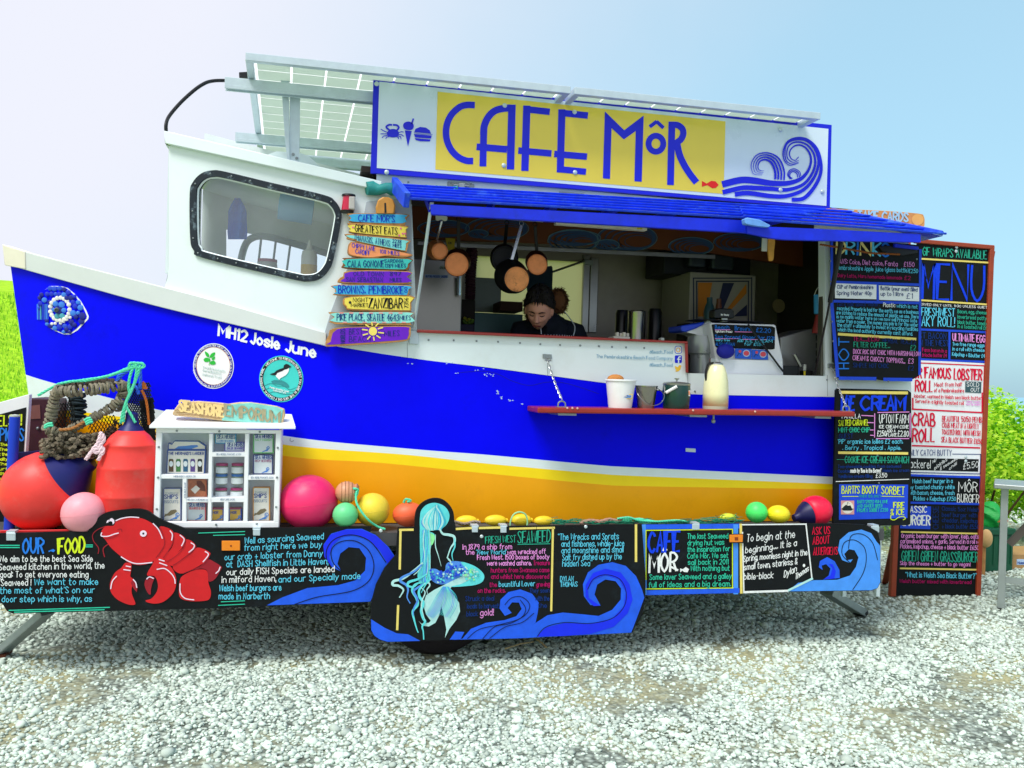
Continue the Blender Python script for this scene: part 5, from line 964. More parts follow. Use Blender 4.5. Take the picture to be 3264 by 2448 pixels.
plank("blue driftwood sign lettered CAFE MÔR'S, topmost of the column", 'blue', (362,275,385,258,930,262,945,300,930,360,880,370,400,345,375,320), (400,264,915,268,925,300,900,356,400,338,384,305), [("CAFE MÔR'S", 455,335,822,345,66,'n')])
t, s = plank('yellow driftwood sign lettered GREATEST EATS with pink stars', 'yel', (365,375,388,352,920,378,945,402,945,488,900,505,400,455,368,420), (385,372,920,392,935,420,930,485,890,495,400,447,378,415), [('GREATEST EATS', 420,440,850,473,70,'k')])
for i, (x, y) in enumerate(((400,398),(870,480),(905,462),(885,408),(930,462))): disc(t, s, 'L', x, y, 11,10, M('sign_star_pink', 'e05aa0', .7), .003+.0001*i, 'painted_star', 6)
t, s = plank('pale turquoise driftwood sign lettered THANASIS. ATHENS 2238 MILES', 'lteal', (340,488,362,465,940,520,960,570,945,638,900,640,470,555,430,530,340,515), (372,478,925,528,938,560,930,620,890,628,480,545,430,518,365,502), [('THANASIS. ATHENS', 410,525,775,592,58,'d'), ('2238', 800,552,890,562,34,'d'), ('MILES', 805,598,890,605,34,'d')])
plank('orange driftwood sign lettered CHIPPY LANE CARDIFF 108 MILES with a pointed end', 'org', (345,602,365,560,420,548,700,605,980,665,992,688,900,706,760,690,690,695,640,710,560,710,400,690,345,660), (358,605,375,568,420,556,700,612,960,668,965,686,760,682,690,688,560,702,400,682,358,655), [('CHIPPY LANE', 390,600,625,640,44,'n'), ('CARDIFF', 425,662,572,684,44,'n'), ('108 MILES', 675,660,870,683,38,'n')])
plank('teal driftwood sign lettered CALA GONONE SARDINIA 1389 MILES', 'teal', (295,780,312,718,340,708,970,710,976,770,960,830,860,835,330,815), (325,785,335,722,955,720,958,770,940,815,850,824,345,805), [('CALA GONONE', 345,803,715,802,66,'d'), ('SARDINIA', 720,755,910,755,32,'d'), ('1389 MILES', 725,806,935,806,36,'d')], dk=True)
plank('purple driftwood sign lettered OLD TOWN SAN SEBASTIAN 897 MILES', 'pur', (260,920,300,895,370,840,965,845,960,900,970,960,950,975,300,965), (315,915,375,850,955,853,945,900,955,958,320,955), [('OLD TOWN', 405,890,710,894,42,'d'), ('SAN SEBASTIAN', 330,948,700,950,42,'d'), ('897', 775,890,885,890,40,'d'), ('MILES', 775,948,890,950,36,'d')])
plank('bright blue driftwood sign lettered BROWNS. PEMBROKE 8', 'blue', (215,1022,232,980,950,982,975,1030,960,1090,900,1098,250,1090,220,1060), (226,1025,245,990,945,992,962,1030,948,1080,890,1086,255,1078,232,1055), [('BROWNS. PEMBROKE', 250,1064,910,1075,76,'n'), ('8', 922,1060,952,1060,52,'n')])
t, s = plank('yellow fish shaped driftwood sign lettered NIGHT MARKET ZANZIBAR 7356', 'yel', (298,1160,380,1098,985,1092,990,1165,990,1240,940,1255,400,1245,330,1210), (315,1160,385,1108,975,1102,978,1165,975,1232,930,1240,400,1228,338,1200), [('NIGHT', 400,1158,550,1158,44,'k'), ('MARKET', 380,1206,552,1206,34,'k'), ('ZANZIBAR', 560,1220,900,1218,100,'k')])
disc(t, s, 'L', 370,1162, 14,14, DK, .003, 'painted_eye', 12); text(t, s, 'L', '7356', 962,1218, 962,1116, 40, 'k', w=6, up=(-1, 0))
t, s = plank('pale turquoise driftwood sign with pink dashes lettered PIKE PLACE, SEATLE 4643 MILES', 'pteal', (155,1264,190,1258,205,1262,960,1255,990,1300,985,1380,950,1395,215,1380,200,1310), (222,1268,955,1263,978,1300,972,1368,225,1362,215,1310), [('PIKE PLACE, SEATLE 4643', 235,1344,865,1350,66,'d'), ('MILES', 876,1340,984,1340,44,'d')])
for i in range(7): line(t, s, 'L', PINK, 11, 265+100*i,1270, 300+100*i,1270, lift=.0035); line(t, s, 'L', PINK, 11, 300+100*i,1364, 335+100*i,1365, lift=.0035)
t, s = plank("purple driftwood sign with a yellow sun lettered WORLDS BEST BEACH, lowest of the column", 'pur', (120,1562,150,1500,205,1422,600,1405,950,1402,985,1440,975,1530,880,1560,500,1590,160,1612,125,1600), (175,1560,240,1435,600,1415,940,1412,965,1445,955,1515,870,1545,180,1590), [('BEST', 360,1485,495,1484,54,'d'), ('BEACH', 360,1562,575,1558,54,'d'), ('0. MILES', 652,1506,870,1500,52,'d')])
disc(t, s, 'L', 602,1455, 42,44, M('sun_yellow', 'f6e06a', .7), .0040, 'painted_sun', 24); text(t, s, 'L', 'WORLDS', 318,1580, 318,1430, 46, 'd', w=7, up=(-1, 0))
for i in range(10): a_ = 2*math.pi*i/10+.2; line(t, s, 'L', M('sun_yellow', 'f6e06a', .7), 13, 602+58*math.cos(a_),1455+60*math.sin(a_), 602+(110)*math.cos(a_),1455+(92)*math.sin(a_), lift=.0042+.0001*i, name='sun_ray')
t = thing('pulley_block', 'round wooden pulley block above the top driftwood sign', 'pulley', tuple(on_y(px('L', 730,255), YP)))
slab(t, 'block_cheek', M('varnished_ash', 'd09240', .5, var=.25, scale=14), pxs('L', 632,190, 655,115, 700,88, 760,88, 810,115, 832,180, 822,258, 640,258), YP-.01, .035, bev=.006)
slab(t, 'block_slot', DK, pxs('L', 718,150, 735,148, 740,250, 720,250), YP-.0115, .0015, 0)
# ---- WE TAKE CARDS
t = thing('card_sign', 'orange driftwood sign lettered WE TAKE CARDS on top of the awning', 'sign', tuple(on_y(px('F', 700,150), YW-.03)))
sq = SY(YW-.075); slab(t, 'plank', M('orange_sign_wood', 'e09a58', .7, var=.3, scale=14), cat(pxs('F', 300,75, 330,38, 480,42, 800,55, 1090,78, 1135,100, 1142,150, 1130,188, 1050,180, 700,168, 300,150), 3, True), YW-.075, .03, bev=.005)
text(t, sq, 'F', 'WE TAKE CARDS', 470,118, 1005,142, 68, M('pale_blue_lettering', 'a9d2e4', .6), w=13, lift=.003, jit=.1); disc(t, sq, 'F', 1085,128, 48,46, M('sun_orange', 'f0b060', .7), .002, 'painted_sun', 24)
# ================================================================== DRINKS BOARD
YD = YW-.045; sd = SY(YD)
t = thing('drinks_chalkboard', 'drinks chalkboard headed DRINKS and HOT in a blue frame beside the hatch', 'chalkboard', tuple(sd(px('O', 450,1550))))
slab(t, 'board', BLACK, pxs('O', 25,120, 915,190, 925,480, 925,1440, 915,1490, 850,1530, 780,1550, 600,1548, 480,1530, 130,1530, 90,1510, 80,1380, 50,1360), YD, .014)
BF = M('board_blue', (14, 72, 220), .65, var=.25, scale=14); WF = M('board_white', 'eef2f4', .6, var=.06)
for i, q in enumerate(((35,150,35,780), (35,770,95,1500), (920,240,912,1480), (60,560,918,588), (60,752,918,770), (495,575,495,760))): line(t, sd, 'O', BF, 26 if i != 1 else 34, *q, lift=.002+.0002*i)
for i, q in enumerate(((115,1520,470,1525), (560,1532,830,1535))): line(t, sd, 'O', BF, 34, *q, lift=.0022)
shape(t, sd, 'O', WF, 66,572, 482,588, 480,732, 68,722, lift=.0036, name='painted_label'); shape(t, sd, 'O', WF, 505,592, 908,612, 908,752, 508,738, lift=.0036, name='painted_label')
for ch, x0, x1, k in (('D',82,165,'y'), ('R',180,255,'c'), ('I',292,294,'s'), ('N',320,425,'y'), ('K',445,520,'c'), ('S',540,600,'s')): text(t, sd, 'O', ch, x0,275+(x0-82)*.06, x1,278+(x0-82)*.06, 130, k, w=20, jit=.05)
for s_, x0, y0, x1, y1, h, k in (('CANS: Coke, Diet coke, Fanta', 85,375,690,402,46,'p'), ('£1.50', 755,405,858,408,46,'p'), ('Pembrokeshire Apple juice (glass bottle)', 85,435,800,465,42,'c'), ('£2.50', 805,470,893,470,40,'c'), ('Dairy Latte, Mars homemade lemonade', 95,510,735,535,34,'m'), ('£2', 760,538,820,538,38,'m'), ('CUP of Pembrokeshire', 90,628,450,632,38,'d'), ('Spring Water 40p', 85,688,435,692,38,'d'), ('Bottle (your own) filled', 525,640,890,655,38,'d'), ('up to 1 litre', 525,695,750,700,38,'d'), ('£1', 782,724,842,726,50,'d'),
  ("Let's talk about water.", 90,800,510,800,36,'d'), ('Plastic', 550,808,668,812,40,'w'), ('which is not', 685,815,890,826,38,'c'), ('recycled. Properly is bad for the earth, we as a business', 90,838,900,880,36,'c'), ('are striving to reduce the amount of plastic we use. There', 80,880,900,925,36,'c'), ('is no mains water here so we now sell Princes Gate', 85,920,885,965,36,'c'), ('water from a cooler. The money you pay is for the water', 85,962,895,1005,36,'c'), ('the staff + ultimately to invest in recycling facilities', 90,1005,895,1048,36,'c'), ("which the local authority currently can't afford.", 95,1050,840,1095,36,'c'),
  ('TEA.....£1.30', 250,1148,505,1152,44,'m'), ('HERBAL TEA...£2', 545,1165,870,1182,44,'d'), ('FILTER COFFEE...', 255,1208,615,1218,50,'g'), ('£2', 818,1240,872,1242,50,'g'), ('DOCK ROC HOT CHOC WITH MARSHMALLOW', 250,1275,918,1300,44,'p'), ('CREAM & CHOCCY TOPPINGS...', 245,1338,765,1372,46,'p'), ('£3', 798,1372,850,1374,50,'p'), ('SIMPLE HOT CHOC', 250,1412,600,1420,44,'d'), ('£2', 795,1440,850,1442,44,'d')): text(t, sd, 'O', s_, x0,y0,x1,y1,h,k, w=5.5, lift=.0055)
for i, (y, x) in enumerate(((1425,0),(1335,0),(1195,0))): text(t, sd, 'O', 'HOT'[i], 205,y, 205,y-[55,100,75][i], 100, 's', w=12, up=(-1, 0), jit=.04)
line(t, sd, 'O', PALE, 26, 105,1080, 870,1130, lift=.0034)
screws('board_screw', pxs('O', 20,350, 25,555, 35,955, 45,1150, 240,1545, 600,1552, 882,332), YD-.001, .006, t)
# ================================================================== ICE CREAM BOARD
YI = .17; si = SY(YI)
t = thing('ice_cream_chalkboard', 'black chalkboard headed ICE CREAM with a blue sorbet panel hanging at the stern', 'chalkboard', tuple(si(px('Q', 490,1560))))
slab(t, 'board', BLACK, pxs('Q', 85,85, 105,62, 480,70, 880,82, 915,110, 918,600, 905,1555, 880,1570, 560,1575, 60,1560, 55,1540), YI, .016)
line(t, si, 'Q', PALE, 32, 135,105, 868,112); line(t, si, 'Q', PALE, 28, 118,770, 872,778); line(t, si, 'Q', 'w', 8, 85,1088, 888,1062)
for ch, x0, x1 in (('I',148,150), ('C',190,222), ('E',235,285), ('C',362,452), ('R',480,560), ('E',570,632), ('A',648,722), ('M',742,842)): text(t, si, 'Q', ch, x0,300, x1,300, 148, 'b', w=26, jit=.03)
for q in ((545,328,890,322), (512,340,510,600), (902,338,902,600), (530,615,888,615), (368,360,498,366), (430,438,498,440), (462,520,498,520), (465,578,498,580)): line(t, si, 'Q', 'p', 9, *q)
for s_, x0, y0, x1, y1, h, k in (('VANILLA', 138,395,355,392,48,'w'), ('SALTED CARAMEL', 112,475,440,468,62,'l'), ('MINT CHOC CHIP', 112,545,455,545,52,'t'), ('GUEST', 120,615,270,612,52,'d'), ('UPTON FARM', 562,445,885,445,95,'w'), ('ICE CREAM CONE', 562,503,885,503,36,'w'), ('£2.50', 540,588,635,588,60,'w'), ('ADD A', 645,545,738,545,30,'w'), ('FLAKE', 640,592,752,592,34,'w'), ('£2.80', 765,592,885,592,62,'w'), ("'PIP' organic ice lollies £2 each.", 108,672,820,668,48,'c'), ('. Berry . Tropical . Apple.', 160,738,800,738,46,'c'), ('COOKIE ICE CREAM SANDWICH', 185,882,885,885,72,'g'), ('Two chocolate cookies from seaweed', 108,940,800,935,34,'d'), ('Cookie', 108,990,240,990,34,'d'), ("made by 'Bee in the Bonnet'", 245,990,585,988,44,'w'), ('Welsh ice cream', 600,985,890,980,34,'d'), ('Vanilla ice cream filling', 112,1048,485,1045,36,'d'), ('£3.50', 525,1045,645,1043,48,'w')): text(t, si, 'Q', s_, x0,y0,x1,y1,h,k, w=6.5)
for q in ((95,845,880,862), (130,920,530,940), (110,970,240,972), (130,1035,470,1030), (110,520,450,512)): line(t, si, 'Q', 'g' if q[1] < 900 else 'd', 4, *q, lift=.0042)
shape(t, si, 'Q', BF, 120,1118, 880,1122, 872,1490, 118,1510, lift=.002, name='painted_label')
for s_, x0, y0, x1, y1, h, k, w_ in (("BARTI'S BOOTY", 150,1218,545,1218,80,'l',9), ('SORBET', 585,1225,838,1232,84,'l',9), ('OVER 18S ONLY', 342,1262,580,1262,26,'g',5), ('BARTI SPICED RUM, LIME', 320,1328,655,1325,34,'t',5.5), ('AND GINGER BEER', 320,1375,595,1372,34,'t',5.5), ('FROZEN SORBET £3.50', 320,1425,655,1418,38,'t',5.5), ('FIRE', 720,1380,835,1380,62,'l',9), ('& ICE', 690,1455,835,1455,62,'l',9)): text(t, si, 'Q', s_, x0,y0,x1,y1,h,k, w=w_, lift=.0036)
line(t, si, 'Q', 'l', 7, 155,1252, 330,1252, lift=.0036); line(t, si, 'Q', 'l', 7, 590,1250, 835,1255, lift=.0036); line(t, si, 'Q', 'l', 8, 690,1450, 690,1500, 730,1510, 780,1480, 830,1475, 850,1495, 825,1510, lift=.0036, smooth=True)
shape(t, si, 'Q', M('rum_label_pink', 'd89a94', .6), 140,1298, 286,1298, 286,1450, 140,1450, lift=.0036, name='label_card'); disc(t, si, 'Q', 213,1374, 66,68, M('rum_label_cream', 'e6e2d2', .6), .0042, 'label_card', 20); shape(t, si, 'Q', DK, 145,1390, 175,1360, 195,1345, 220,1355, 245,1350, 262,1385, 282,1388, 255,1408, 165,1408, lift=.0048, name='label_ship'); line(t, si, 'Q', DK, 4, 205,1350, 215,1315, 232,1330, lift=.0049)
screws('board_screw', pxs('Q', 542,800, 558,1105, 80,1565), YI-.001, .006, t)
# ================================================================== MENU BOARD standing behind the stern
YN = on_z((2985, 1902), 0).y; sn = SY(YN)
t = thing('menu_board', 'tall MENU board with red wooden frame standing on gravel behind the stern', 'menu board', tuple(on_z((2985,1902), 0)))
FRM = M('red_brown_frame', 'a04022', .55, var=.25, scale=14)
TL, TR_, BR, BL = px('a', 300,68), px('a', 1134,138), px('b', 686,1618), px('b', 22,1620)
slab(t, 'board', BLACK, [(TL[0]+4, TL[1]+14), (TR_[0]-12, TR_[1]+12), (BR[0]-14, BR[1]-3), (BL[0]+12, BL[1]-3)], YN, .012)
for q in ([TL, TR_, px('a',1095,180), px('a',300,112)], [TR_, BR, px('b',655,1618), px('a',1085,176)], [BL, (TL[0]-32, TL[1]+2), (TL[0]-16, TL[1]+12), px('b', 62,1620)]): slab(t, 'frame_rail', FRM, q, YN-.018, .035, bev=.004)
WB = lambda *q, l=.002, m_=WF: shape(t, sn, 'b', m_, *q, lift=l, name='painted_panel')
shape(t, sn, 'a', WF, 100,1340, 1045,1388, 1036,1790, 100,1790, lift=.0021, name='painted_panel'); WB(60,130, 702,140, 690,732, 60,720)
for i, q in enumerate(((100,1372,1022,1412), (1022,1412,1012,1700))): line(t, sn, 'a', 'r', 12, *q, lift=.0036+.0002*i)
for i, q in enumerate(((694,122,694,262), (180,240,694,266), (180,508,675,525), (184,160,184,240))): line(t, sn, 'b', 'r', 11, *q, lift=.004+.0002*i)
WB(570,36, 688,40, 686,122, 568,116, l=.0048, m_=M('board_slate', '3a5a62', .8))
for s_, x0, y0, x1, y1, h, k, w_ in (('GF WRAPS AVAILABLE', 370,245,1042,285,86,'g',10), ('JUST ONES SERVED ONLY UNTIL 11:30 UNLESS QUIET', 100,762,1048,808,24,'w',4), ('THE FRESHWEST', 215,880,705,890,84,'c',9), ('SNEAKY ROLL!', 215,985,705,1000,100,'c',10), ('Bacon, egg, cheese,', 738,855,1050,870,38,'g',6), ('laverbread patty,', 738,912,1050,930,38,'g',6), ('black butter, tomato', 738,968,1050,985,38,'g',6), ('in a toasted roll £6', 738,1012,1045,1032,38,'g',6), ('BEST BACON', 250,1118,615,1130,60,'d',8), ('BUTTY IN THE WEST', 150,1195,640,1205,60,'d',8), ('Farm bacon in a', 365,1262,620,1275,38,'m',6), ('brioche butter £4', 365,1315,620,1322,36,'m',6), ('ULTIMATE EGG', 685,1145,1025,1168,76,'p',9), ('Two free range eggs', 685,1198,1020,1215,36,'c',6), ('in a roll with cheese', 685,1250,1020,1265,36,'c',6), ('Kelpchup + B.butter £4', 680,1305,1022,1328,36,'c',6), ('OUR FAMOUS LOBSTER', 235,1535,992,1565,110,'r',15)): text(t, sn, 'a', s_, x0,y0,x1,y1,h,k, w=w_, lift=.0036)
for ch, x0, x1 in (('M',365,485), ('E',520,640), ('N',672,840), ('U',880,1008)): text(t, sn, 'a', ch, x0,698+(x0-365)*.05, x1,704+(x0-365)*.05, 370, 'b', w=24, jit=.02)
for q in ((300,278,1062,322), (300,716,1042,764)): line(t, sn, 'a', PALE, 18, *q)
for i, q in enumerate(((100,1018,1048,1058), (100,1335,1045,1372), (652,1050,650,1345), (1040,1060,1036,1370))): line(t, sn, 'a', BF, 22, *q, lift=.002+.0002*i)
for s_, x0, y0, x1, y1, h, k, w_ in (('ROLL', 203,110,325,110,80,'r',11), ('Meat from half', 342,75,545,72,30,'r',4.4), ('of a Pembrokeshire', 340,115,560,118,28,'r',4.4), ('SOLD', 580,72,668,75,30,'w',4), ('OUT', 610,112,672,112,28,'w',4), ('lobster, warmed in Welsh sea black butter', 195,155,688,172,26,'r',4.4), ('Served in a lightly toasted roll', 202,192,556,210,26,'r',4.4), ('PRICE VARIES', 580,192,682,196,12,'p',2.6), ('WITH THE MARKET', 575,212,684,214,12,'p',2.6), ('CRAB', 182,362,345,362,90,'r',12), ('ROLL', 182,482,340,480,96,'r',12), ('BEAUTIFUL 50:50 PEMBS', 400,330,705,340,40,'r',5), ('CRAB MEAT IN A LIGHTLY', 400,375,668,385,36,'r',5), ('TOASTED ROLL WITH WELSH', 398,425,678,436,36,'r',5), ('SEA BLACK BUTTER £8.50', 394,482,694,498,38,'r',5), ('DAILY CATCH BUTTY', 140,580,468,582,42,'d',4.6)): text(t, sn, 'b', s_, x0,y0,x1,y1,h,k, w=w_, lift=.0052)
line(t, sn, 'b', 'd', 5, 476,570, 684,572, lift=.004); line(t, sn, 'b', 'd', 5, 682,574, 678,716, lift=.0042); line(t, sn, 'b', 'd', 6, 100,704, 682,716, lift=.0044)
WB(60,596, 668,608, 664,700, 60,684, l=.004, m_=BLACK); 
for s_, x0, y0, x1, y1, h, k, w_ in (('Mackerel', 130,672,312,675,62,'w',4), ('w/', 328,640,360,622,34,'w',3.4), ('pickles', 342,690,435,618,30,'w',3.4), ('& seaweed', 385,690,510,610,24,'w',3), ('chilli', 450,690,505,648,22,'w',3), ('£5.50', 555,682,664,668,46,'w',4)): text(t, sn, 'b', s_, x0,y0,x1,y1,h,k, w=w_, lift=.0055, jit=.2)
for i, q in enumerate(((60,722,690,742), (684,742,680,940), (60,925,684,938))): line(t, sn, 'b', BF, 16, *q, lift=.0046+.0002*i)
WB(100,950, 318,955, 312,1122, 90,1116, l=.002, m_=BF)
for s_, x0, y0, x1, y1, h, k, w_ in (('Welsh beef burger in a', 180,785,475,782,30,'c',4.4), ('crispy toasted chunky white', 110,828,490,826,30,'c',4.4), ('roll with bacon, cheese, fresh', 110,868,488,870,30,'c',4.4), ('Pickles + Kelpchup £7.50', 188,910,498,915,30,'c',4.4), ('MÔR', 520,850,655,848,72,'w',5.5), ('BURGER', 510,925,668,930,62,'w',5.5), ('CLASSIC', 110,1000,285,1000,46,'w',8), ('BURGER', 110,1092,308,1092,70,'w',10), ('Classic 5oz Welsh', 398,985,668,995,30,'d',4.6), ('beef burger with', 398,1030,655,1035,30,'d',4.6), ('cheddar, kelpchup', 398,1070,660,1078,30,'d',4.6), ('+ black butter £5.50', 398,1115,668,1120,30,'d',4.6), ('Organic bean burger with laver, kelp, oats', 100,1185,668,1192,32,'p',4.4), ('caramelised onions, + garlic. Served in a roll w.', 92,1225,672,1230,32,'p',4.4), ('Pickles, kelpchup, cheese + black butter £6.50', 92,1262,666,1275,32,'p',4.4), ('GREEN GREEN GRASSBURGER', 102,1355,660,1365,72,'g',6.5), ('Skip the cheese + butter to go vegan!', 90,1385,605,1395,28,'p',4.2), ('"What is Welsh Sea Black Butter?"', 130,1475,650,1485,38,'c',5), ('Welsh butter mixed with laverbread', 88,1515,612,1525,26,'m',4)): text(t, sn, 'b', s_, x0,y0,x1,y1,h,k, w=w_, lift=.0036)
text(t, sn, 'b', 'CHEESE', 372,1120, 372,955, 40, 'd', w=5, up=(-1, 0))
for q in ((100,1142,655,1155), (92,1410,648,1420)): line(t, sn, 'b', PALE, 12, *q)
screws('board_bolt', pxs('a', 722,202, 727,158)+pxs('b', 574,592, 573,622), YN-.006, .012, t, M('screw_cap', 'c9d8da', .35, .3))
MB().bar(on_y(px('a', 1100,200), YN+.03), V((on_z((3100,1880), 0).x, YN+.55, 0)), .04, .02).build('prop_leg', FRM, t); MB().bar(on_y(px('b', 60,1150), YN+.03), V((on_z((2870,1880), 0).x, YN+.4, 0)), .04, .02).build('prop_leg', FRM, t)
# ================================================================== FLOATS ON THE TRAILER LEDGE
DECKZ = .666
def plas(n, c, **k): k = {**dict(dirt='a89a90', dirtamt=.16, dscale=7), **k}; return M('float_'+n, c, .46, var=.14, scale=9, spec=.4, bump=.05, bscale=14, **k)
def float_ball(name, label, c, x, y, rx, ry, mat, Y, group='fishing floats along the ledge', ring=None):
    p = px(c, x, y); a = pxr(Y, p, rx*CROP[c][2]); bz = pxr(Y, p, ry*CROP[c][2]); q = on_y(p, Y)
    q.z = max(q.z, DECKZ+bz) if abs(q.z-DECKZ-bz) < .06 or q.z < DECKZ+bz else q.z
    b = MB(); b.ball(q, a, a if a < bz*1.3 else bz, bz, 36, 22); t = thing(name, label, 'buoy', (q.x, q.y, q.z-bz), group)
    b.build('float_body', mat, t, smooth=2)
    if a > .05: MB().tube([q+V((a*1.002*math.cos(i*.1745), (a if a < bz*1.3 else bz)*1.002*math.sin(i*.1745), a*.12*math.cos(i*.1745))) for i in range(36)], .0006, 4, closed=True).build('mould_seam', mat, t)
    return t, q, a, bz
float_ball('round_buoy', 'large hot pink round buoy right of the white display cabinet', 'I', 248,282, 168,160, plas('pink', 'f0286a'), .14)
t, q, a, bz = float_ball('cork_float', 'beige ringed net float resting on the green and yellow buoys', 'I', 470,220, 66,64, plas('beige', 'd49a74'), .10)
for k in range(4):
    zz = (k-1.5)*.017; r = math.sqrt(max(0, a*a-zz*zz))*1.004; MB().tube([q+V((zz*1.0, r*math.cos(i*.2618), r*math.sin(i*.2618))) for i in range(24)], .0018, 4, closed=True).build('float_groove', M('groove_brown', '9a6a4a', .7), t)
MB().lathe([(.02,0),(.024,.012),(.012,.02),(0,.02)], q+V((a*.72,-.01,.022)), (1,-.2,.1), 14).build('float_eye', M('float_eye_tan', 'c0805c', .6), t, smooth=True)
float_ball('round_buoy', 'small mint green round buoy between the pink and yellow buoys', 'I', 462,352, 74,72, plas('mint', '6ad890'), .05)
t, q, a, bz = float_ball('round_buoy', 'yellow round buoy with a green cord across it', 'I', 622,322, 100,98, plas('yellow', 'f0d23c'), .12)
GRP = M('mint_rope', '58dcae', .75, var=.2, scale=60); GRP2 = M('pale_rope', 'c8d8b8', .8)
b = MB(); b.rope(cat3([q+V(v) for v in ((-.085,-.06,.105),(-.088,-.085,.06),(-.07,-.105,.02),(-.03,-.112,-.03),(.02,-.09,-.07),(.06,-.085,-.085))], 6), .006); b.rope(cat3([q+V(v) for v in ((-.12,-.03,.11),(-.10,-.06,.115),(-.08,-.06,.11),(-.085,-.05,.08),(-.10,-.06,.09))], 5), .0065)
tag(b.build('mooring_rope', GRP, smooth=True), 'knotted mint green cord looped over the yellow round buoy', 'rope')
t, q, a, bz = float_ball('oval_float', 'orange oval net float half hidden by the mermaid board', 'I', 836,350, 96,72, plas('orange', 'f0663c'), .12)
b = MB(); b.rope(cat3([q+V(v) for v in ((-.03,-.01,bz*.98),(-.02,-.015,bz+.018),(.005,-.02,bz+.012),(-.012,-.02,bz+.004))], 5), .006); b.build('cord_knot', GRP, t, smooth=True)
for i, (x, y, rx, ry, lb) in enumerate(((1175,388,65,33,'first yellow egg shaped float right of the mermaid head'), (1345,385,66,33,'second yellow egg shaped float right of the mermaid head'), (1497,383,60,36,'yellow egg shaped float with a pale green loop of cord'), (1627,388,58,30,'yellow egg shaped float at the right end of the row beside the mermaid'))):
    t, q, a, bz = float_ball('egg_float', lb, 'I', x, y, rx, ry, plas('lemon', 'f0d028'), .09, 'yellow egg floats beside the mermaid')
    MB().lathe([(.006,-.002),(.011,.0),(.011,.006),(.006,.008)], q+V((a*.97,0,0)), (1,0,.0), 10).build('float_eye', plas('lemon', 'f0d028'), t, smooth=True)
b = MB(); zz = DECKZ+.012
pts = [on_y(px('I', x, 398+6*math.sin(x*.05)), .05) for x in range(1100, 1260, 14)]; b.rope(cat3(pts, 3), .007)
tag(b.build('grey_rope', M('grey_hemp', '9a8a7c', .9), smooth=True), 'short grey rope lying in front of the first yellow egg floats', 'rope')
b = MB(); c3 = on_y(px('I', 1490,390), .05); b.tube(cat3([on_y(p, .04) for p in pxs('I', 1432,428, 1432,395, 1450,352, 1485,336, 1520,350, 1532,390, 1528,425)], 5), .0042, 6); tag(b.build('cord_loop', M('pale_green_cord', '9ad8a0', .7), smooth=True), 'thin pale green cord looped over a yellow egg float', 'rope')
float_ball('round_buoy', 'lime green round buoy left of the yellow buoy near the stern', 'J', 1132,405, 76,74, plas('lime', '4ae86a'), .10)
float_ball('oval_float', 'bright yellow oval buoy between the lime green and red buoys', 'J', 1286,418, 80,63, plas('bright', 'f4e020'), .08)
t = thing('pear_buoy', 'red pear shaped buoy with navy neck beside the stern chalkboards', 'buoy', tuple(on_y(px('J', 1540,485), .12)), 'fishing floats along the ledge')
q = on_y(px('J', 1545,378), .12); r = pxr(.12, px('J',1545,378), 110*CROP['J'][2]); q.z = DECKZ+r*.99; ax = V((-1, -.05, -.28))
MB().lathe([(0,-r*1.12)]+[(r*1.0*math.sin(math.pi*i/16), -r*1.12*math.cos(math.pi*i/16)) for i in range(1,11)]+[(r*.82, r*.55)], q, ax, 32).build('float_body', plas('red', 'f01440'), t, smooth=2)
MB().lathe([(r*.82, r*.55),(r*.66,r*.9),(r*.42,r*1.2),(r*.26,r*1.38),(r*.24,r*1.6),(0,r*1.62)], q, ax, 32).build('float_neck', M('navy_neck', '10124a', .45), t, smooth=True)
t, q, a, bz = float_ball('net_float', 'yellow green striped net float lying on the net heap', 'J', 928,440, 60,28, plas('chart', 'd6e23c'), .07)
for k in range(3): MB().tube([q+V((a*.93*math.cos(i*.2618), -.012+.0*k, (.006+(k-1)*.012)+bz*.2*math.sin(i*.2618))) for i in range(12, 25)], .002, 4).build('float_stripe', M('float_stripe_green', '8ab030', .6), t)
# net heap along the ledge
NETG = M('green_netting', '1f8f6c', .85, var=.4, scale=30); rn = random.Random(9); b = MB()
for k in range(300):
    x = rn.uniform(1765, 2360); dens = (.6+.6*math.exp(-((x-2330)/45)**2)*2); y = 1672-abs(rn.gauss(0, 6))-10*rn.random()*dens; h = rn.uniform(2, 9)*dens
    p = [(x+rn.uniform(-26,26), y+rn.uniform(-h,h*.5)) for _ in range(4)]; Y = rn.uniform(.03, .14); b.tube(cat3([on_y(v, Y+rn.uniform(-.02,.02)) for v in p], 4), .0011+.0006*rn.random(), 3, cap=False)
o = b.build('net_heap', NETG, fix=False); o['kind'] = 'stuff'; tag(o, 'green fishing net heaped along the ledge under the yellow hull', 'netting')
b = MB(); b.rope(cat3([on_y(p, .05) for p in pxs('I', 1840,400, 1900,385, 1960,392, 2010,380, 2060,388, 2085,372)], 5), .010); tag(b.build('tan_rope', M('tan_hemp', 'b08a78', .9), smooth=True), 'tan rope lying on the ledge at the left of the green net', 'rope')
b = MB()
for k in range(4): b.rope(cat3([on_y(p, .04+.02*k) for p in pxs('J', 150,450+6*k, 230,440+9*k, 300,462-4*k, 420,470, 560,462+4*k, 640,470)], 4), .006)
tag(b.build('mint_rope', GRP, smooth=True), 'mint green rope strands trailing along the green net', 'rope')
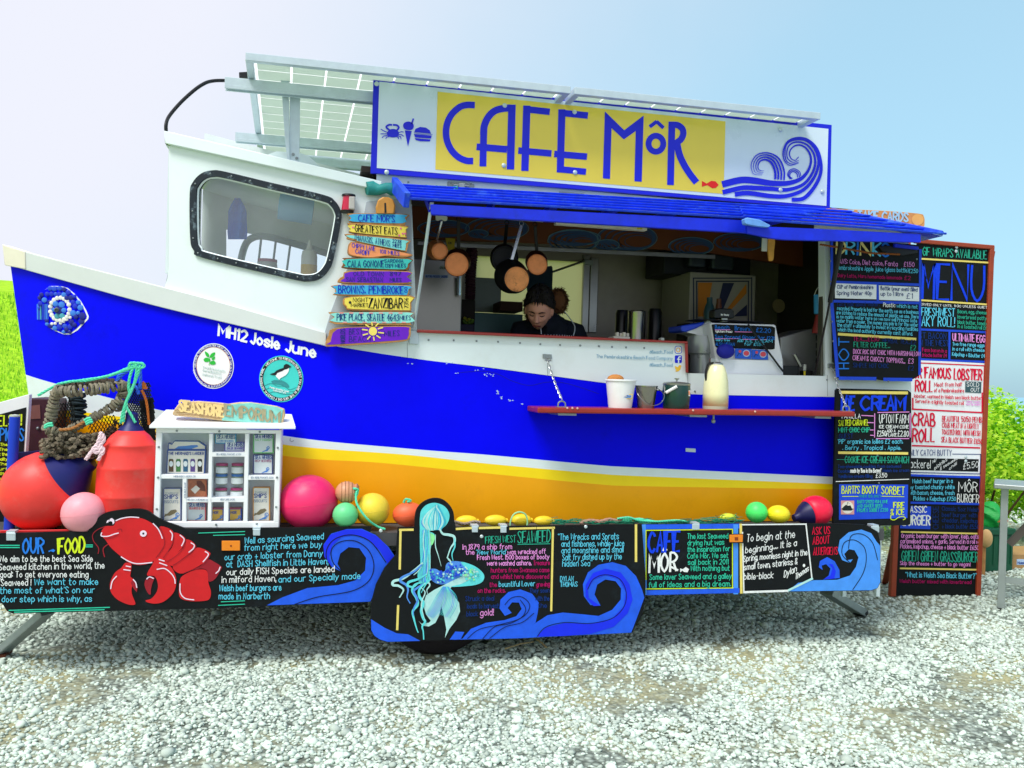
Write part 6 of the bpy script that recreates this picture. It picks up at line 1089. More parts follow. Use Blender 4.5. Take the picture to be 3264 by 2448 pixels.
# ---- big buoys at the bow
t = thing('pear_buoy', 'huge red pear shaped buoy with navy neck at the bow end', 'buoy', tuple(on_y(px('H', 245,860), .2)), 'large red buoys at the bow')
q = on_y(px('H', 240,660), .22); r = pxr(.22, px('H',240,660), 215*CROP['H'][2]); q.z = DECKZ+r*.96; ax = V((.72, -.05, .52))
MB().lathe([(0,-r*1.05)]+[(r*math.sin(math.pi*i/18), -r*1.06*math.cos(math.pi*i/18)) for i in range(1,11)]+[(r*.93,r*.42),(r*.80,r*.66)], q, ax, 40).build('float_body', plas('coral', 'f0403a'), t, smooth=2)
MB().lathe([(r*.80,r*.66),(r*.62,r*.90),(r*.46,r*1.08),(r*.28,r*1.26),(r*.24,r*1.42),(0,r*1.44)], q, ax, 40).build('float_neck', M('navy_neck2', '141a66', .45, var=.2), t, smooth=True)
float_ball('round_buoy', 'pale pink round buoy in front of the red pear buoy', 'H', 465,764, 116,115, plas('pale_pink', 'f4a0ac', dirt='e8c0c4', dirtamt=.5), .06)
t = thing('bullet_buoy', 'tall red bullet shaped buoy with navy tip left of the cabinet', 'buoy', tuple(on_y(px('H', 702,860), .16)), 'large red buoys at the bow')
p = px('H', 704,560); q = on_y(p, .17); r = pxr(.17, p, 163*CROP['H'][2]); z1 = on_y(px('H', 735,300), .17).z
H = z1-DECKZ; q.z = DECKZ
MB().lathe([(0,0),(r*.85,.0),(r*.98,.03),(r,.08),(r,H*.34),(r*1.012,H*.345),(r*1.0,H*.36),(r*.995,H*.62),(r*1.008,H*.63),(r*.985,H*.645),(r*.93,H*.78),(r*.86,H*.845),(r*.872,H*.85),(r*.82,H*.87),(r*.62,H*.95),(r*.42,H)], q, (.03,0,1), 40).build('float_body', plas('coral', 'f0403a'), t, smooth=2)
MB().lathe([(r*.42,H),(r*.36,H*1.03),(r*.26,H*1.06),(r*.2,H*1.12),(r*.2,H*1.17),(r*.08,H*1.19),(0,H*1.19)], q, (.03,0,1), 32).build('float_tip', M('navy_neck2', '141a66', .45), t, smooth=True)
BT = q+V((.02,-.0,H*1.1))
# ---- lobster creel
cr = thing('lobster_creel', 'rope bound lobster creel with black netting leaning on the bow', 'lobster pot', tuple(on_y(px('X', 800,1500), .3)))
HEMP = M('weathered_hemp', '8d8672', .95, var=.45, scale=40, bump=.6, bscale=120); HEMPD = M('dark_hemp', '4a4034', .95, var=.5, scale=30); NETK = M('black_net', '141a18', .85); BROWN = M('brown_twine', 'a8703c', .9)
def wrap(path, R0, r, name, mat=HEMP, jit=.3):
    pts = resample([V(p) for p in path], r*1.55); b = MB(); rnd = random.Random(len(pts))
    for i, p in enumerate(pts):
        tt = (pts[min(i+1,len(pts)-1)]-pts[max(i-1,0)]).normalized(); tt = (tt+V((rnd.uniform(-jit,jit), rnd.uniform(-jit,jit), rnd.uniform(-jit,jit)))).normalized(); u = tt.orthogonal().normalized(); w_ = tt.cross(u); rr_ = R0*rnd.uniform(.85,1.18)
        b.tube([p+(u*math.cos(a)+w_*math.sin(a))*rr_ for a in [k*math.pi/5 for k in range(10)]], r*rnd.uniform(.8,1.15), 5, closed=True)
    return b.build(name, mat, cr, smooth=True)
f0, f1 = .12, .44
A1 = [on_y(p, y) for p, y in zip(pxs('X', 380,560, 600,560, 900,530, 1150,500, 1400,470), (f0,f0,f0,.16,.2))]; wrap(cat3(A1, 4), .022, .008, 'top_bar')
wrap(cat3([on_y(p, y) for p, y in zip(pxs('X', 420,520, 360,640, 320,830, 290,960, 240,1110, 330,1150), (f0,.14,.16,.17,.18,.18))], 4), .020, .008, 'side_hoop')
wrap(cat3([on_y(p, .16) for p in pxs('X', 330,1150, 480,1190, 640,1110, 830,1010, 1000,920, 1180,820, 1330,690)], 4), .017, .0075, 'front_hoop')
wrap(cat3([on_y(p, y) for p, y in zip(pxs('X', 1380,430, 1400,560, 1360,680, 1300,800), (.2,.2,.22,.25))], 4), .020, .008, 'side_hoop')
wrap(cat3([on_y(p, .36) for p in pxs('X', 480,500, 800,440, 1100,420, 1350,420)], 4), .014, .007, 'top_bar', HEMPD)
wrap(cat3([on_y(p, .34) for p in pxs('X', 700,600, 720,800, 700,1000)], 4), .03, .008, 'funnel_neck', M('dark_net_rope', '1a2a30', .95))
b = MB(); rn = random.Random(5)
for k in range(620):      # dense rope base
    x, y = rn.uniform(150, 1050), rn.uniform(1200, 1560); 
    if y < 1290 and x < 260: continue
    p = px('X', x, y); Y = rn.uniform(.10, .30); L_x = rn.uniform(20, 80); sl_ = rn.uniform(-25, 25); b.tube(cat3([on_y(px('X', x+L_x*(i/3-.5), y+sl_*(i/3-.5)+rn.uniform(-10,10)), Y+rn.uniform(-.01,.01)) for i in range(4)], 2), rn.uniform(.005, .0105), 5)
o = b.build('rope_base', M('creel_rope_base', '786e5c', .95, var=.4, scale=25, island=.45), cr, smooth=True); o['kind'] = 'stuff'
b = MB()
for k in range(120):
    x = rn.uniform(880, 1340); y = 1560-(x-880)*1.25+rn.uniform(-60, 180); 
    if y < 980 or y > 1540: continue
    Y = rn.uniform(.16, .3); b.tube(cat3([on_y(px('X', x+rn.uniform(-50,50), y+rn.uniform(-50,50)), Y) for i in range(4)], 3), rn.uniform(.002,.005), 4)
o = b.build('tangled_twine', HEMPD, cr, smooth=True); o['kind'] = 'stuff'
def net(parent, P00, P10, P11, P01, nu, nv, r, mat, name='netting'):
    b = MB(); F_ = lambda u, v: P00.lerp(P10, u).lerp(P01.lerp(P11, u), v)+V((0, .03*math.sin(math.pi*u)*math.sin(math.pi*v), 0)); rnd = random.Random(1)
    for i in range(nu):
        for j in range(nv):
            u, v = (i+.5*(j % 2))/nu, j/nv; a = F_(u, v)
            for du in (-.5, .5): b.tube([a, F_(u+du/nu, (j+1)/nv)], r, 4, cap=False)
    o = b.build(name, mat, parent, fix=False); o['kind'] = 'stuff'; return o
Q4 = lambda Y, *q: [on_y(p, Y) for p in pxs('X', *q)]
net(cr, *Q4(.2, 400,740, 640,720, 700,1120, 380,1100), 6, 8, .0022, NETK); net(cr, *Q4(.24, 880,1000, 1290,900, 1260,1320, 900,1330), 8, 8, .0022, NETK)
net(cr, *Q4(.36, 1400,450, 1800,420, 1860,1200, 1480,1100), 12, 22, .0032, M('navy_net', '0f2030', .9)); net(cr, *Q4(.30, 1640,700, 1850,640, 1880,1300, 1700,1250), 9, 16, .0032, NETK)
net(cr, *Q4(.42, 560,640, 780,640, 790,1100, 640,1080), 12, 16, .0035, NETK)
for q in ((1670,540,1730,680,1760,860,1780,1060), (1700,520,1690,420,1740,520)): b = MB(); b.rope(cat3([on_y(p, .16) for p in pxs('X', *q)], 5), .007); b.build('orange_cord', M('rust_cord', 'b0601e', .9), cr, smooth=True)
b = MB(); b.rope(cat3([on_y(p, .13) for p in pxs('X', 420,1140, 600,1120, 760,1040, 860,980)], 5), .008); b.build('lashing', BROWN, cr, smooth=True)
for q in (((200,1080,320,1040),(195,1110,330,1075)), ((800,1000,900,960),(820,1030,920,990),(830,1060,930,1020))):
    b = MB()
    for p4 in q: b.tube(cat3([on_y(p, .115) for p in pxs('X', p4[0],p4[1], (p4[0]+p4[2])/2,(p4[1]+p4[3])/2-14, p4[2],p4[3])], 4), .007, 6)
    b.build('lashing', GRP, cr, smooth=True)
BRP = M('blue_rope', '2f6ae0', .8)
b = MB()
for q in ((1290,400,1330,320,1420,250,1530,200,1600,170), (1310,380,1380,300,1500,230), (1640,200,1650,350,1640,520), (1560,480,1600,520,1620,600)): b.rope(cat3([on_y(p, .2) for p in pxs('X', *q)], 5), .0085)
tag(b.build('blue_rope', BRP, smooth=True), 'blue rope tied over the right corner of the lobster creel', 'rope')
b = MB()
ends = [on_y(p, .16) for p in pxs('X', 1350,1080, 1400,1020, 1570,1020)]
for q in ((1600,150,1540,200,1490,330,1470,480,1480,600,1430,720,1380,880,1350,1040), (1570,140,1590,250,1560,420,1500,560,1440,700,1440,800,1500,900,1570,1030), (1640,160,1620,260,1580,380,1490,600,1430,720,1400,900,1390,1020), (1560,160,1400,230,1200,310,1000,360,820,395,620,405,440,440,330,490,100,620), (1560,190,1380,250,1150,330,900,370,700,400), (1480,180,1500,130,1600,130,1680,140,1700,180,1650,200,1560,190,1490,210)): b.rope(cat3([on_y(p, .14) for p in pxs('X', *q)], 6), .0072)
tag(b.build('mint_rope', GRP, smooth=True), 'pale mint rope knotted above the red bullet buoy and strung to the bow', 'rope')
b = MB()
for q in ((1060,1170,1030,1260,1010,1330,1040,1400,960,1440,880,1500,820,1590), (1040,1180,1060,1260,1000,1350,930,1430,850,1560), (1080,1200,1100,1290,1050,1370,1090,1440,1060,1520), (960,1440,1000,1400,1050,1420,1020,1470,960,1480,930,1440), (1030,1400,1050,1500,1010,1600)): b.rope(cat3([on_y(p, .06) for p in pxs('X', *q)], 5), .0085)
tag(b.build('pink_rope', M('pink_white_rope', 'f0d4dc', .85), smooth=True), 'pinkish white rope knotted between the two red buoys', 'rope')
# ================================================================== DISPLAY CABINET
YC = .035; sc_ = SY(YC)
cb = thing('display_cabinet', 'white wooden display cabinet of packets and jars on the trailer ledge', 'cabinet', tuple(on_y(px('K', 960,1430), YC)))
CW = M('cabinet_white', 'f2f4f6', .45, var=.05, scale=4); CBK = M('cabinet_back', 'e2eaf4', .6, var=.06)
def kslab(nm, m_, x0, y0, x1, y1, Y, th, par, bev=.0015, sk_=0): return slab(par, nm, m_, pxs('K', x0,y0, x1,y0+sk_, x1,y1+sk_, x0,y1), Y, th, bev)
slab(cb, 'cabinet_back', CBK, pxs('K', 330,385, 1640,408, 1618,1425, 292,1415), YC+.11, .01)
for q in ((325,380,1645,402,1643,440,322,428), (302,1372,1622,1370,1618,1436,290,1432), (325,428,385,430,358,1372,296,1372), (1590,440,1643,440,1622,1370,1566,1370)): slab(cb, 'cabinet_frame', CW, pxs('K', *q), YC-.004, .03)
for q in ((885,440,922,440,905,1372,868,1372), (1265,440,1306,440,1288,1372,1245,1372), (368,872,884,872,882,918,366,914), (604,915,646,915,640,1372,598,1372), (646,1120,872,1122,870,1166,644,1164), (918,636,1266,636,1264,682,916,682), (900,1116,1256,1116,1254,1162,898,1162), (1042,1162,1088,1162,1084,1370,1038,1370), (1300,882,1584,884,1582,928,1298,926)): slab(cb, 'divider', CW, pxs('K', *q), YC, .11, .001)
b = MB(); p = [on_y(v, YC) for v in pxs('K', 325,380, 292,1430)]; b.add([p[0], p[1], p[1]+V((0,.12,0)), p[0]+V((0,.12,0))], [(0,1,2,3)]); b.build('cabinet_side', CW, cb)
p = [on_y(v, YC) for v in pxs('K', 1645,402, 1620,1434)]; MB().add([p[0]+V((.002,0,0)), p[1]+V((.002,0,0)), p[1]+V((.002,.2,0)), p[0]+V((.002,.2,0)), p[0]+V((-.01,0,0)), p[1]+V((-.01,0,0)), p[1]+V((-.01,.2,0)), p[0]+V((-.01,.2,0))], [(0,1,2,3),(4,5,6,7),(0,1,5,4),(2,3,7,6),(0,3,7,4),(1,2,6,5)]).build('cabinet_side', CW, cb)
l0, l1, l2, l3 = on_y(px('K', 250,352), YC-.035), on_y(px('K', 1800,362), YC-.035), on_y(px('K', 1760,232), .245), on_y(px('K', 428,182), .245)
MB().add([l0, l1, l2, l3]+[v-V((0,0,.014)) for v in (l0, l1, l2, l3)], [(0,1,2,3),(4,5,6,7),(0,1,5,4),(1,2,6,5),(2,3,7,6),(3,0,4,7)]).build('cabinet_lid', CW, cb, bev=.003)
MB().add([on_y(v, YC+.008) for v in pxs('K', 384,430, 1590,440, 1566,1370, 358,1372)], [(0,1,2,3)]).build('perspex_front', glass('perspex', (.95,.97,1.0), .015), cb, fix=False)
screws('frame_screw', pxs('K', 543,408, 992,414, 1420,420, 352,580, 345,902, 331,1236, 1610,588, 1602,902, 1594,1214, 1388,1392, 958,1400), YC-.005, .0055, cb)
for s_, x0, y0, x1, y1 in (('MERMAIDS LARDER £18', 510,900,740,900), ('SEA HERBS POUCHES £3.50', 960,666,1222,666), ('SEA HERB POUCHES £3.50', 1325,912,1565,914), ('KELP JARS £4.50', 1005,1144,1155,1144), ('WELSH LAVERBREAD', 650,1146,870,1148)): text(cb, SY(YC), 'K', s_, x0,y0,x1,y1, 17, M('print_grey', '8a9ab0', .6), w=4, lift=.0015, jit=.02)
text(cb, SY(YC), 'K', 'AVAILABLE ONLINE', 635,1120, 640,955, 16, M('print_grey', '8a9ab0', .6), w=4, up=(-1,0), jit=.02, lift=.0015)
PRT = M('print_blue', '2a4a9a', .6); PRB = M('print_wave_blue', '4a8ad8', .6); CREAM = M('carton_cream', 'efe9da', .6); LBL = M('packet_paper', 'e6ecea', .55)
YG = YC+.05
def waves(par, s, x, y, k, lift=.003):
    for i, r in enumerate((1, .72, .45)): line(par, s, 'K', PRB, 7, x-40*k,y, x-20*k*r,y-10*k, x+10*k,y-26*k*r, x+34*k*r,y-40*k*r, x+22*k*r,y-58*k*r, x+4*k,y-44*k*r, lift=lift+.0002*i, smooth=True, name='printed_wave')
def packet(name, label, x0, y0, x1, y1, edge, lines, catg='packet', th=.02, wave=1, base=LBL, fold=True):
    Y = YG; t = thing(name, label, catg, tuple(on_y(px('K', (x0+x1)/2, y1), Y)), 'goods in the display cabinet'); s = SY(Y)
    slab(t, 'packet_edge', edge, pxs('K', x0,y0, x1,y0, x1,y1, x0,y1), Y, th, .003)
    e = 12; shape(t, s, 'K', base, x0+e,y0+e*.5, x1-e,y0+e*.5, x1-e,y1-e, x0+e,y1-e, lift=.001, name='packet_front')
    for q in lines: text(t, s, 'K', *q, lift=.0022, jit=.02)
    if wave: waves(t, s, (x0+x1)/2+30, y1-16, wave, .0026)
    return t, s
E_ = lambda n, c: M('edge_'+n, c, .55)
packet('herb_packet', 'pale blue herb packet in the top middle of the cabinet', 945,442,1172,545, E_('aqua','3aa0d0'), [('SEA HERBS', 972,492,1158,492,40,PRT,7), ('LAVER SEAWEED', 975,525,1140,525,16,PRB,4)], wave=0)
packet('herb_packet', 'violet edged herb packet propped below the pale blue one', 1045,528,1260,630, E_('violet','5a4ab8'), [('SEA HERBS', 1078,574,1256,574,38,PRT,7), ('DULSE SEAWEED', 1075,605,1250,605,20,E_('violet','5a4ab8'),5)], wave=0)
packet('herb_packet', 'green edged herb packet in the top right of the cabinet', 1350,445,1566,648, E_('green','6ad070'), [('SEA HERBS', 1370,486,1550,486,38,PRT,7), ('SALT MARSH', 1372,515,1540,515,18,E_('green','6ad070'),4)])
packet('herb_packet', 'navy edged herb packet below the green edged one', 1348,662,1560,870, E_('navy','2a2f80'), [('SEA HERBS', 1368,708,1548,708,38,PRT,7), ('KELP SEAWEED', 1370,738,1540,738,20,E_('rose','b07090'),5)])
packet('herb_packet', 'coral edged herb packet at the bottom of the cabinet', 648,1168,850,1366, E_('coral','f06a78'), [('SEA HERBS', 672,1210,848,1210,38,PRT,7), ('SEAWEED & SALT', 672,1240,845,1240,22,E_('coral','f06a78'),5)])
packet('photo_card', 'orange photo card of a sauce bottle in the cabinet', 650,920,860,1118, E_('terracotta','c8583c'), [], 'card', .006, 0, M('photo_orange', 'd07850', .5, var=.5, scale=40))
t = bpy.data.objects['photo_card']; s = SY(YG); shape(t, s, 'K', M('photo_dark', '6a2a1c', .5), 750,940, 800,935, 840,990, 850,1050, 790,1040, 760,990, lift=.002, name='printed_bottle'); shape(t, s, 'K', CREAM, 690,1030, 745,985, 790,1020, 735,1075, lift=.0026, name='printed_label')
fishm = M('print_fish', '7a6a4a', .6)
for nm, lb, x0, x1, ed, y0 in (('biscuit_carton', 'grey blue edged biscuit carton at the left of the cabinet', 398,590, E_('slate','6a7ab0'), 1018), ('biscuit_carton', 'orange edged biscuit carton at the right of the cabinet', 1345,1528, E_('apricot','e8a050'), 1008)):
    t, s = packet(nm, lb, x0, y0, x1, 1368, ed, [("SHIP'S", x0+15,y0+108,x1-38,y0+108,42,PRT,8), ('BISCUITS', x0+14,y0+155,x1-34,y0+155,28,M('print_grey', '8a9ab0', .6),5), ('traditional', x0+25,y0+55,x1-35,y0+55,14,M('print_grey', '8a9ab0', .6),3)], 'carton', .045, 1.3, CREAM)
    shape(t, s, 'K', fishm, x0+8,y0+305, x0+22,y0+270, x0+40,y0+272, x0+80,y0+232, x0+130,y0+222, x0+148,y0+240, x0+120,y0+265, x0+70,y0+290, x0+40,y0+288, lift=.0032, name='printed_fish')
for nm, lb, x0, x1 in (('seasoning_tin', 'left of two small yellow and blue tins at the cabinet foot', 900,1038), ('seasoning_tin', 'right of two small yellow and blue tins at the cabinet foot', 1092,1228)):
    t, s = packet(nm, lb, x0, 1235, x1, 1366, E_('tinblue','2a52c8'), [('MOR', x0+22,1288,x0+80,1288,30,PRT,6)], 'tin', .04, .8, M('tin_yellow', 'e8b848', .5)); kslab('tin_lid', M('tin_lid', 'b03a5a', .4), x0+6,1224, x1-4,1236, YG, .04, t)
for i, (x, y, lid, lb, tx) in enumerate(((1015,975,0,'upper left jar', 'BUTTER'), (1180,975,0,'upper right jar', 'PESTO'), (1010,1112,1,'lower left jar', 'TARTARE'), (1172,1112,1,'lower right jar', 'KETCHUP'))):
    p = px('K', x, y); q = on_y(p, YG+.03); r = pxr(YG+.03, p, 62*CROP['K'][2]); hh = pxr(YG+.03, p, (225 if i < 2 else 100)*CROP['K'][2])
    for lev in range(2 if i < 2 else 1):
        t = thing('preserve_jar', '%s%s of the jars in the cabinet centre' % (('lower stacked ' if lev == 0 else 'topmost ') if i < 2 else '', lb), 'jar', (q.x, q.y, q.z+lev*hh*.5), 'goods in the display cabinet'); h1 = hh*.5 if i < 2 else hh; z0_ = q.z+lev*hh*.5
        MB().lathe([(0,0),(r*.9,0),(r,.004),(r,h1*.72),(r*.92,h1*.78)], (q.x,q.y,z0_), (0,0,1), 20).build('jar_body', M('jar_contents', '7a8a78', .2, var=.3, scale=30, coat=.6), t, smooth=True)
        MB().lathe([(r*.97,h1*.78),(r*.99,h1*.80),(r*.99,h1*.98),(r*.9,h1),(0,h1)], (q.x,q.y,z0_), (0,0,1), 20).build('jar_lid', M('jar_lid_magenta', 'a8286a', .4) if (i > 1 or lev) else M('jar_lid_blue', '2a6ab0', .4), t, smooth=True)
        MB().lathe([(r*1.012,h1*.10),(r*1.012,h1*.64)], (q.x,q.y,z0_), (0,0,1), 20).build('jar_label', LBL, t, smooth=True)
t = thing('gift_carton', 'cream gift carton with a handle and five bottle windows in the cabinet', 'carton', tuple(on_y(px('K', 640,866), YG)), 'goods in the display cabinet'); s = SY(YG)
BE = M('carton_blue_edge', '2a56a8', .5); slab(t, 'carton_body', BE, pxs('K', 440,606, 850,606, 836,866, 432,862), YG, .05, .002); shape(t, s, 'K', CREAM, 452,622, 838,622, 826,858, 442,855, lift=.0012, name='carton_front')
slab(t, 'carton_handle', BE, pxs('K', 448,604, 452,535, 490,548, 515,512, 775,516, 850,565, 850,604), YG+.01, .03, .002); shape(t, SY(YG+.01), 'K', CREAM, 458,600, 460,548, 492,558, 520,522, 770,526, 840,572, 840,600, lift=.0012, name='carton_handle_face'); shape(t, SY(YG+.01), 'K', PRB, 520,600, 560,572, 640,568, 700,560, 760,560, 770,575, 700,600, lift=.002, name='printed_wave')
text(t, s, 'K', "THE MERMAID'S LARDER", 452,662, 828,662, 28, PRT, w=6, lift=.0022, jit=.02)
for i, (c_, nm) in enumerate((('5a3a1c','brown'), ('3a7a3a','green'), ('1a5a80','blue'), ('5a3a88','purple'), ('1c1c28','black'))):
    x = 482+76*i; shape(t, s, 'K', M('bottle_'+nm, c_, .25, coat=.5), x-24,842, x-24,722, x-18,706, x+18,706, x+26,722, x+26,842, lift=.0022, name='bottle_window'); disc(t, s, 'K', x, 758, 22,30, LBL, .003, 'bottle_label', 16)
# driftwood on the cabinet
t = thing('emporium_sign', 'rough driftwood sign lettered SEASHORE EMPORIUM lying on the cabinet lid', 'sign', tuple(on_y(px('K', 1080,310), .08)))
pl = pxs('K', 490,225, 525,170, 560,125, 650,102, 760,95, 980,112, 1080,125, 1200,108, 1320,108, 1450,125, 1600,150, 1680,180, 1688,250, 1670,300, 1672,350, 1620,362, 1400,335, 1100,312, 800,275, 510,250)
slab(t, 'plank', M('pale_driftwood', 'e2c294', .9, var=.45, scale=22, bump=.7, bscale=40), pl, .07, .05, .006); slab(t, 'plank', M('teal_washed_wood', '8fdcd0', .8, var=.3, scale=18), pxs('K', 1062,135, 1320,112, 1600,155, 1665,185, 1640,352, 1400,328, 1020,298), .066, .006, .001)
s = SY(.066); text(t, SY(.07), 'K', 'SEASHORE', 570,195, 1035,262, 110, M('letter_cream', 'f6d690', .7), w=24, lift=.003, jit=.1); text(t, s, 'K', 'EMPORIUM', 1055,250, 1625,325, 118, M('letter_wood', 'b0a684', .8, var=.3, scale=30), w=20, lift=.003, jit=.1)
for i, q in enumerate(((520,190,700,165,900,175), (540,215,800,215,1000,250), (620,150,800,150,980,170), (560,236,760,244,1000,280))): line(t, SY(.07), 'K', M('wood_grain_dark', 'a8845a', .9), 7, *q, lift=.0018+.0002*i, smooth=True, name='wood_grain')
# ================================================================== ON THE SERVING SHELF
SI = .14
def base(c, x, y): q = on_y(px(c, x, y), SI); q.z = zt(q.x); return q
def rr_(q, r): return r*.80315*(q-CAM).dot(FW)/FPX
q = base('s', 344,268); k = rr_(q, 1)
t = thing('white_bucket', 'white plastic bucket with a sponge sticking out on the red shelf', 'bucket', tuple(q)); MB().lathe([(0,0),(46*k,0),(59*k,106*k),(63*k,106*k),(63*k,111*k),(60*k,112*k),(57*k,106*k),(44*k,4*k),(0,4*k)], q, (0,0,1), 32).build('bucket_body', M('bucket_white', 'f0f2f2', .4), t, smooth=True)
MB().lathe([(54.5*k,70*k),(56*k,82*k),(55*k,83*k),(53*k,70*k)], q+V((0,0,0)), (0,0,1), 32).build('bucket_band', M('bucket_white', 'f0f2f2', .4), t, smooth=True)
slab(t, 'bucket_label', M('label_yellow', 'f0c040', .5), pxs('E', 408,1450, 478,1452, 474,1486, 408,1484), SI-.068, .002, 0); slab(t, 'bucket_label', M('label_pale_blue', '9ac8f0', .5), pxs('E', 414,1455, 472,1457, 470,1480, 414,1479), SI-.0695, .0015, 0)
text(t, SY(SI-.0695), 'E', 'CLEAN', 420,1474, 466,1475, 15, PRT, w=3.4, lift=.001, jit=.02)
b = MB(); b.ball(q+V((-22*k,.0,112*k)), 34*k, 28*k, 20*k, 20, 12); tag(b.build('sponge', M('sponge_orange', 'd08a48', .9, bump=.8, bscale=200), smooth=True), 'orange sponge sitting in the white bucket', 'sponge')
q = base('s', 446,270); t = thing('steel_bucket', 'small stainless steel bucket with wire handle on the red shelf', 'bucket', tuple(q)); k = rr_(q, 1)
MB().lathe([(0,0),(33*k,0),(44*k,84*k),(46*k,85*k),(46*k,89*k),(43*k,89*k),(31*k,3*k),(0,3*k)], q, (0,0,1), 32).build('bucket_body', M('polished_steel', 'a09c98', .22, .95, var=.1), t, smooth=True)
rod(t, 'bucket_handle', M('polished_steel', 'a09c98', .22, .95), cat3([q+V((v[0]*k, v[1]*k, v[2]*k)) for v in ((46,-4,80),(60,-40,55),(45,-50,25),(10,-52,12),(-25,-50,25),(-46,-30,55),(-46,-4,82))], 6), 1.6*k, 6)
q = base('s', 566,271); t = thing('ice_bucket', 'dark green lidded ice bucket with a white handle grip on the red shelf', 'bucket', tuple(q)); k = rr_(q, 1)
GRN = M('dark_green_enamel', '0c3a34', .3, var=.1, coat=.4); MB().lathe([(0,0),(50*k,0),(52*k,6*k),(56*k,60*k),(54*k,92*k),(0,92*k)], q, (0,0,1), 36).build('bucket_body', GRN, t, smooth=True)
MB().lathe([(54*k,92*k),(55*k,94*k),(55*k,99*k),(50*k,103*k),(8*k,107*k),(0,107*k)], q, (0,0,1), 36).build('bucket_lid', STEEL, t, smooth=True); MB().lathe([(3*k,106*k),(3*k,114*k),(10*k,116*k),(10*k,120*k),(0,121*k)], q, (0,0,1), 16).build('lid_knob', STEEL, t, smooth=True)
rod(t, 'handle_grip', M('bucket_white', 'f0f2f2', .4), [q+V((-56*k,-30*k,62*k)), q+V((-20*k,-52*k,88*k))], 6*k); rod(t, 'bucket_handle', STEEL, [q+V((-52*k,0,92*k)), q+V((-60*k,-28*k,60*k))], 1.6*k)
slab(t, 'price_label', LBL, pxs('E', 838,1422, 886,1426, 884,1466, 836,1462), SI-.062, .002, 0); text(t, SY(SI-.062), 'E', '3LB', 846,1452, 882,1454, 24, 'o', w=5, lift=.001)
q = base('s', 722,271); t = thing('vacuum_jug', 'tall cream vacuum jug with silver collar on the red shelf', 'jug', tuple(q)); k = rr_(q, 1)
MB().lathe([(0,0),(49*k,0),(50*k,12*k)], q, (0,0,1), 36).build('jug_foot', M('clear_base', 'b8bca8', .3), t, smooth=True)
MB().lathe([(50*k,12*k),(50.5*k,60*k),(48*k,105*k),(42*k,140*k),(32*k,168*k),(24*k,176*k)], q, (0,0,1), 36).build('jug_body', M('cream_enamel', 'eceab8', .3, var=.05, coat=.4), t, smooth=2)
MB().lathe([(24*k,176*k),(23*k,182*k),(12*k,187*k),(0,188*k)], q, (0,0,1), 28).build('jug_collar', STEEL, t, smooth=True)
rod(t, 'jug_handle', BLACKP, cat3([q+V((v[0]*k, -6*k, v[1]*k)) for v in ((-16,184),(-34,180),(-44,160),(-48,135),(-44,112))], 5), 5*k); MB().box((q.x-30*k, q.y-10*k, q.z+182*k), (q.x-10*k, q.y+8*k, q.z+200*k)).build('jug_lever', STEEL, t, bev=.002)
# ================================================================== GALLEY INTERIOR
def boxpx(parent, name, mat, c, x0, y0, x1, y1, Y, d, bev=.004): 
    a_, b_ = on_y(px(c, x0, y0), Y), on_y(px(c, x1, y1), Y); return MB().box((min(a_.x,b_.x), Y, min(a_.z,b_.z)), (max(a_.x,b_.x), Y+d, max(a_.z,b_.z))).build(name, mat, parent, bev=bev)
BH = kid(bpy.data.objects.new('painted_bulkhead', None), TR); COL.objects.link(BH)
YBH = 1.0; slab(BH, 'bulkhead_board', M('bulkhead_brown', '6a3410', .6, var=.2), [(1240,600),(2560,720),(2560,850),(2275,808),(2000,787),(1452,766),(1240,756)], YBH, .03)
sb = SY(YBH); SWB = M('swirl_blue', '2a4a78', .6); SWT = M('swirl_edge', '5a7f94', .6)
for i, (cx_, cy_, rx, ry) in enumerate(((1250,255,500,0),)): pass
k = 0
for c_, x, y, rx, ry in (('M',420,290,290,95), ('M',1050,290,350,130), ('M',1960,400,290,85), ('E',60,370,170,75), ('E',440,350,200,90), ('E',890,410,150,60), ('E',1230,380,170,62), ('M',830,350,110,45), ('E',300,400,80,36)):
    st = []
    for j in range(5):
        f = 1-.13*j; st.append(([px(c_, x+rx*f*math.cos(a_)+rx*.1*j, y+ry*f*math.sin(a_)+ry*.07*j) for a_ in [R(160-j*6+(360+30*(j % 2))*t_/26) for t_ in range(27)]], (17-2*j)*.3))
    lines_on('painted_swirl', st, sb, .002+.0015*(k % 3), SWB if k % 2 == 0 else SWB, BH); k += 1
    lines_on('painted_swirl', [([px(c_, x+rx*1.06*math.cos(a_), y+ry*1.06*math.sin(a_)) for a_ in [R(170+250*t_/20) for t_ in range(21)]], 2.2)], sb, .0062+.0003*k, SWT, BH)
strip('ceiling_rail', [(1330,768),(2280,812)], [(1330,782),(2280,826)], SY(.98), 0, .03, STEEL, n=2)
LB_ = kid(bpy.data.objects.new('strip_light', None), TR); COL.objects.link(LB_)
slab(LB_, 'light_batten', M('batten_white', 'e8e6da', .5), pxs('E', -60,225, 582,272, 582,298, -60,252), .46, .05); slab(LB_, 'light_label', M('label_lime', 'd8d020', .5), pxs('E', 510,272, 548,274, 548,290, 510,288), .4585, .0015, 0)
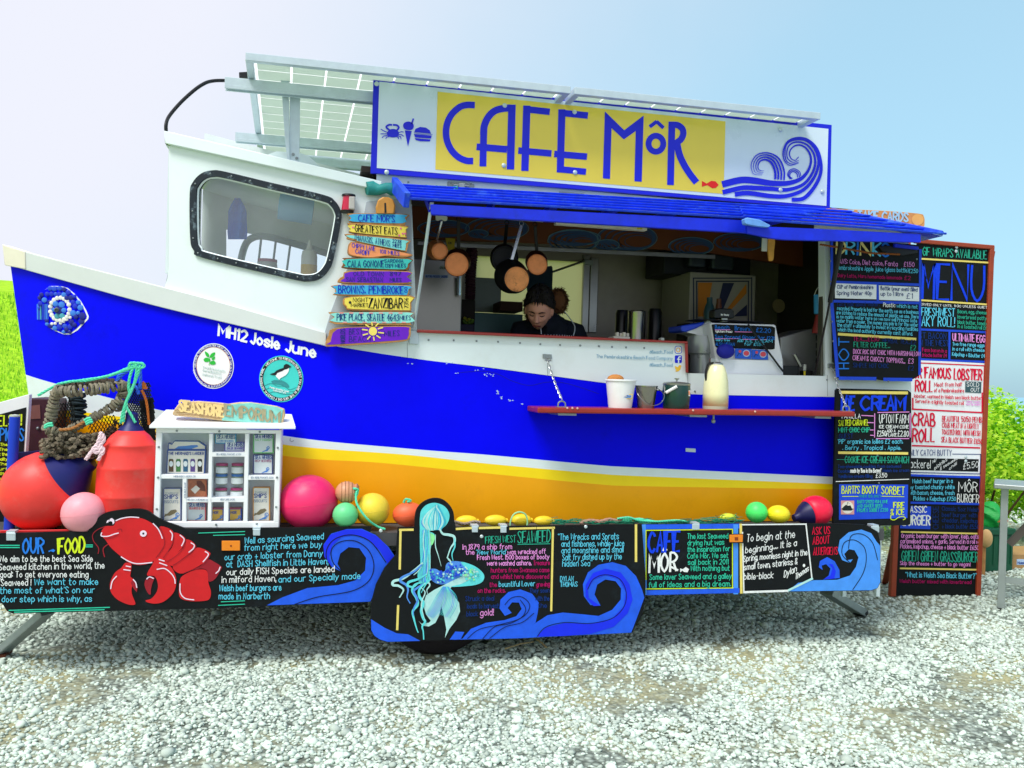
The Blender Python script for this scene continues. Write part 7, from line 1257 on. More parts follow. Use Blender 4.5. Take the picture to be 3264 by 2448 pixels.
# fridge at the left end
fr = thing('steel_fridge', 'tall stainless steel fridge at the left end of the galley', 'fridge', tuple(on_y(px('D', 850,1125), .95)))
a_, b_ = on_y(px('D', 640,600), .95), on_y(px('D', 1032,1300), .95); MB().box((a_.x-.15, .95, ZF), (b_.x, 1.6, a_.z)).build('fridge_body', M('fridge_steel', '8e8d88', .3, .75, var=.12, scale=3), fr, bev=.006)
rod(fr, 'fridge_handle', M('handle_bright', 'c8ccd0', .2, .9), [on_y(px('M', 600,850), .90), on_y(px('M', 600,1075), .90)], .014); slab(fr, 'door_label', M('label_pale', '9ab0d8', .5), pxs('M', 200,828, 470,836, 470,872, 202,866), .948, .002, 0)
text(fr, SY(.948), 'M', 'BUTTER PICKLED SAUCES', 212,862, 462,866, 22, PRT, w=6, lift=.001, jit=.03); slab(fr, 'door_label', M('label_grey', '9aa89c', .5), pxs('M', 368,728, 440,732, 440,772, 368,768), .948, .002, 0); text(fr, SY(.948), 'M', 'SALADS', 374,762, 470,764, 24, DK, w=6, lift=.001, jit=.03)
b = MB(); pth = cat3([on_y(p, 1.15) for p in pxs('M', 700,520, 760,560, 750,700, 735,850, 735,1000, 730,1120)], 10); pr = resample(pth, .012); b.tube(pr, [.03+.006*(i % 2) for i in range(len(pr))], 12); tag(b.build('flexible_hose', M('hose_maroon', '3a1c2c', .6), smooth=False), 'ribbed maroon hose hanging beside the fridge', 'hose')
boxpx(TR, 'shelf_unit', M('shelf_dark', '1c1612', .7), 'M', 620,1120, 780,1600, 1.2, .3)
t = thing('note_card', 'yellow note pinned above the fridge', 'note', tuple(on_y(px('M', 500,540), .97))); slab(t, 'card', M('note_yellow', 'b8a010', .6), pxs('M', 442,400, 556,408, 548,530, 470,545), .97, .003, 0); text(t, SY(.97), 'M', 'OK', 475,470, 520,472, 26, DK, w=6, lift=.001)
t = thing('lemon_crate', 'crate of green and yellow produce below the hose', 'crate', tuple(on_y(px('M', 700,1480), 1.12))); boxpx(t, 'crate_box', M('crate_navy', '14183a', .6), 'M', 620,1410, 775,1600, 1.12, .12)
for i in range(14): MB().ball(on_y(px('M', 650+rn.uniform(0,110), 1340+rn.uniform(0,70)), 1.13+rn.uniform(0,.06)), .014, n=10, m_=7).build('produce', M('produce_'+('green','yellow')[i % 2], ('4a6a1c','8a8a20')[i % 2], .6), t, smooth=True)
for q in ((1905,580,1935,1130), (1955,600,1995,1130)): boxpx(TR, 'wall_post', STEEL, 'D', q[0],q[1],q[2],q[3], YB-.03, .03)
boxpx(TR, 'back_counter', M('back_counter_teal', '3a5a5c', .4, .4, var=.2), 'M', 700,1270, 1340,1700, 1.35, .3)
boxpx(TR, 'back_panel_left', M('back_panel_steel', '6f7a74', .4, .4, var=.25, scale=3), 'M', 770,860, 1090,1280, 1.62, .03)
rod(TR, 'hatch_stay', STEEL, [on_y(px('M', 1700,800), YB-.1), on_y(px('M', 2080,668), YB-.06)], .008); boxpx(TR, 'stay_mount', GALV, 'M', 2080,650, 2180,720, YB-.05, .05)
t = thing('hanging_apron', 'dark teal apron hanging behind the cook', 'apron', tuple(on_y(px('M', 1560,1000), 1.3))); slab(t, 'cloth', M('apron_teal', '0f2a38', .85, var=.3), cat(pxs('M', 1420,760, 1500,740, 1640,735, 1700,745, 1698,960, 1690,1060, 1560,1050, 1420,1060), 3, True), 1.3, .03, .008)
boxpx(TR, 'back_shelf', M('shelf_brown', '3a1a10', .7), 'M', 1085,1140, 1350,1265, 1.3, .25)
# pan rack and pans
rk = kid(bpy.data.objects.new('pan_rack', None), TR); COL.objects.link(rk)
YR = .45
rod(rk, 'rack_bar', STEEL, [on_y(px('M', 1040,170), YR), on_y(px('M', 1590,205), YR)], .007); rod(rk, 'rack_bar', STEEL, [on_y(px('M', 330,120), YR), on_y(px('M', 720,150), YR)], .006); slab(rk, 'rack_bracket', M('bracket_white', 'd0d4c8', .4), pxs('M', 325,130, 360,115, 440,118, 468,160, 460,195, 430,200, 395,180, 355,198, 330,190), YR-.02, .01)
COP = M('copper', 'e08a4e', .36, .35, var=.25, scale=14, dirt='b0622e', dirtamt=.45, dscale=16); COPB = M('burnt_copper', 'e09050', .4, .3, var=.4, scale=14, dirt='2a1810', dirtamt=.85, dscale=20); IRON = M('black_iron', '141416', .45, .4, var=.2)
def pan(label, c1, r1, c2, r2, Y, dep, mb, mside, htop, mh, hw):
    p1, p2 = px('M', *c1), px('M', *c2); q1, q2 = on_y(p1, Y), on_y(p2, Y+dep); R1, R2 = pxr(Y, p1, r1*.2712), pxr(Y+dep, p2, r2*.2712)
    t = thing('hanging_pan', label, 'pan', tuple(q1-V((0,0,R1))), 'pans hanging over the counter'); n = 40; b = MB()
    vs = [q1+V((R1*.985*math.cos(2*math.pi*i/n), -.0015, R1*.985*math.sin(2*math.pi*i/n))) for i in range(n)]; b.add(vs, [tuple(range(n))]); b.build('pan_base', mb, t, fix=False)
    MB().tube([q1+V((R1*.9*math.cos(i*.1745), -.002, R1*.9*math.sin(i*.1745))) for i in range(36)], .0016, 4, closed=True).build('base_ring', mb, t); MB().tube([q1+V((R1*math.cos(i*.1745), .0, R1*math.sin(i*.1745))) for i in range(36)], .0025, 5, closed=True).build('base_edge', mside, t, smooth=True)
    b = MB(); rings = [(q1, R1*.97, 0), (q1, R1, .004), (q1.lerp(q2, .5), R1+(R2-R1)*.75, 0), (q2, R2, 0), (q2, R2*1.02, .003), (q2, R2*.96, .003), (q1, R1*.93, .008)]
    for cc, rr2, dy in rings: b.v += [tuple(cc+V((rr2*math.cos(2*math.pi*i/n), dy, rr2*math.sin(2*math.pi*i/n)))) for i in range(n)]
    for k_ in range(len(rings)-1):
        for i in range(n): b.f.append((k_*n+i, k_*n+(i+1)%n, (k_+1)*n+(i+1)%n, (k_+1)*n+i)); b.mi.append(0)
    b.f.append(tuple((len(rings)-1)*n+i for i in range(n))); b.mi.append(0); b.build('pan_side', mside, t, smooth=True)
    h1 = on_y(px('M', *htop), YR-.01); h0 = q2+V((0,0,R2*.96)); MB().bar(h0, h1, .006, hw, (1,0,0)).build('pan_handle', mh, t, bev=.002); MB().tube([h1+V((.012*math.cos(a__), 0, .012*math.sin(a__)+.01)) for a__ in [k_*.628 for k_ in range(10)]], .003, 6, closed=True).build('handle_loop', mh, t)
SH_ = M('handle_steel', 'c8ccd0', .25, .85)
pan('small bright copper saucepan, leftmost of the hanging pans', (375,555), 92, (338,540), 118, .42, .09, COP, COP, (400,200), SH_, .012)
pan('large copper pan with dark handle, second from the left', (575,710), 140, (590,672), 148, .40, .08, COP, M('dark_copper', '5a2a14', .4, .7, var=.3), (597,190), IRON, .02)
pan('black frying pan hanging behind the big scorched pan', (1140,645), 150, (1135,640), 168, .52, .05, IRON, IRON, (1163,240), IRON, .02)
pan('biggest pan with scorched copper base, middle of the rack', (1280,885), 148, (1215,850), 200, .34, .10, COPB, IRON, (1335,250), SH_, .018)
pan('copper bottomed pan at the right end of the rack', (1520,712), 122, (1512,680), 132, .42, .07, COP, M('dark_copper', '5a2a14', .4, .7), (1495,260), IRON, .018)
# urn, flasks, tray
WTZ = sw((2000,1088)).z-.10
def turned(name, label, cat_, c, x, y, prof, Y, mat, part='body'):
    p = px(c, x, y); q = on_y(p, Y); k = CROP[c][2]*(q-CAM).dot(FW)/FPX; t = thing(name, label, cat_, tuple(q)); MB().lathe([(r*k, h*k) for r, h in prof], q, (0,0,1), 28).build(part, mat, t, smooth=True); return t, q, k
MB().box((sw((1329,1058)).x+.02, YW+.075, WTZ-.04), (sw((2191,1090)).x+.02, .95, sw((2000,1088)).z-.10)).build('worktop', STEEL, TR); 
MB().box((sw((2191,1190)).x+.03, YW+.075, 1.12), (XE-.05, 1.05, sw((2400,1197)).z-.012)).build('worktop', STEEL, TR)
turned('hot_water_urn', 'bright stainless hot water urn behind the counter', 'urn', 'E', 503,1075, [(0,-60),(62,-60),(64,0),(64,195),(66,205),(40,215),(0,216)], .8, M('polished_steel', 'a09c98', .22, .95))
turned('coffee_flask', 'black coffee flask left of the steel urn', 'flask', 'E', 400,1075, [(0,-60),(48,-60),(48,190),(40,215),(0,218)], .95, M('flask_black', '0c0e10', .3)); turned('coffee_flask', 'black coffee flask right of the steel urn', 'flask', 'E', 630,1075, [(0,-60),(50,-60),(50,200),(40,225),(0,228)], .95, M('flask_black', '0c0e10', .3))
t = thing('salt_tray', 'cream tray of condiments on the counter beside the urn', 'tray', tuple(on_y(px('E', 400,1062), .42))); boxpx(t, 'tray', M('tray_cream', 'e0d8c8', .5), 'E', 345,1042, 462,1075, .42, .10)
for i in range(4): boxpx(t, 'condiment', M('tray_cream', 'e0d8c8', .5), 'E', 365+24*i,1015+6*(i % 2), 383+24*i,1045, .43+.02*(i % 2), .03, .003)
# extraction hood, cold cabinet with sun-ray picture
boxpx(TR, 'extraction_hood', M('hood_dark', '22262c', .5, .4), 'E', 700,430, 1310,640, 1.25, .35, .01)
for q in ((880,420,1000,560), (1040,410,1200,580)): boxpx(TR, 'hood_canister', M('hood_steel', '3c4650', .4, .6), 'E', q[0],q[1],q[2],q[3], 1.15, .1, .02)
fz = thing('upright_freezer', 'pale freezer with an orange and navy sun ray picture on its door', 'freezer', tuple(on_y(px('E', 1100,1150), 1.1))); YZ = 1.1; sz = SY(YZ)
boxpx(fz, 'freezer_body', M('freezer_grey', '9a958c', .5, var=.08), 'E', 885,588, 1330,1250, YZ, .5, .008)
for i, q in enumerate(((908,640,910,960), (1318,630,1316,960), (906,634,1320,634), (930,660,932,960), (1296,655,1294,960), (928,656,1298,656))): line(fz, sz, 'E', M('ray_navy', '16204a', .6), 8, *q, lift=.002+.0003*i, name='picture_border')
for i, (k_, q) in enumerate((('o',(940,665,1040,665,1000,905,940,905)), ('n',(1115,668,1195,668,1110,870,1070,870)), ('o',(1280,675,1282,740,1160,870,1130,870)), ('n',(1285,820,1285,900,1190,905)))): shape(fz, sz, 'E', M('ray_orange', 'c87812', .6) if k_ == 'o' else M('ray_navy', '16204a', .6), *q, lift=.004, name='picture_ray')
turned('sauce_bottle', 'teal bottle standing before the sun ray picture', 'bottle', 'N', 530,585, [(0,-40),(60,-40),(60,110),(45,170),(30,200),(30,260),(0,262)], .9, M('bottle_teal', '2a5058', .4)); turned('sauce_bottle', 'small brown bottle beside the teal bottle', 'bottle', 'N', 628,585, [(0,-40),(32,-40),(32,160),(25,200),(25,245),(0,246)], .92, M('bottle_brown2', '6a3a1c', .4))
MB().box((on_y(px('N', 300,640), .88).x, .85, ZF), (on_y(px('N', 1260,640), .85).x, 1.05, on_y(px('N', 700,610), .85).z)).build('raised_counter', M('shelf_dark', '1c1612', .7), TR)
# white machine
mc = thing('white_cold_display', 'white counter machine with a small brownie price chalkboard on its front', 'counter display', tuple(on_y(px('N', 950,1155), .36))); YX = .36; sx = SY(YX); MW = M('machine_white', 'eef0f4', .35, var=.04, coat=.3)
fp = [on_y(p, YX) for p in pxs('N', 545,592, 1240,612, 1318,985, 1320,1160, 600,1140, 600,965)]
MB().prism(fp, (0,.34,0)).build('machine_body', MW, mc, bev=.012, seg=3)
slab(mc, 'side_cheek', MW, cat(pxs('N', 288,692, 400,650, 490,592, 560,590, 605,965, 590,1000, 520,900, 500,790, 380,712), 2, True), YX+.12, .16, .01); slab(mc, 'blue_lid', M('lid_blue', '1440d0', .4), pxs('N', 235,625, 400,600, 488,578, 480,610, 400,652, 290,690, 238,682), YX+.10, .2, .006)
slab(mc, 'lower_front', MW, pxs('N', 640,975, 1316,990, 1322,1158, 690,1142), YX-.012, .012, .006)
slab(mc, 'price_board', BLACK, cat(pxs('N', 560,612, 600,606, 1200,630, 1232,645, 1228,868, 1200,876, 620,858, 598,840), 1, True), YX-.006, .006, .002); sp2 = SY(YX-.006)
for s_, x0, y0, x1, y1, h, k_ in (('Beach', 595,660,742,662,40,'s'), ('Brownie', 805,672,988,682,46,'s'), ('£2.20', 1030,690,1182,700,44,'s'), ('(gluten free)', 600,692,775,698,20,'w'), ('Sea Spread Ginger Bar', 595,755,1120,768,34,'s'), ('£2.20', 1142,772,1225,774,34,'s'), ('dairy free', 605,785,750,788,20,'c'), ('ADD', 832,795,890,796,26,'c'), ('ICE CREAM', 920,798,1200,802,28,'c'), ('ALSO VEGAN', 600,835,800,838,32,'s'), ('for £1.50', 905,832,1110,838,28,'c')): text(mc, sp2, 'N', s_, x0,y0,x1,y1,h,k_, w=6, lift=.002)
for q in ((595,668,755,668), (805,688,985,692), (595,762,860,760), (888,768,1135,772)): line(mc, sp2, 'N', 'p', 7, *q, lift=.0026)
t = thing('blue_bag', 'dark blue cloth bag in front of the price chalkboard', 'bag', tuple(on_y(px('N', 700,970), YX-.04))); q = on_y(px('N', 705,895), YX-.045); k = CROP['N'][2]*(q-CAM).dot(FW)/FPX; MB().ball(q, 102*k, .03, 78*k, 24, 14).build('bag_body', M('bag_blue', '0a18a0', .7, var=.3, bump=.6, bscale=50), t, smooth=True)
for i, q in enumerate(((808,866,980,870,980,976,808,970), (985,876,1150,880,1156,984,988,978))):
    t = thing('leaflet', ('left','right')[i]+' of two blue leaflets below the price chalkboard', 'leaflet', tuple(on_y(px('N', q[6], q[7]), YX-.02)), 'leaflets on the machine'); slab(t, 'card', M('leaflet_blue', '1a5ad0', .5), pxs('N', *q), YX-.018, .003, 0); s = SY(YX-.018)
    disc(t, s, 'N', q[0]+118,916+10*i, 38,38, M('leaflet_pale', 'a8c0e8', .5), .001, 'printed_badge', 20); disc(t, s, 'N', q[0]+118,916+10*i, 30,26, M('leaflet_red', 'd84a5a', .5), .0016, 'printed_badge', 20); disc(t, s, 'N', q[0]+50,896+10*i, 15,16, M('leaflet_red', 'd84a5a', .5), .001, 'printed_lobster', 12); line(t, s, 'N', DK, 6, q[0]+22,945+10*i, q[0]+40,915+10*i, q[0]+60,930+10*i, lift=.001)
t = thing('till_scales', 'black till standing on top of the white machine', 'till', tuple(on_y(px('N', 690,590), YX+.1))); boxpx(t, 'till_tray', M('till_dark', '101418', .5), 'N', 420,548, 1110,592, YX+.06, .2); slab(t, 'till_head', M('till_dark', '101418', .5), pxs('N', 590,455, 640,438, 775,445, 795,470, 800,545, 585,545), YX+.08, .08, .006); text(t, SY(YX+.08), 'N', 'Bar Display', 658,514, 742,518, 16, 'w', w=4, lift=.001, jit=.02); slab(t, 'till_stem', STEEL, pxs('N', 665,540, 730,542, 730,585, 665,583), YX+.09, .04)
rod(mc, 'power_lead', BLACKP, cat3([on_y(p, YX-.03) for p in pxs('N', 945,610, 990,680, 1080,800, 1180,930, 1270,1050, 1322,1115)], 5), .006)
# mixing bowl dispenser left of the machine
t = thing('soup_kettle', 'grey steel soup kettle left of the white machine', 'kettle', tuple(on_y(px('N', 440,1130), .5))); q = on_y(px('N', 445,1135), .5); k = CROP['N'][2]*(q-CAM).dot(FW)/FPX
MB().lathe([(0,0),(120*k,0),(120*k,200*k),(150*k,215*k),(160*k,330*k),(150*k,395*k),(150*k,400*k),(0,402*k)], q, (0,0,1), 32).build('kettle_body', M('kettle_grey', '9aa0a0', .3, .5, var=.1), t, smooth=True); boxpx(t, 'kettle_knob', M('bracket_white', 'd0d4c8', .4), 'N', 22,750, 60,790, .5, .04)
# toaster oven and stern-side bits
t = thing('toaster_oven', 'steel toaster oven with vent slots at the right end of the counter', 'oven', tuple(on_y(px('N', 1560,1155), .5))); YT = .5
MB().prism([on_y(p, YT) for p in pxs('N', 1285,748, 1630,655, 1770,670, 1765,1160, 1300,1150)], (0,.3,0)).build('oven_body', M('oven_steel', '9a9a98', .35, .6, var=.12), t, bev=.005)
for r_ in range(5):
    for c_ in range(6): x = 1662+15*c_; y = 725+80*r_; slab(t, 'vent_slot', DK, pxs('N', x,y, x+7,y, x+6,y+58, x-1,y+58), YT-.002, .002, 0)
boxpx(TR, 'counter_tray', M('tray_black', '0c0e12', .4), 'N', 1325,1045, 1480,1150, .40, .1); rod(TR, 'utensil_tube', STEEL, [on_y(px('N', 1430,925), .42), on_y(px('N', 1500,1050), .42)], .014)
t = thing('spice_tin', 'black and yellow tin at the right end of the counter', 'tin', tuple(on_y(px('N', 1585,1158), .38))); boxpx(t, 'tin_body', M('tin_black', '101010', .5), 'N', 1535,1098, 1630,1158, .38, .05); slab(t, 'tin_label', M('tin_label_yellow', 'e8d020', .5), pxs('N', 1532,1105, 1552,1105, 1552,1152, 1532,1152), .378, .002, 0)
turned('steel_shaker', 'small steel shaker beside the black and yellow tin', 'shaker', 'N', 1690,1160, [(0,0),(45,0),(45,70),(38,85),(0,88)], .40, STEEL); turned('steel_shaker', 'white topped shaker behind the black and yellow tin', 'shaker', 'N', 1540,1110, [(0,0),(18,0),(18,75),(0,78)], .42, M('bracket_white', 'd0d4c8', .4))
t, q, k = turned('tip_bucket', 'small pale blue bucket hanging by the hatch jamb', 'bucket', 'N', 1688,500, [(0,0),(46,0),(54,190),(58,195),(56,200),(50,196),(43,5),(0,5)], .40, M('tip_blue', '3a96c8', .5)); rod(t, 'bucket_handle', M('bracket_white', 'd0d4c8', .4), cat3([q+V((v[0]*k, v[1]*k, v[2]*k)) for v in ((-54,0,195),(-45,-20,250),(-10,-30,295),(40,-15,310))], 5), 3.5*k)
turned('red_lamp_shade', 'dull red bell shaped shade under the pale blue bucket', 'shade', 'N', 1690,705, [(66,0),(68,8),(62,60),(48,120),(38,195),(0,198)], .40, M('shade_red', '8a2a26', .5))
boxpx(TR, 'hatch_jamb', M('jamb_dark_steel', '5a5a50', .35, .5), 'N', 1745,100, 1772,1158, YW+.02, .05)
MB().lathe([(0,0),(.05,0),(.05,-.004),(0,-.005)], on_y(px('N', 1265,415), 1.45), (0,1,0), 28).build('wall_clock', M('clock_face', 'b09a78', .5), TR)
t = thing('hook_sign', 'small wooden sign and white tag hanging under the awning', 'sign', tuple(on_y(px('E', 1460,510), .1))); slab(t, 'wood_tag', M('tag_wood', 'e0a040', .6, var=.3, scale=20), cat(pxs('E', 1440,355, 1482,362, 1476,440, 1472,500, 1455,512, 1440,490), 3, True), .1, .012, .002); slab(t, 'white_tag', M('bracket_white', 'd0d4c8', .4), pxs('E', 1395,350, 1432,354, 1428,445, 1390,442), .11, .01, .002)
# ---- inside the wheelhouse
t = thing('hanging_cloth', 'blue cloth hanging inside the wheelhouse window', 'cloth', tuple(hull(px('A', 1400,1220), -.25))); YQ = .85
b = MB(); n = 10; P_ = [[on_y(px('A', 1395+(u-.5)*w_, y), YQ+.02*math.sin(u*9+y*.01)) for u in [i/n for i in range(n+1)]] for y, w_ in ((980,30),(1020,80),(1060,110),(1120,110),(1180,118),(1222,110))]
b.add([v for r_ in P_ for v in r_], [(j*(n+1)+i, j*(n+1)+i+1, (j+1)*(n+1)+i+1, (j+1)*(n+1)+i) for j in range(5) for i in range(n)]); b.build('cloth', M('cloth_blue', '2a78f0', .9, var=.2), t, smooth=True)
t = thing('paper_roll', 'pale blue paper roll hanging inside the wheelhouse window', 'paper roll', tuple(on_y(px('A', 1740,1130), .7))); q = on_y(px('A', 1740,1045), .7); k = CROP['A'][2]*(q-CAM).dot(FW)/FPX; MB().lathe([(0,-98*k),(75*k,-98*k),(75*k,98*k),(0,98*k)], q, (1,0,-.1), 28).build('roll', M('roll_blue', '86ccff', .8), t, smooth=True)
b = MB(); b.tube(cat3([on_y(p, 1.3) for p in pxs('A', 1400,1420, 1435,1270, 1480,1215, 1560,1205, 1720,1245, 1940,1310)], 6), .022, 8)
for x in (1535, 1620, 1705, 1800): b.tube([on_y(px('A', x, 1215+(x-1535)*.24), 1.3), on_y(px('A', x-30, 1480), 1.3)], .007, 6)
b.build('grab_rail', M('rail_grey', '8fa4a8', .4, .3), TR, smooth=True)
boxpx(TR, 'dash_shelf', M('cabin_lining', 'e2e8ea', .6), 'A', 1180,1400, 2060,1900, .62, .5)
q = on_y(px('A', 1575,1402), .66); DSZ = on_y(px('A', 1180,1400), .62).z
for nm, lb, cat_, x, prof, m_, Y in (('squeeze_bottle', 'clear squeeze bottle of yellow sauce inside the wheelhouse window', 'bottle', 1815, [(0,0),(46,0),(46,120),(40,150),(18,165),(16,180),(5,215),(0,216)], M('bottle_clear', 'e4e6da', .35, trans=.1), .70), ('storage_jar', 'jar with a pink lid inside the wheelhouse window', 'jar', 1570, [(0,0),(56,0),(58,50),(54,75),(0,76)], M('jar_grey', 'b8bcb8', .3), .72)):
    q = on_y(px('A', x, 1400), Y); q.z = DSZ; k = CROP['A'][2]*(q-CAM).dot(FW)/FPX; t = thing(nm, lb, cat_, tuple(q)); MB().lathe([(r*k, h*k) for r, h in prof], q, (0,0,1), 24).build('body', m_, t, smooth=True)
    if nm == 'storage_jar': MB().lathe([(56*k,76*k),(56*k,92*k),(0,94*k)], q, (0,0,1), 24).build('lid', M('jar_lid_pink', 'b06a80', .5), t, smooth=True)
    else: MB().lathe([(47*k,2*k),(47*k,70*k)], q, (0,0,1), 24).build('sauce_level', M('sauce_yellow', 'e0b848', .4), t, smooth=True)
# ================================================================== THE COOK
pe = thing('person', 'cook in a navy fur hooded coat and striped apron bending over the counter', 'person', tuple(V((on_y((1730,1060), .8).x, .95, ZF))))
SKIN = M('skin', 'e6a48c', .55, var=.12, scale=30); COAT = M('navy_coat', '0c1424', .85, var=.3, scale=14, bump=.3, bscale=40); HAIR = M('dark_hair', '140c0c', .7, var=.3, scale=60)
Hc = on_y(px('M', 1545,1240), .74); hf = V((-.34, -.78, -.52)).normalized(); hu = V((-.06, -.30, .95)); hu = (hu-hf*hu.dot(hf)).normalized(); hr = hf.cross(hu)
def hp(a, b_, c): return Hc+hr*a+hf*b_+hu*c
def head_ball(b, sc=1.0):
    n, m_ = 32, 24; vs = []; fs = []
    for i in range(m_+1):
        t_ = math.pi*i/m_
        for j in range(n):
            a_ = 2*math.pi*j/n; x, y, z = math.sin(t_)*math.cos(a_), math.sin(t_)*math.sin(a_), math.cos(t_)
            X_, Y_, Z_ = x*.076, y*.096, z*.122
            if z < 0: X_ *= 1-.34*(-z)**1.4; Y_ = Y_*(1-.10*(-z)) + (.014*(-z) if y > 0 else .02*(-z))
            if y > .6: # face plane: sockets and brow
                Y_ -= .010*math.exp(-((abs(X_)-.030)/.016)**2-((Z_-.006)/.014)**2); Y_ += .006*math.exp(-((Z_-.030)/.014)**2)*math.exp(-(X_/.05)**2); Y_ += .008*math.exp(-((abs(X_)-.042)/.018)**2-((Z_+.028)/.018)**2); Y_ += .005*math.exp(-(X_/.022)**2-((Z_+.062)/.010)**2); Y_ += .008*math.exp(-(X_/.02)**2-((Z_+.102)/.016)**2)
            vs.append(hp(X_*sc, Y_*sc, Z_*sc))
    for i in range(m_):
        for j in range(n): fs.append((i*n+j, (i+1)*n+j, (i+1)*n+(j+1)%n, i*n+(j+1)%n))
    b.add(vs, fs)
b = MB(); head_ball(b)
b.tube([hp(0,.088,.018), hp(0,.098,-.005), hp(0,.108,-.028), hp(0,.094,-.042)], [.007,.010,.014,.009], 10); b.ball(hp(.013,.094,-.034), .008, n=10, m_=8); b.ball(hp(-.013,.094,-.034), .008, n=10, m_=8)
for s_ in (-1, 1): b.ball(hp(s_*.077, .0, -.008), .012, .02, .032, 12, 10, Matrix((hr, hf, hu)).transposed())
nb = V((Hc.x+.12, .92, Hc.z-.085)); b.tube([hp(0,-.02,-.05), hp(0,-.06,-.08), nb], [.055,.055,.062], 16)
hip = V((Hc.x+.16, 1.25, ZF+.62)); ch = V((Hc.x+.14, 1.03, Hc.z-.26))
b.tube([nb+V((0,0,.03)), nb+V((0,.02,-.05)), ch, ch.lerp(hip, .5), hip, hip-V((0,0,.1))], [.07,.13,.165,.15,.165,.16], 18)
for s_ in (-1, 1):
    sh = nb+V((s_*.17,.05,-.05)); el_ = sh+V((s_*.10,-.10,-.26)); wr = V((Hc.x-.02+s_*.09, .62, WTZ+.06)); b.tube([nb+V((s_*.06,.03,-.05)), sh, sh.lerp(el_, .5), el_, el_.lerp(wr, .5), wr], [.07,.062,.052,.043,.040,.027], 12)
    hd = (wr-el_).normalized(); pm = wr+hd*.05+V((0,0,-.01)); b.tube([wr, wr+hd*.03, pm, pm+hd*.03], [.024,.032,.038,.030], 10)
    for f_ in range(4):
        sd = V((1,0,0))*((f_-1.5)*.018); L_f = (.055,.068,.072,.058)[f_] if s_ > 0 else (.058,.072,.068,.055)[f_]; r0 = pm+hd*.03+sd; b.tube([r0-hd*.02, r0+hd*L_f*.4+V((0,0,-.006)), r0+hd*L_f*.75+V((0,0,-.02)), r0+hd*L_f*.9+V((0,0,-.038))], [.0095,.009,.0085,.007], 8)
    b.tube([wr+hd*.02+V((-s_*.02,0,0)), pm+V((-s_*.045,-.005,-.01)), pm+hd*.03+V((-s_*.055,-.005,-.02))], [.011,.010,.008], 8)
for s_ in (-1, 1):
    b.tube([hip+V((s_*.08,0,-.04)), hip+V((s_*.10,-.03,-.30)), V((hip.x+s_*.11, 1.24, ZF+.06)), V((hip.x+s_*.11, 1.10, ZF+.03))], [.085,.06,.042,.035], 14)
bd = b.build('body', SKIN, pe, smooth=2); md = bd.modifiers.new('remesh', 'REMESH'); md.mode = 'VOXEL'; md.voxel_size = .0055; md.use_smooth_shade = True
b = MB(); b.tube([nb+V((0,-.005,.035)), nb+V((0,.015,-.05)), ch, ch.lerp(hip, .5), hip, hip-V((0,0,.14))], [.095,.155,.19,.175,.19,.185], 22)
for s_ in (-1, 1):
    sh = nb+V((s_*.17,.05,-.05)); el_ = sh+V((s_*.10,-.10,-.26)); wr = V((Hc.x-.02+s_*.09, .62, WTZ+.06)); b.tube([nb+V((s_*.05,.03,-.04)), sh, sh.lerp(el_, .5), el_, el_.lerp(wr, .5), el_.lerp(wr, .9)], [.10,.088,.072,.062,.056,.042], 14)
b.tube([hp(.01,-.01,-.145), nb+V((-.03,-.03,.0)), nb+V((0,0,-.03))], [.075,.095,.12], 18)
co = b.build('coat', COAT, pe, smooth=2); md = co.modifiers.new('remesh', 'REMESH'); md.mode = 'VOXEL'; md.voxel_size = .008; md.use_smooth_shade = True
for s_ in (-1, 1):
    b = MB()
    b.tube([hip+V((s_*.08,0,-.04)), hip+V((s_*.10,-.03,-.30)), V((hip.x+s_*.11, 1.24, ZF+.05))], [.10,.078,.06], 14); b.build('trouser_leg', M('dark_trousers', '14161c', .85), pe, smooth=True)
    MB().ball((hip.x+s_*.11, 1.17, ZF+.045), .055, .13, .045).build('shoe', BLACKP, pe, smooth=True)
# apron bib on the chest with white stripes
def chest(u, v): return nb+V((-.105+.20*u, -.19-.045*math.sin(math.pi*u)+.09*v*0-.0*v, -.065-.30*v))+V((0, .06*v, 0))
b = MB(); nu, nv = 12, 6; b.add([chest(i/nu, j/nv) for j in range(nv+1) for i in range(nu+1)], [(j*(nu+1)+i, j*(nu+1)+i+1, (j+1)*(nu+1)+i+1, (j+1)*(nu+1)+i) for j in range(nv) for i in range(nu)]); ap = b.build('apron', M('apron_navy', '101a30', .85), pe, smooth=True); md = ap.modifiers.new('s', 'SOLIDIFY'); md.thickness = .004
for i in range(1, 12): MB().tube([chest(i/12, v/8)+V((0,-.006,0)) for v in range(9)], .0022, 5).build('apron_stripe', M('apron_white', 'c8d0d8', .8), pe)
for s_, q in ((1, [chest(1,0), nb+V((.115,-.14,.0)), nb+V((.08,-.03,.09))]), (-1, [chest(0,0), nb+V((-.10,-.14,.01)), nb+V((-.07,-.03,.09))])): MB().tube(cat3(q, 6), .0032, 6).build('apron_strap', M('apron_white', 'c8d0d8', .8), pe)
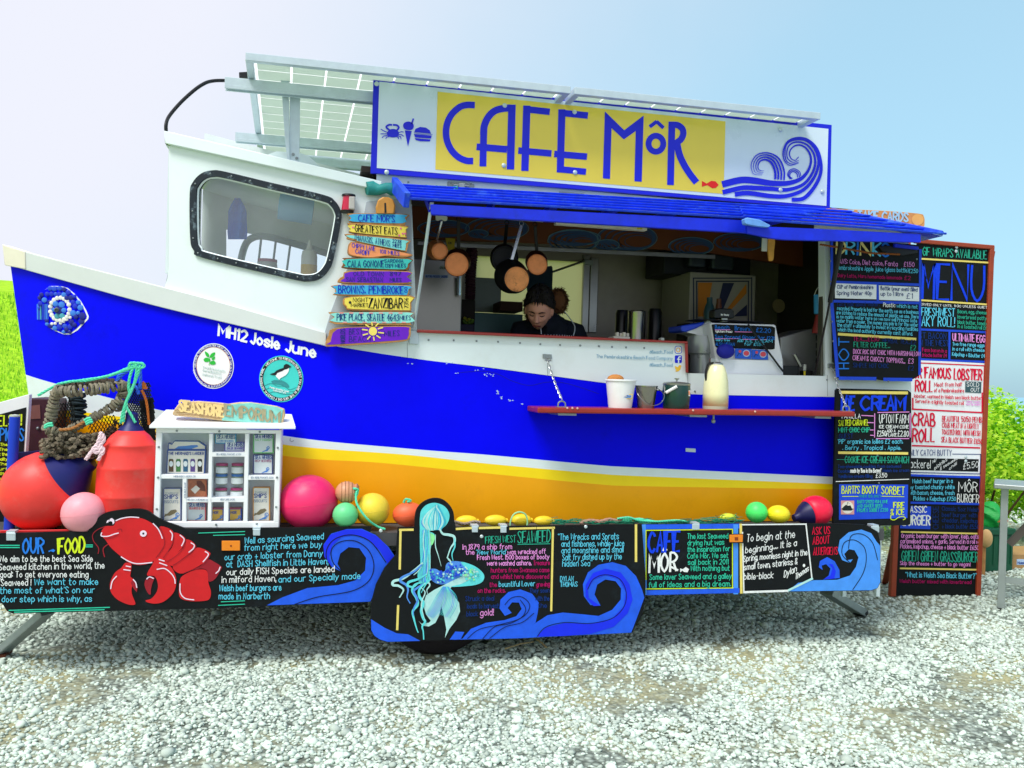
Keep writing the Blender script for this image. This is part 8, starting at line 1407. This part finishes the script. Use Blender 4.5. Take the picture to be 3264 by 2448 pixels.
# hair: cap of locks swept back
b = MB(); n, m_ = 30, 12; vs = []
for i in range(m_+1):
    t_ = .06+1.50*i/m_
    for j in range(n):
        a_ = 2*math.pi*j/n; fr_ = max(0, math.sin(a_)); tt_ = min(t_, 1.62-.68*fr_**1.2); r_ = 1.13+.03*math.sin(j*2.1+i)+.02*math.sin(i*1.7)
        vs.append(hp(.080*r_*math.sin(tt_)*math.cos(a_), .100*r_*math.sin(tt_)*math.sin(a_)-.012, .124*r_*math.cos(tt_)+.006))
b.add(vs, [(i*n+j, i*n+(j+1)%n, (i+1)*n+(j+1)%n, (i+1)*n+j) for i in range(m_) for j in range(n)]+[tuple(range(n))]); b.build('hair', HAIR, pe, smooth=True)
b = MB(); rp = random.Random(8)
for k_ in range(260):
    a_ = rp.uniform(0, 6.28); t_ = rp.uniform(.05, 1.35) if math.sin(a_) < .2 else rp.uniform(.05, .85); d_ = lambda tt_, g: hp(.08*g*math.sin(tt_)*math.cos(a_), .10*g*math.sin(tt_)*math.sin(a_)-.012, .124*g*math.cos(tt_)+.006)
    b.tube([d_(t_, 1.12), d_(t_+.12, 1.19), d_(t_+.3, 1.18)], [.005,.006,.001], 4, cap=False)
o = b.build('hair_locks', HAIR, pe, smooth=True); o['kind'] = 'stuff'
BRW = M('eyebrow', '2a1410', .8); LIP = M('lips', '7a3a38', .5)
for s_ in (-1, 1): MB().tube([hp(s_*.012,.100,.022), hp(s_*.030,.098,.030), hp(s_*.050,.086,.024)], [.003,.004,.002], 6).build('eyebrow', BRW, pe, smooth=True); MB().tube([hp(s_*.017,.090,.002), hp(s_*.030,.089,-.002), hp(s_*.046,.080,.003)], [.002,.0035,.002], 6).build('eyelid', BRW, pe, smooth=True)
MB().tube([hp(-.024,.092,-.066), hp(0,.100,-.062), hp(.024,.092,-.066)], [.003,.0055,.003], 6).build('mouth', LIP, pe, smooth=True)
# fur trim of the hood lying on the shoulders
b = MB(); FC = on_y(px('M', 1770,1140), .92)
b.ball(FC, .052, .035, .072, 16, 10)
for k_ in range(2400):
    t_ = rp.random(); a_ = 6.283*t_; g_ = rp.uniform(.55,1); c_ = FC+V((.056*g_*math.cos(a_), -.02+.03*rp.random(), .078*g_*math.sin(a_)))
    d_ = V((rp.gauss(0,1), rp.gauss(0,1), rp.gauss(0,1))).normalized(); L2 = rp.uniform(.012,.028); b.tube([c_, c_+d_*L2*.6, c_+d_*L2+V((0,0,-.005))], [.0022,.0018,.0006], 3, cap=False)
o = b.build('hood_fur', M('brown_fur', '6a4426', .9, island=.4), pe, fix=False); o['kind'] = 'stuff'
b = MB()
for k_ in range(500):
    t_ = rp.random(); c_ = on_y(px('M', 1395+20*t_, 1130+220*t_), .9); d_ = V((rp.gauss(0,1), rp.gauss(0,1), rp.gauss(0,1))).normalized(); L2 = rp.uniform(.018,.036); b.tube([c_, c_+d_*L2*.6, c_+d_*L2], [.0022,.0018,.0006], 3, cap=False)
o = b.build('hood_fur', M('brown_fur', '6a4426', .9, island=.4), pe, fix=False); o['kind'] = 'stuff'
# ================================================================== SURROUNDINGS
# steel trestle table at the right edge
G = on_z((3190,1945), 0); YT2 = G.y; t = thing('steel_table', 'galvanised steel table at the right edge of the gravel', 'table', tuple(G)); TS = M('table_steel', 'a8b0b0', .42, .6, var=.12, scale=8)
tl = on_y(px('Z', 457,722), YT2); tb = tl-V((0,0,.032))
lw = .045; dd = V((G.x-CAM.x, G.y-CAM.y, 0)).normalized(); da = V((dd.y, -dd.x, 0))
def tbox(nm, mt, o, l, d, z0, z1, bev=.003): return MB().obox(o+da*l/2+dd*d/2+V((0,0,(z0+z1)/2-o.z)), da*l/2, dd*d/2, V((0,0,(z1-z0)/2))).build(nm, mt, t, bev=bev)
T0 = V((tl.x, tl.y, 0)); tbox('table_top', TS, T0, 1.5, .42, tb.z, tl.z, .006)
G0 = V((G.x, G.y, 0))-da*lw/2
for u_, v_ in ((0,0), (1.35,0), (0,.34), (1.35,.34)): tbox('leg', TS, G0+da*u_+dd*v_, lw, lw, .012, tb.z-.001); tbox('foot', BLACKP, G0+da*(u_-.002)+dd*(v_-.002), lw+.004, lw+.004, 0, .0119, 0)
zr = on_y(px('Z', 600,1408), YT2).z; tbox('stretcher', TS, G0+da*lw+dd*.01, 1.30, .025, zr-.02, zr+.02, 0)
p0_ = G0+da*.06+dd*.2; MB().bar(V((p0_.x, p0_.y, .42)), V((p0_.x+da.x*.3, p0_.y+da.y*.3, tb.z)), .03, .05).build('brace', M('brace_grey', '6a625c', .5, .3), t)
# bins and boxes behind
g = on_z(px('Z', 470,1352), 0); t = thing('green_crate', 'dark green plastic crate on the gravel behind the menu board', 'crate', tuple(g)); a_ = on_y(px('Z', 350,1045), g.y); b_ = on_y(px('Z', 592,1352), g.y); GC = M('crate_green', '0c5238', .5, var=.1)
MB().box((a_.x, g.y, .0), (b_.x, g.y+.4, a_.z-.05)).build('crate_body', GC, t, bev=.01); MB().box((a_.x-.01, g.y-.012, a_.z-.05), (b_.x+.01, g.y+.41, a_.z)).build('crate_rim', GC, t, bev=.006)
for i in range(4): x = b_.x-.03-.055*i; MB().box((x, g.y-.008, .06), (x+.012, g.y-.0005, a_.z-.07)).build('crate_rib', GC, t)
gz_ = a_.z; q = on_y(px('Z', 425,950), g.y+.15); t = thing('green_sack', 'bright green plastic sack slumped on the dark green crate', 'sack', (q.x, q.y, gz_)); k = CROP['Z'][2]*(q-CAM).dot(FW)/FPX; b = MB(); b.ball((0,0,0), 70*k, .12, 95*k, 28, 18)
b.v = [(x+q.x+.012*math.sin(z*60+x*40), y+q.y+.01*math.sin(x*70), z+q.z+.012*math.sin(x*55)) for x, y, z in b.v]; b.build('sack_body', M('sack_green', '18a848', .5, var=.35, scale=9, bump=.6, bscale=30), t, smooth=True)
for i in range(6): MB().ball((q.x-.02+.022*i, q.y-.118+.004*i, q.z-.03), .008, .003, .010, 10, 6).build('printed_dot', M('sack_orange', 'e07828', .5), t)
q = on_z(px('Z', 405,1180), 0); q = on_y(px('Z', 405,1112), g.y-.12); t = thing('round_cushion', 'cream round cushion wedged between the menu board and the green crate', 'cushion', (q.x, q.y, q.z-.1)); MB().ball(q, 34*k, .05, 62*k, 24, 16).build('cushion_body', M('cushion_cream', 'd8b078', .8, var=.15), t, smooth=True); MB().tube([V((q.x,q.y+.02,q.z-.05)), V((q.x,q.y+.02,0))], .012).build('cushion_stake', WOOD, t)
g2 = on_z(px('Z', 640,1332), 0); t = thing('cardboard_box', 'brown cardboard box with a blue label under the steel table', 'box', tuple(g2)); a_ = on_y(px('Z', 562,1228), g2.y); MB().box((a_.x, g2.y, 0), (a_.x+.55, g2.y+.35, a_.z)).build('box_body', M('cardboard', 'b08a5a', .8, var=.15), t, bev=.004); slab(t, 'box_label', M('label_pale_blue2', 'b8d0f0', .6), pxs('Z', 622,1262, 690,1262, 690,1302, 622,1302), g2.y-.002, .002, 0); text(t, SY(g2.y-.002), 'Z', 'Mussels', 628,1296, 690,1296, 18, PRT, w=4, lift=.001)
# sign, post and box at the bow end
YL = .42; sl_ = SY(YL); t = thing('list_signboard', 'white framed black sign with yellow list text at the left edge', 'sign', tuple(on_y((40,1690), YL)))
slab(t, 'sign_frame', M('frame_white', 'eceef0', .5), pxs('Y', -500,670, 0,530, 478,398, 490,402, 430,1345, 395,2700, -500,2700), YL, .04); shape(t, sl_, 'Y', BLACK, -480,850, 0,728, 436,612, 395,1345, 370,2690, -480,2690, lift=.002, name='sign_face')
for s_, x0, y0, x1, y1, h, k_ in (('WELSH!', -180,930,350,905,170,'l'), ('CHAMPIONS', -420,1165,385,1165,200,'s')): text(t, sl_, 'Y', s_, x0,y0,x1,y1,h,k_, w=26, lift=.0035, jit=.06)
for i in range(9): text(t, sl_, 'Y', ('Fire The', 'line The', 'about the', 'by Quality', 'to The', '4 Surf', 'Quality', 'of Chefs', 'of Cafe')[i], -150,1250+80*i, 120,1252+80*i, 46, 'l', w=12, lift=.0035)
ps = kid(bpy.data.objects.new('bow_post', None), TR); COL.objects.link(ps); q = on_y(px('Y', 245,770), .2); BPM = M('post_blue', '0a3ac8', .5, var=.15)
MB().tube([V((q.x,.2,q.z)), V((q.x-.012,.2,.60))], pxr(.2, px('Y',245,770), 82*CROP['Y'][2]), 24).build('post', BPM, ps, smooth=True); MB().lathe([(0,0),(.022,0),(.024,.008),(0,.012)], (q.x,.2,q.z), (0,0,1), 20).build('post_cap', M('cap_pale', 'c8d0c0', .5), ps)
MB().bar(on_y(px('Y', 280,1420), .24), on_y(px('Y', 900,1370), .30), .03, .035).build('post_rail', M('post_rail_navy', '10246a', .5), ps)
t = thing('maroon_locker', 'dark maroon locker box under the bow behind the creel', 'locker', tuple(on_y(px('Y', 600,1500), .62))); a_, b_ = on_y(px('Y', 450,400), .62), on_y(px('Y', 860,2700), .62); MB().box((a_.x, .62, .666), (b_.x, .95, a_.z-.02)).build('locker_body', M('maroon_paint', '3c1020', .5, var=.25, scale=9), t, bev=.005); slab(t, 'locker_panel', M('maroon_panel', '7a4a44', .6), pxs('Y', 490,590, 660,570, 670,800, 470,810), .616, .004, 0); MB().ball(on_y(px('Y', 625,960), .615), .008).build('locker_knob', SCREW, t)
# bushes
LEAF = []
for n_, c_ in (('lime', 'daf848'), ('green', 'b4ea38'), ('deep', '6cb428')):
    mt = M('leaf_'+n_, c_, .55, var=.25, scale=3); n = mt.node_tree; P = n.nodes['Principled BSDF']; o = n.nodes['Material Output']; tr = n.nodes.new('ShaderNodeBsdfTranslucent'); tr.inputs[0].default_value = (*lin(c_), 1); x = n.nodes.new('ShaderNodeMixShader'); x.inputs[0].default_value = .5; n.links.new(P.outputs[0], x.inputs[1]); n.links.new(tr.outputs[0], x.inputs[2]); n.links.new(x.outputs[0], o.inputs[0]); LEAF.append(mt)
def bush(label, c, rx, ry, h, n, seed):
    r_ = random.Random(seed); t = thing('coastal_bush', label, 'bush', tuple(c), 'bushes behind the lot'); c = V(c); b = MB(); rg = np.random.default_rng(seed)
    cl = [(V((r_.uniform(-1,1)*rx*.8, r_.uniform(-1,1)*ry*.8, h*(.12+.72*r_.random()**.8))), r_.uniform(.16,.34)) for _ in range(34)]
    for k_ in range(n):
        cc, cr_ = r_.choice(cl); d_ = V((r_.gauss(0,1), r_.gauss(0,1), r_.gauss(0,1))).normalized(); p = c+cc+d_*cr_*r_.uniform(.55,1.05)
        if p.z < c.z+.02: continue
        s = r_.uniform(.018,.038); u = V((r_.gauss(0,1), r_.gauss(0,1), r_.gauss(0,.5))).normalized(); w_ = u.cross((d_+V((0,0,.7))).normalized()).normalized()
        b.cm = 0 if r_.random() < .5 else (1 if r_.random() < .7 else 2); b.add([p-u*s, p+w_*s*.5+V((0,0,.004)), p+u*s, p-w_*s*.5+V((0,0,.004))], [(0,1,2),(0,2,3)])
    o = b.build('foliage', LEAF, t, fix=False); o['kind'] = 'stuff'; b = MB()
    for cc, cr_ in cl[:16]: b.tube([c+V((cc.x*.2,cc.y*.2,0)), c+V((cc.x*.55,cc.y*.55,cc.z*.45)), c+cc], [.018,.012,.005], 6)
    b.build('stem', M('bush_stem', '4a3a20', .9), t, smooth=True)
gb = on_z((3230,1790), 0)
bush('tall lime green bush behind the crate at the right edge', (gb.x+.35, gb.y+.9, 0), .8, .6, 1.62, 15000, 1); bush('lime green bush behind the menu board', (gb.x-.75, gb.y+1.2, 0), .8, .6, 1.25, 12000, 2); bush('lime green bush seen in the gap under the ice cream board', (gb.x-2.0, gb.y+1.3, 0), .8, .6, 1.0, 9000, 3); bush('lime green bush beyond the steel table', (gb.x+1.5, gb.y+.7, 0), .8, .6, 1.5, 11000, 4)

# a dry reed stem dropped on the gravel
b = MB(); b.tube([on_z((1610,2068), .03), on_z((1660,2052), .035), on_z((1700,2046), .03)], .004, 6); b.tube([on_z((1700,2030), .03), on_z((1728,2050), .03), on_z((1742,2064), .025)], .005, 6); tag(b.build('dry_reed', M('straw', 'c8b080', .9), smooth=True), 'dry straw stems lying on gravel below the mermaid board', 'straw')
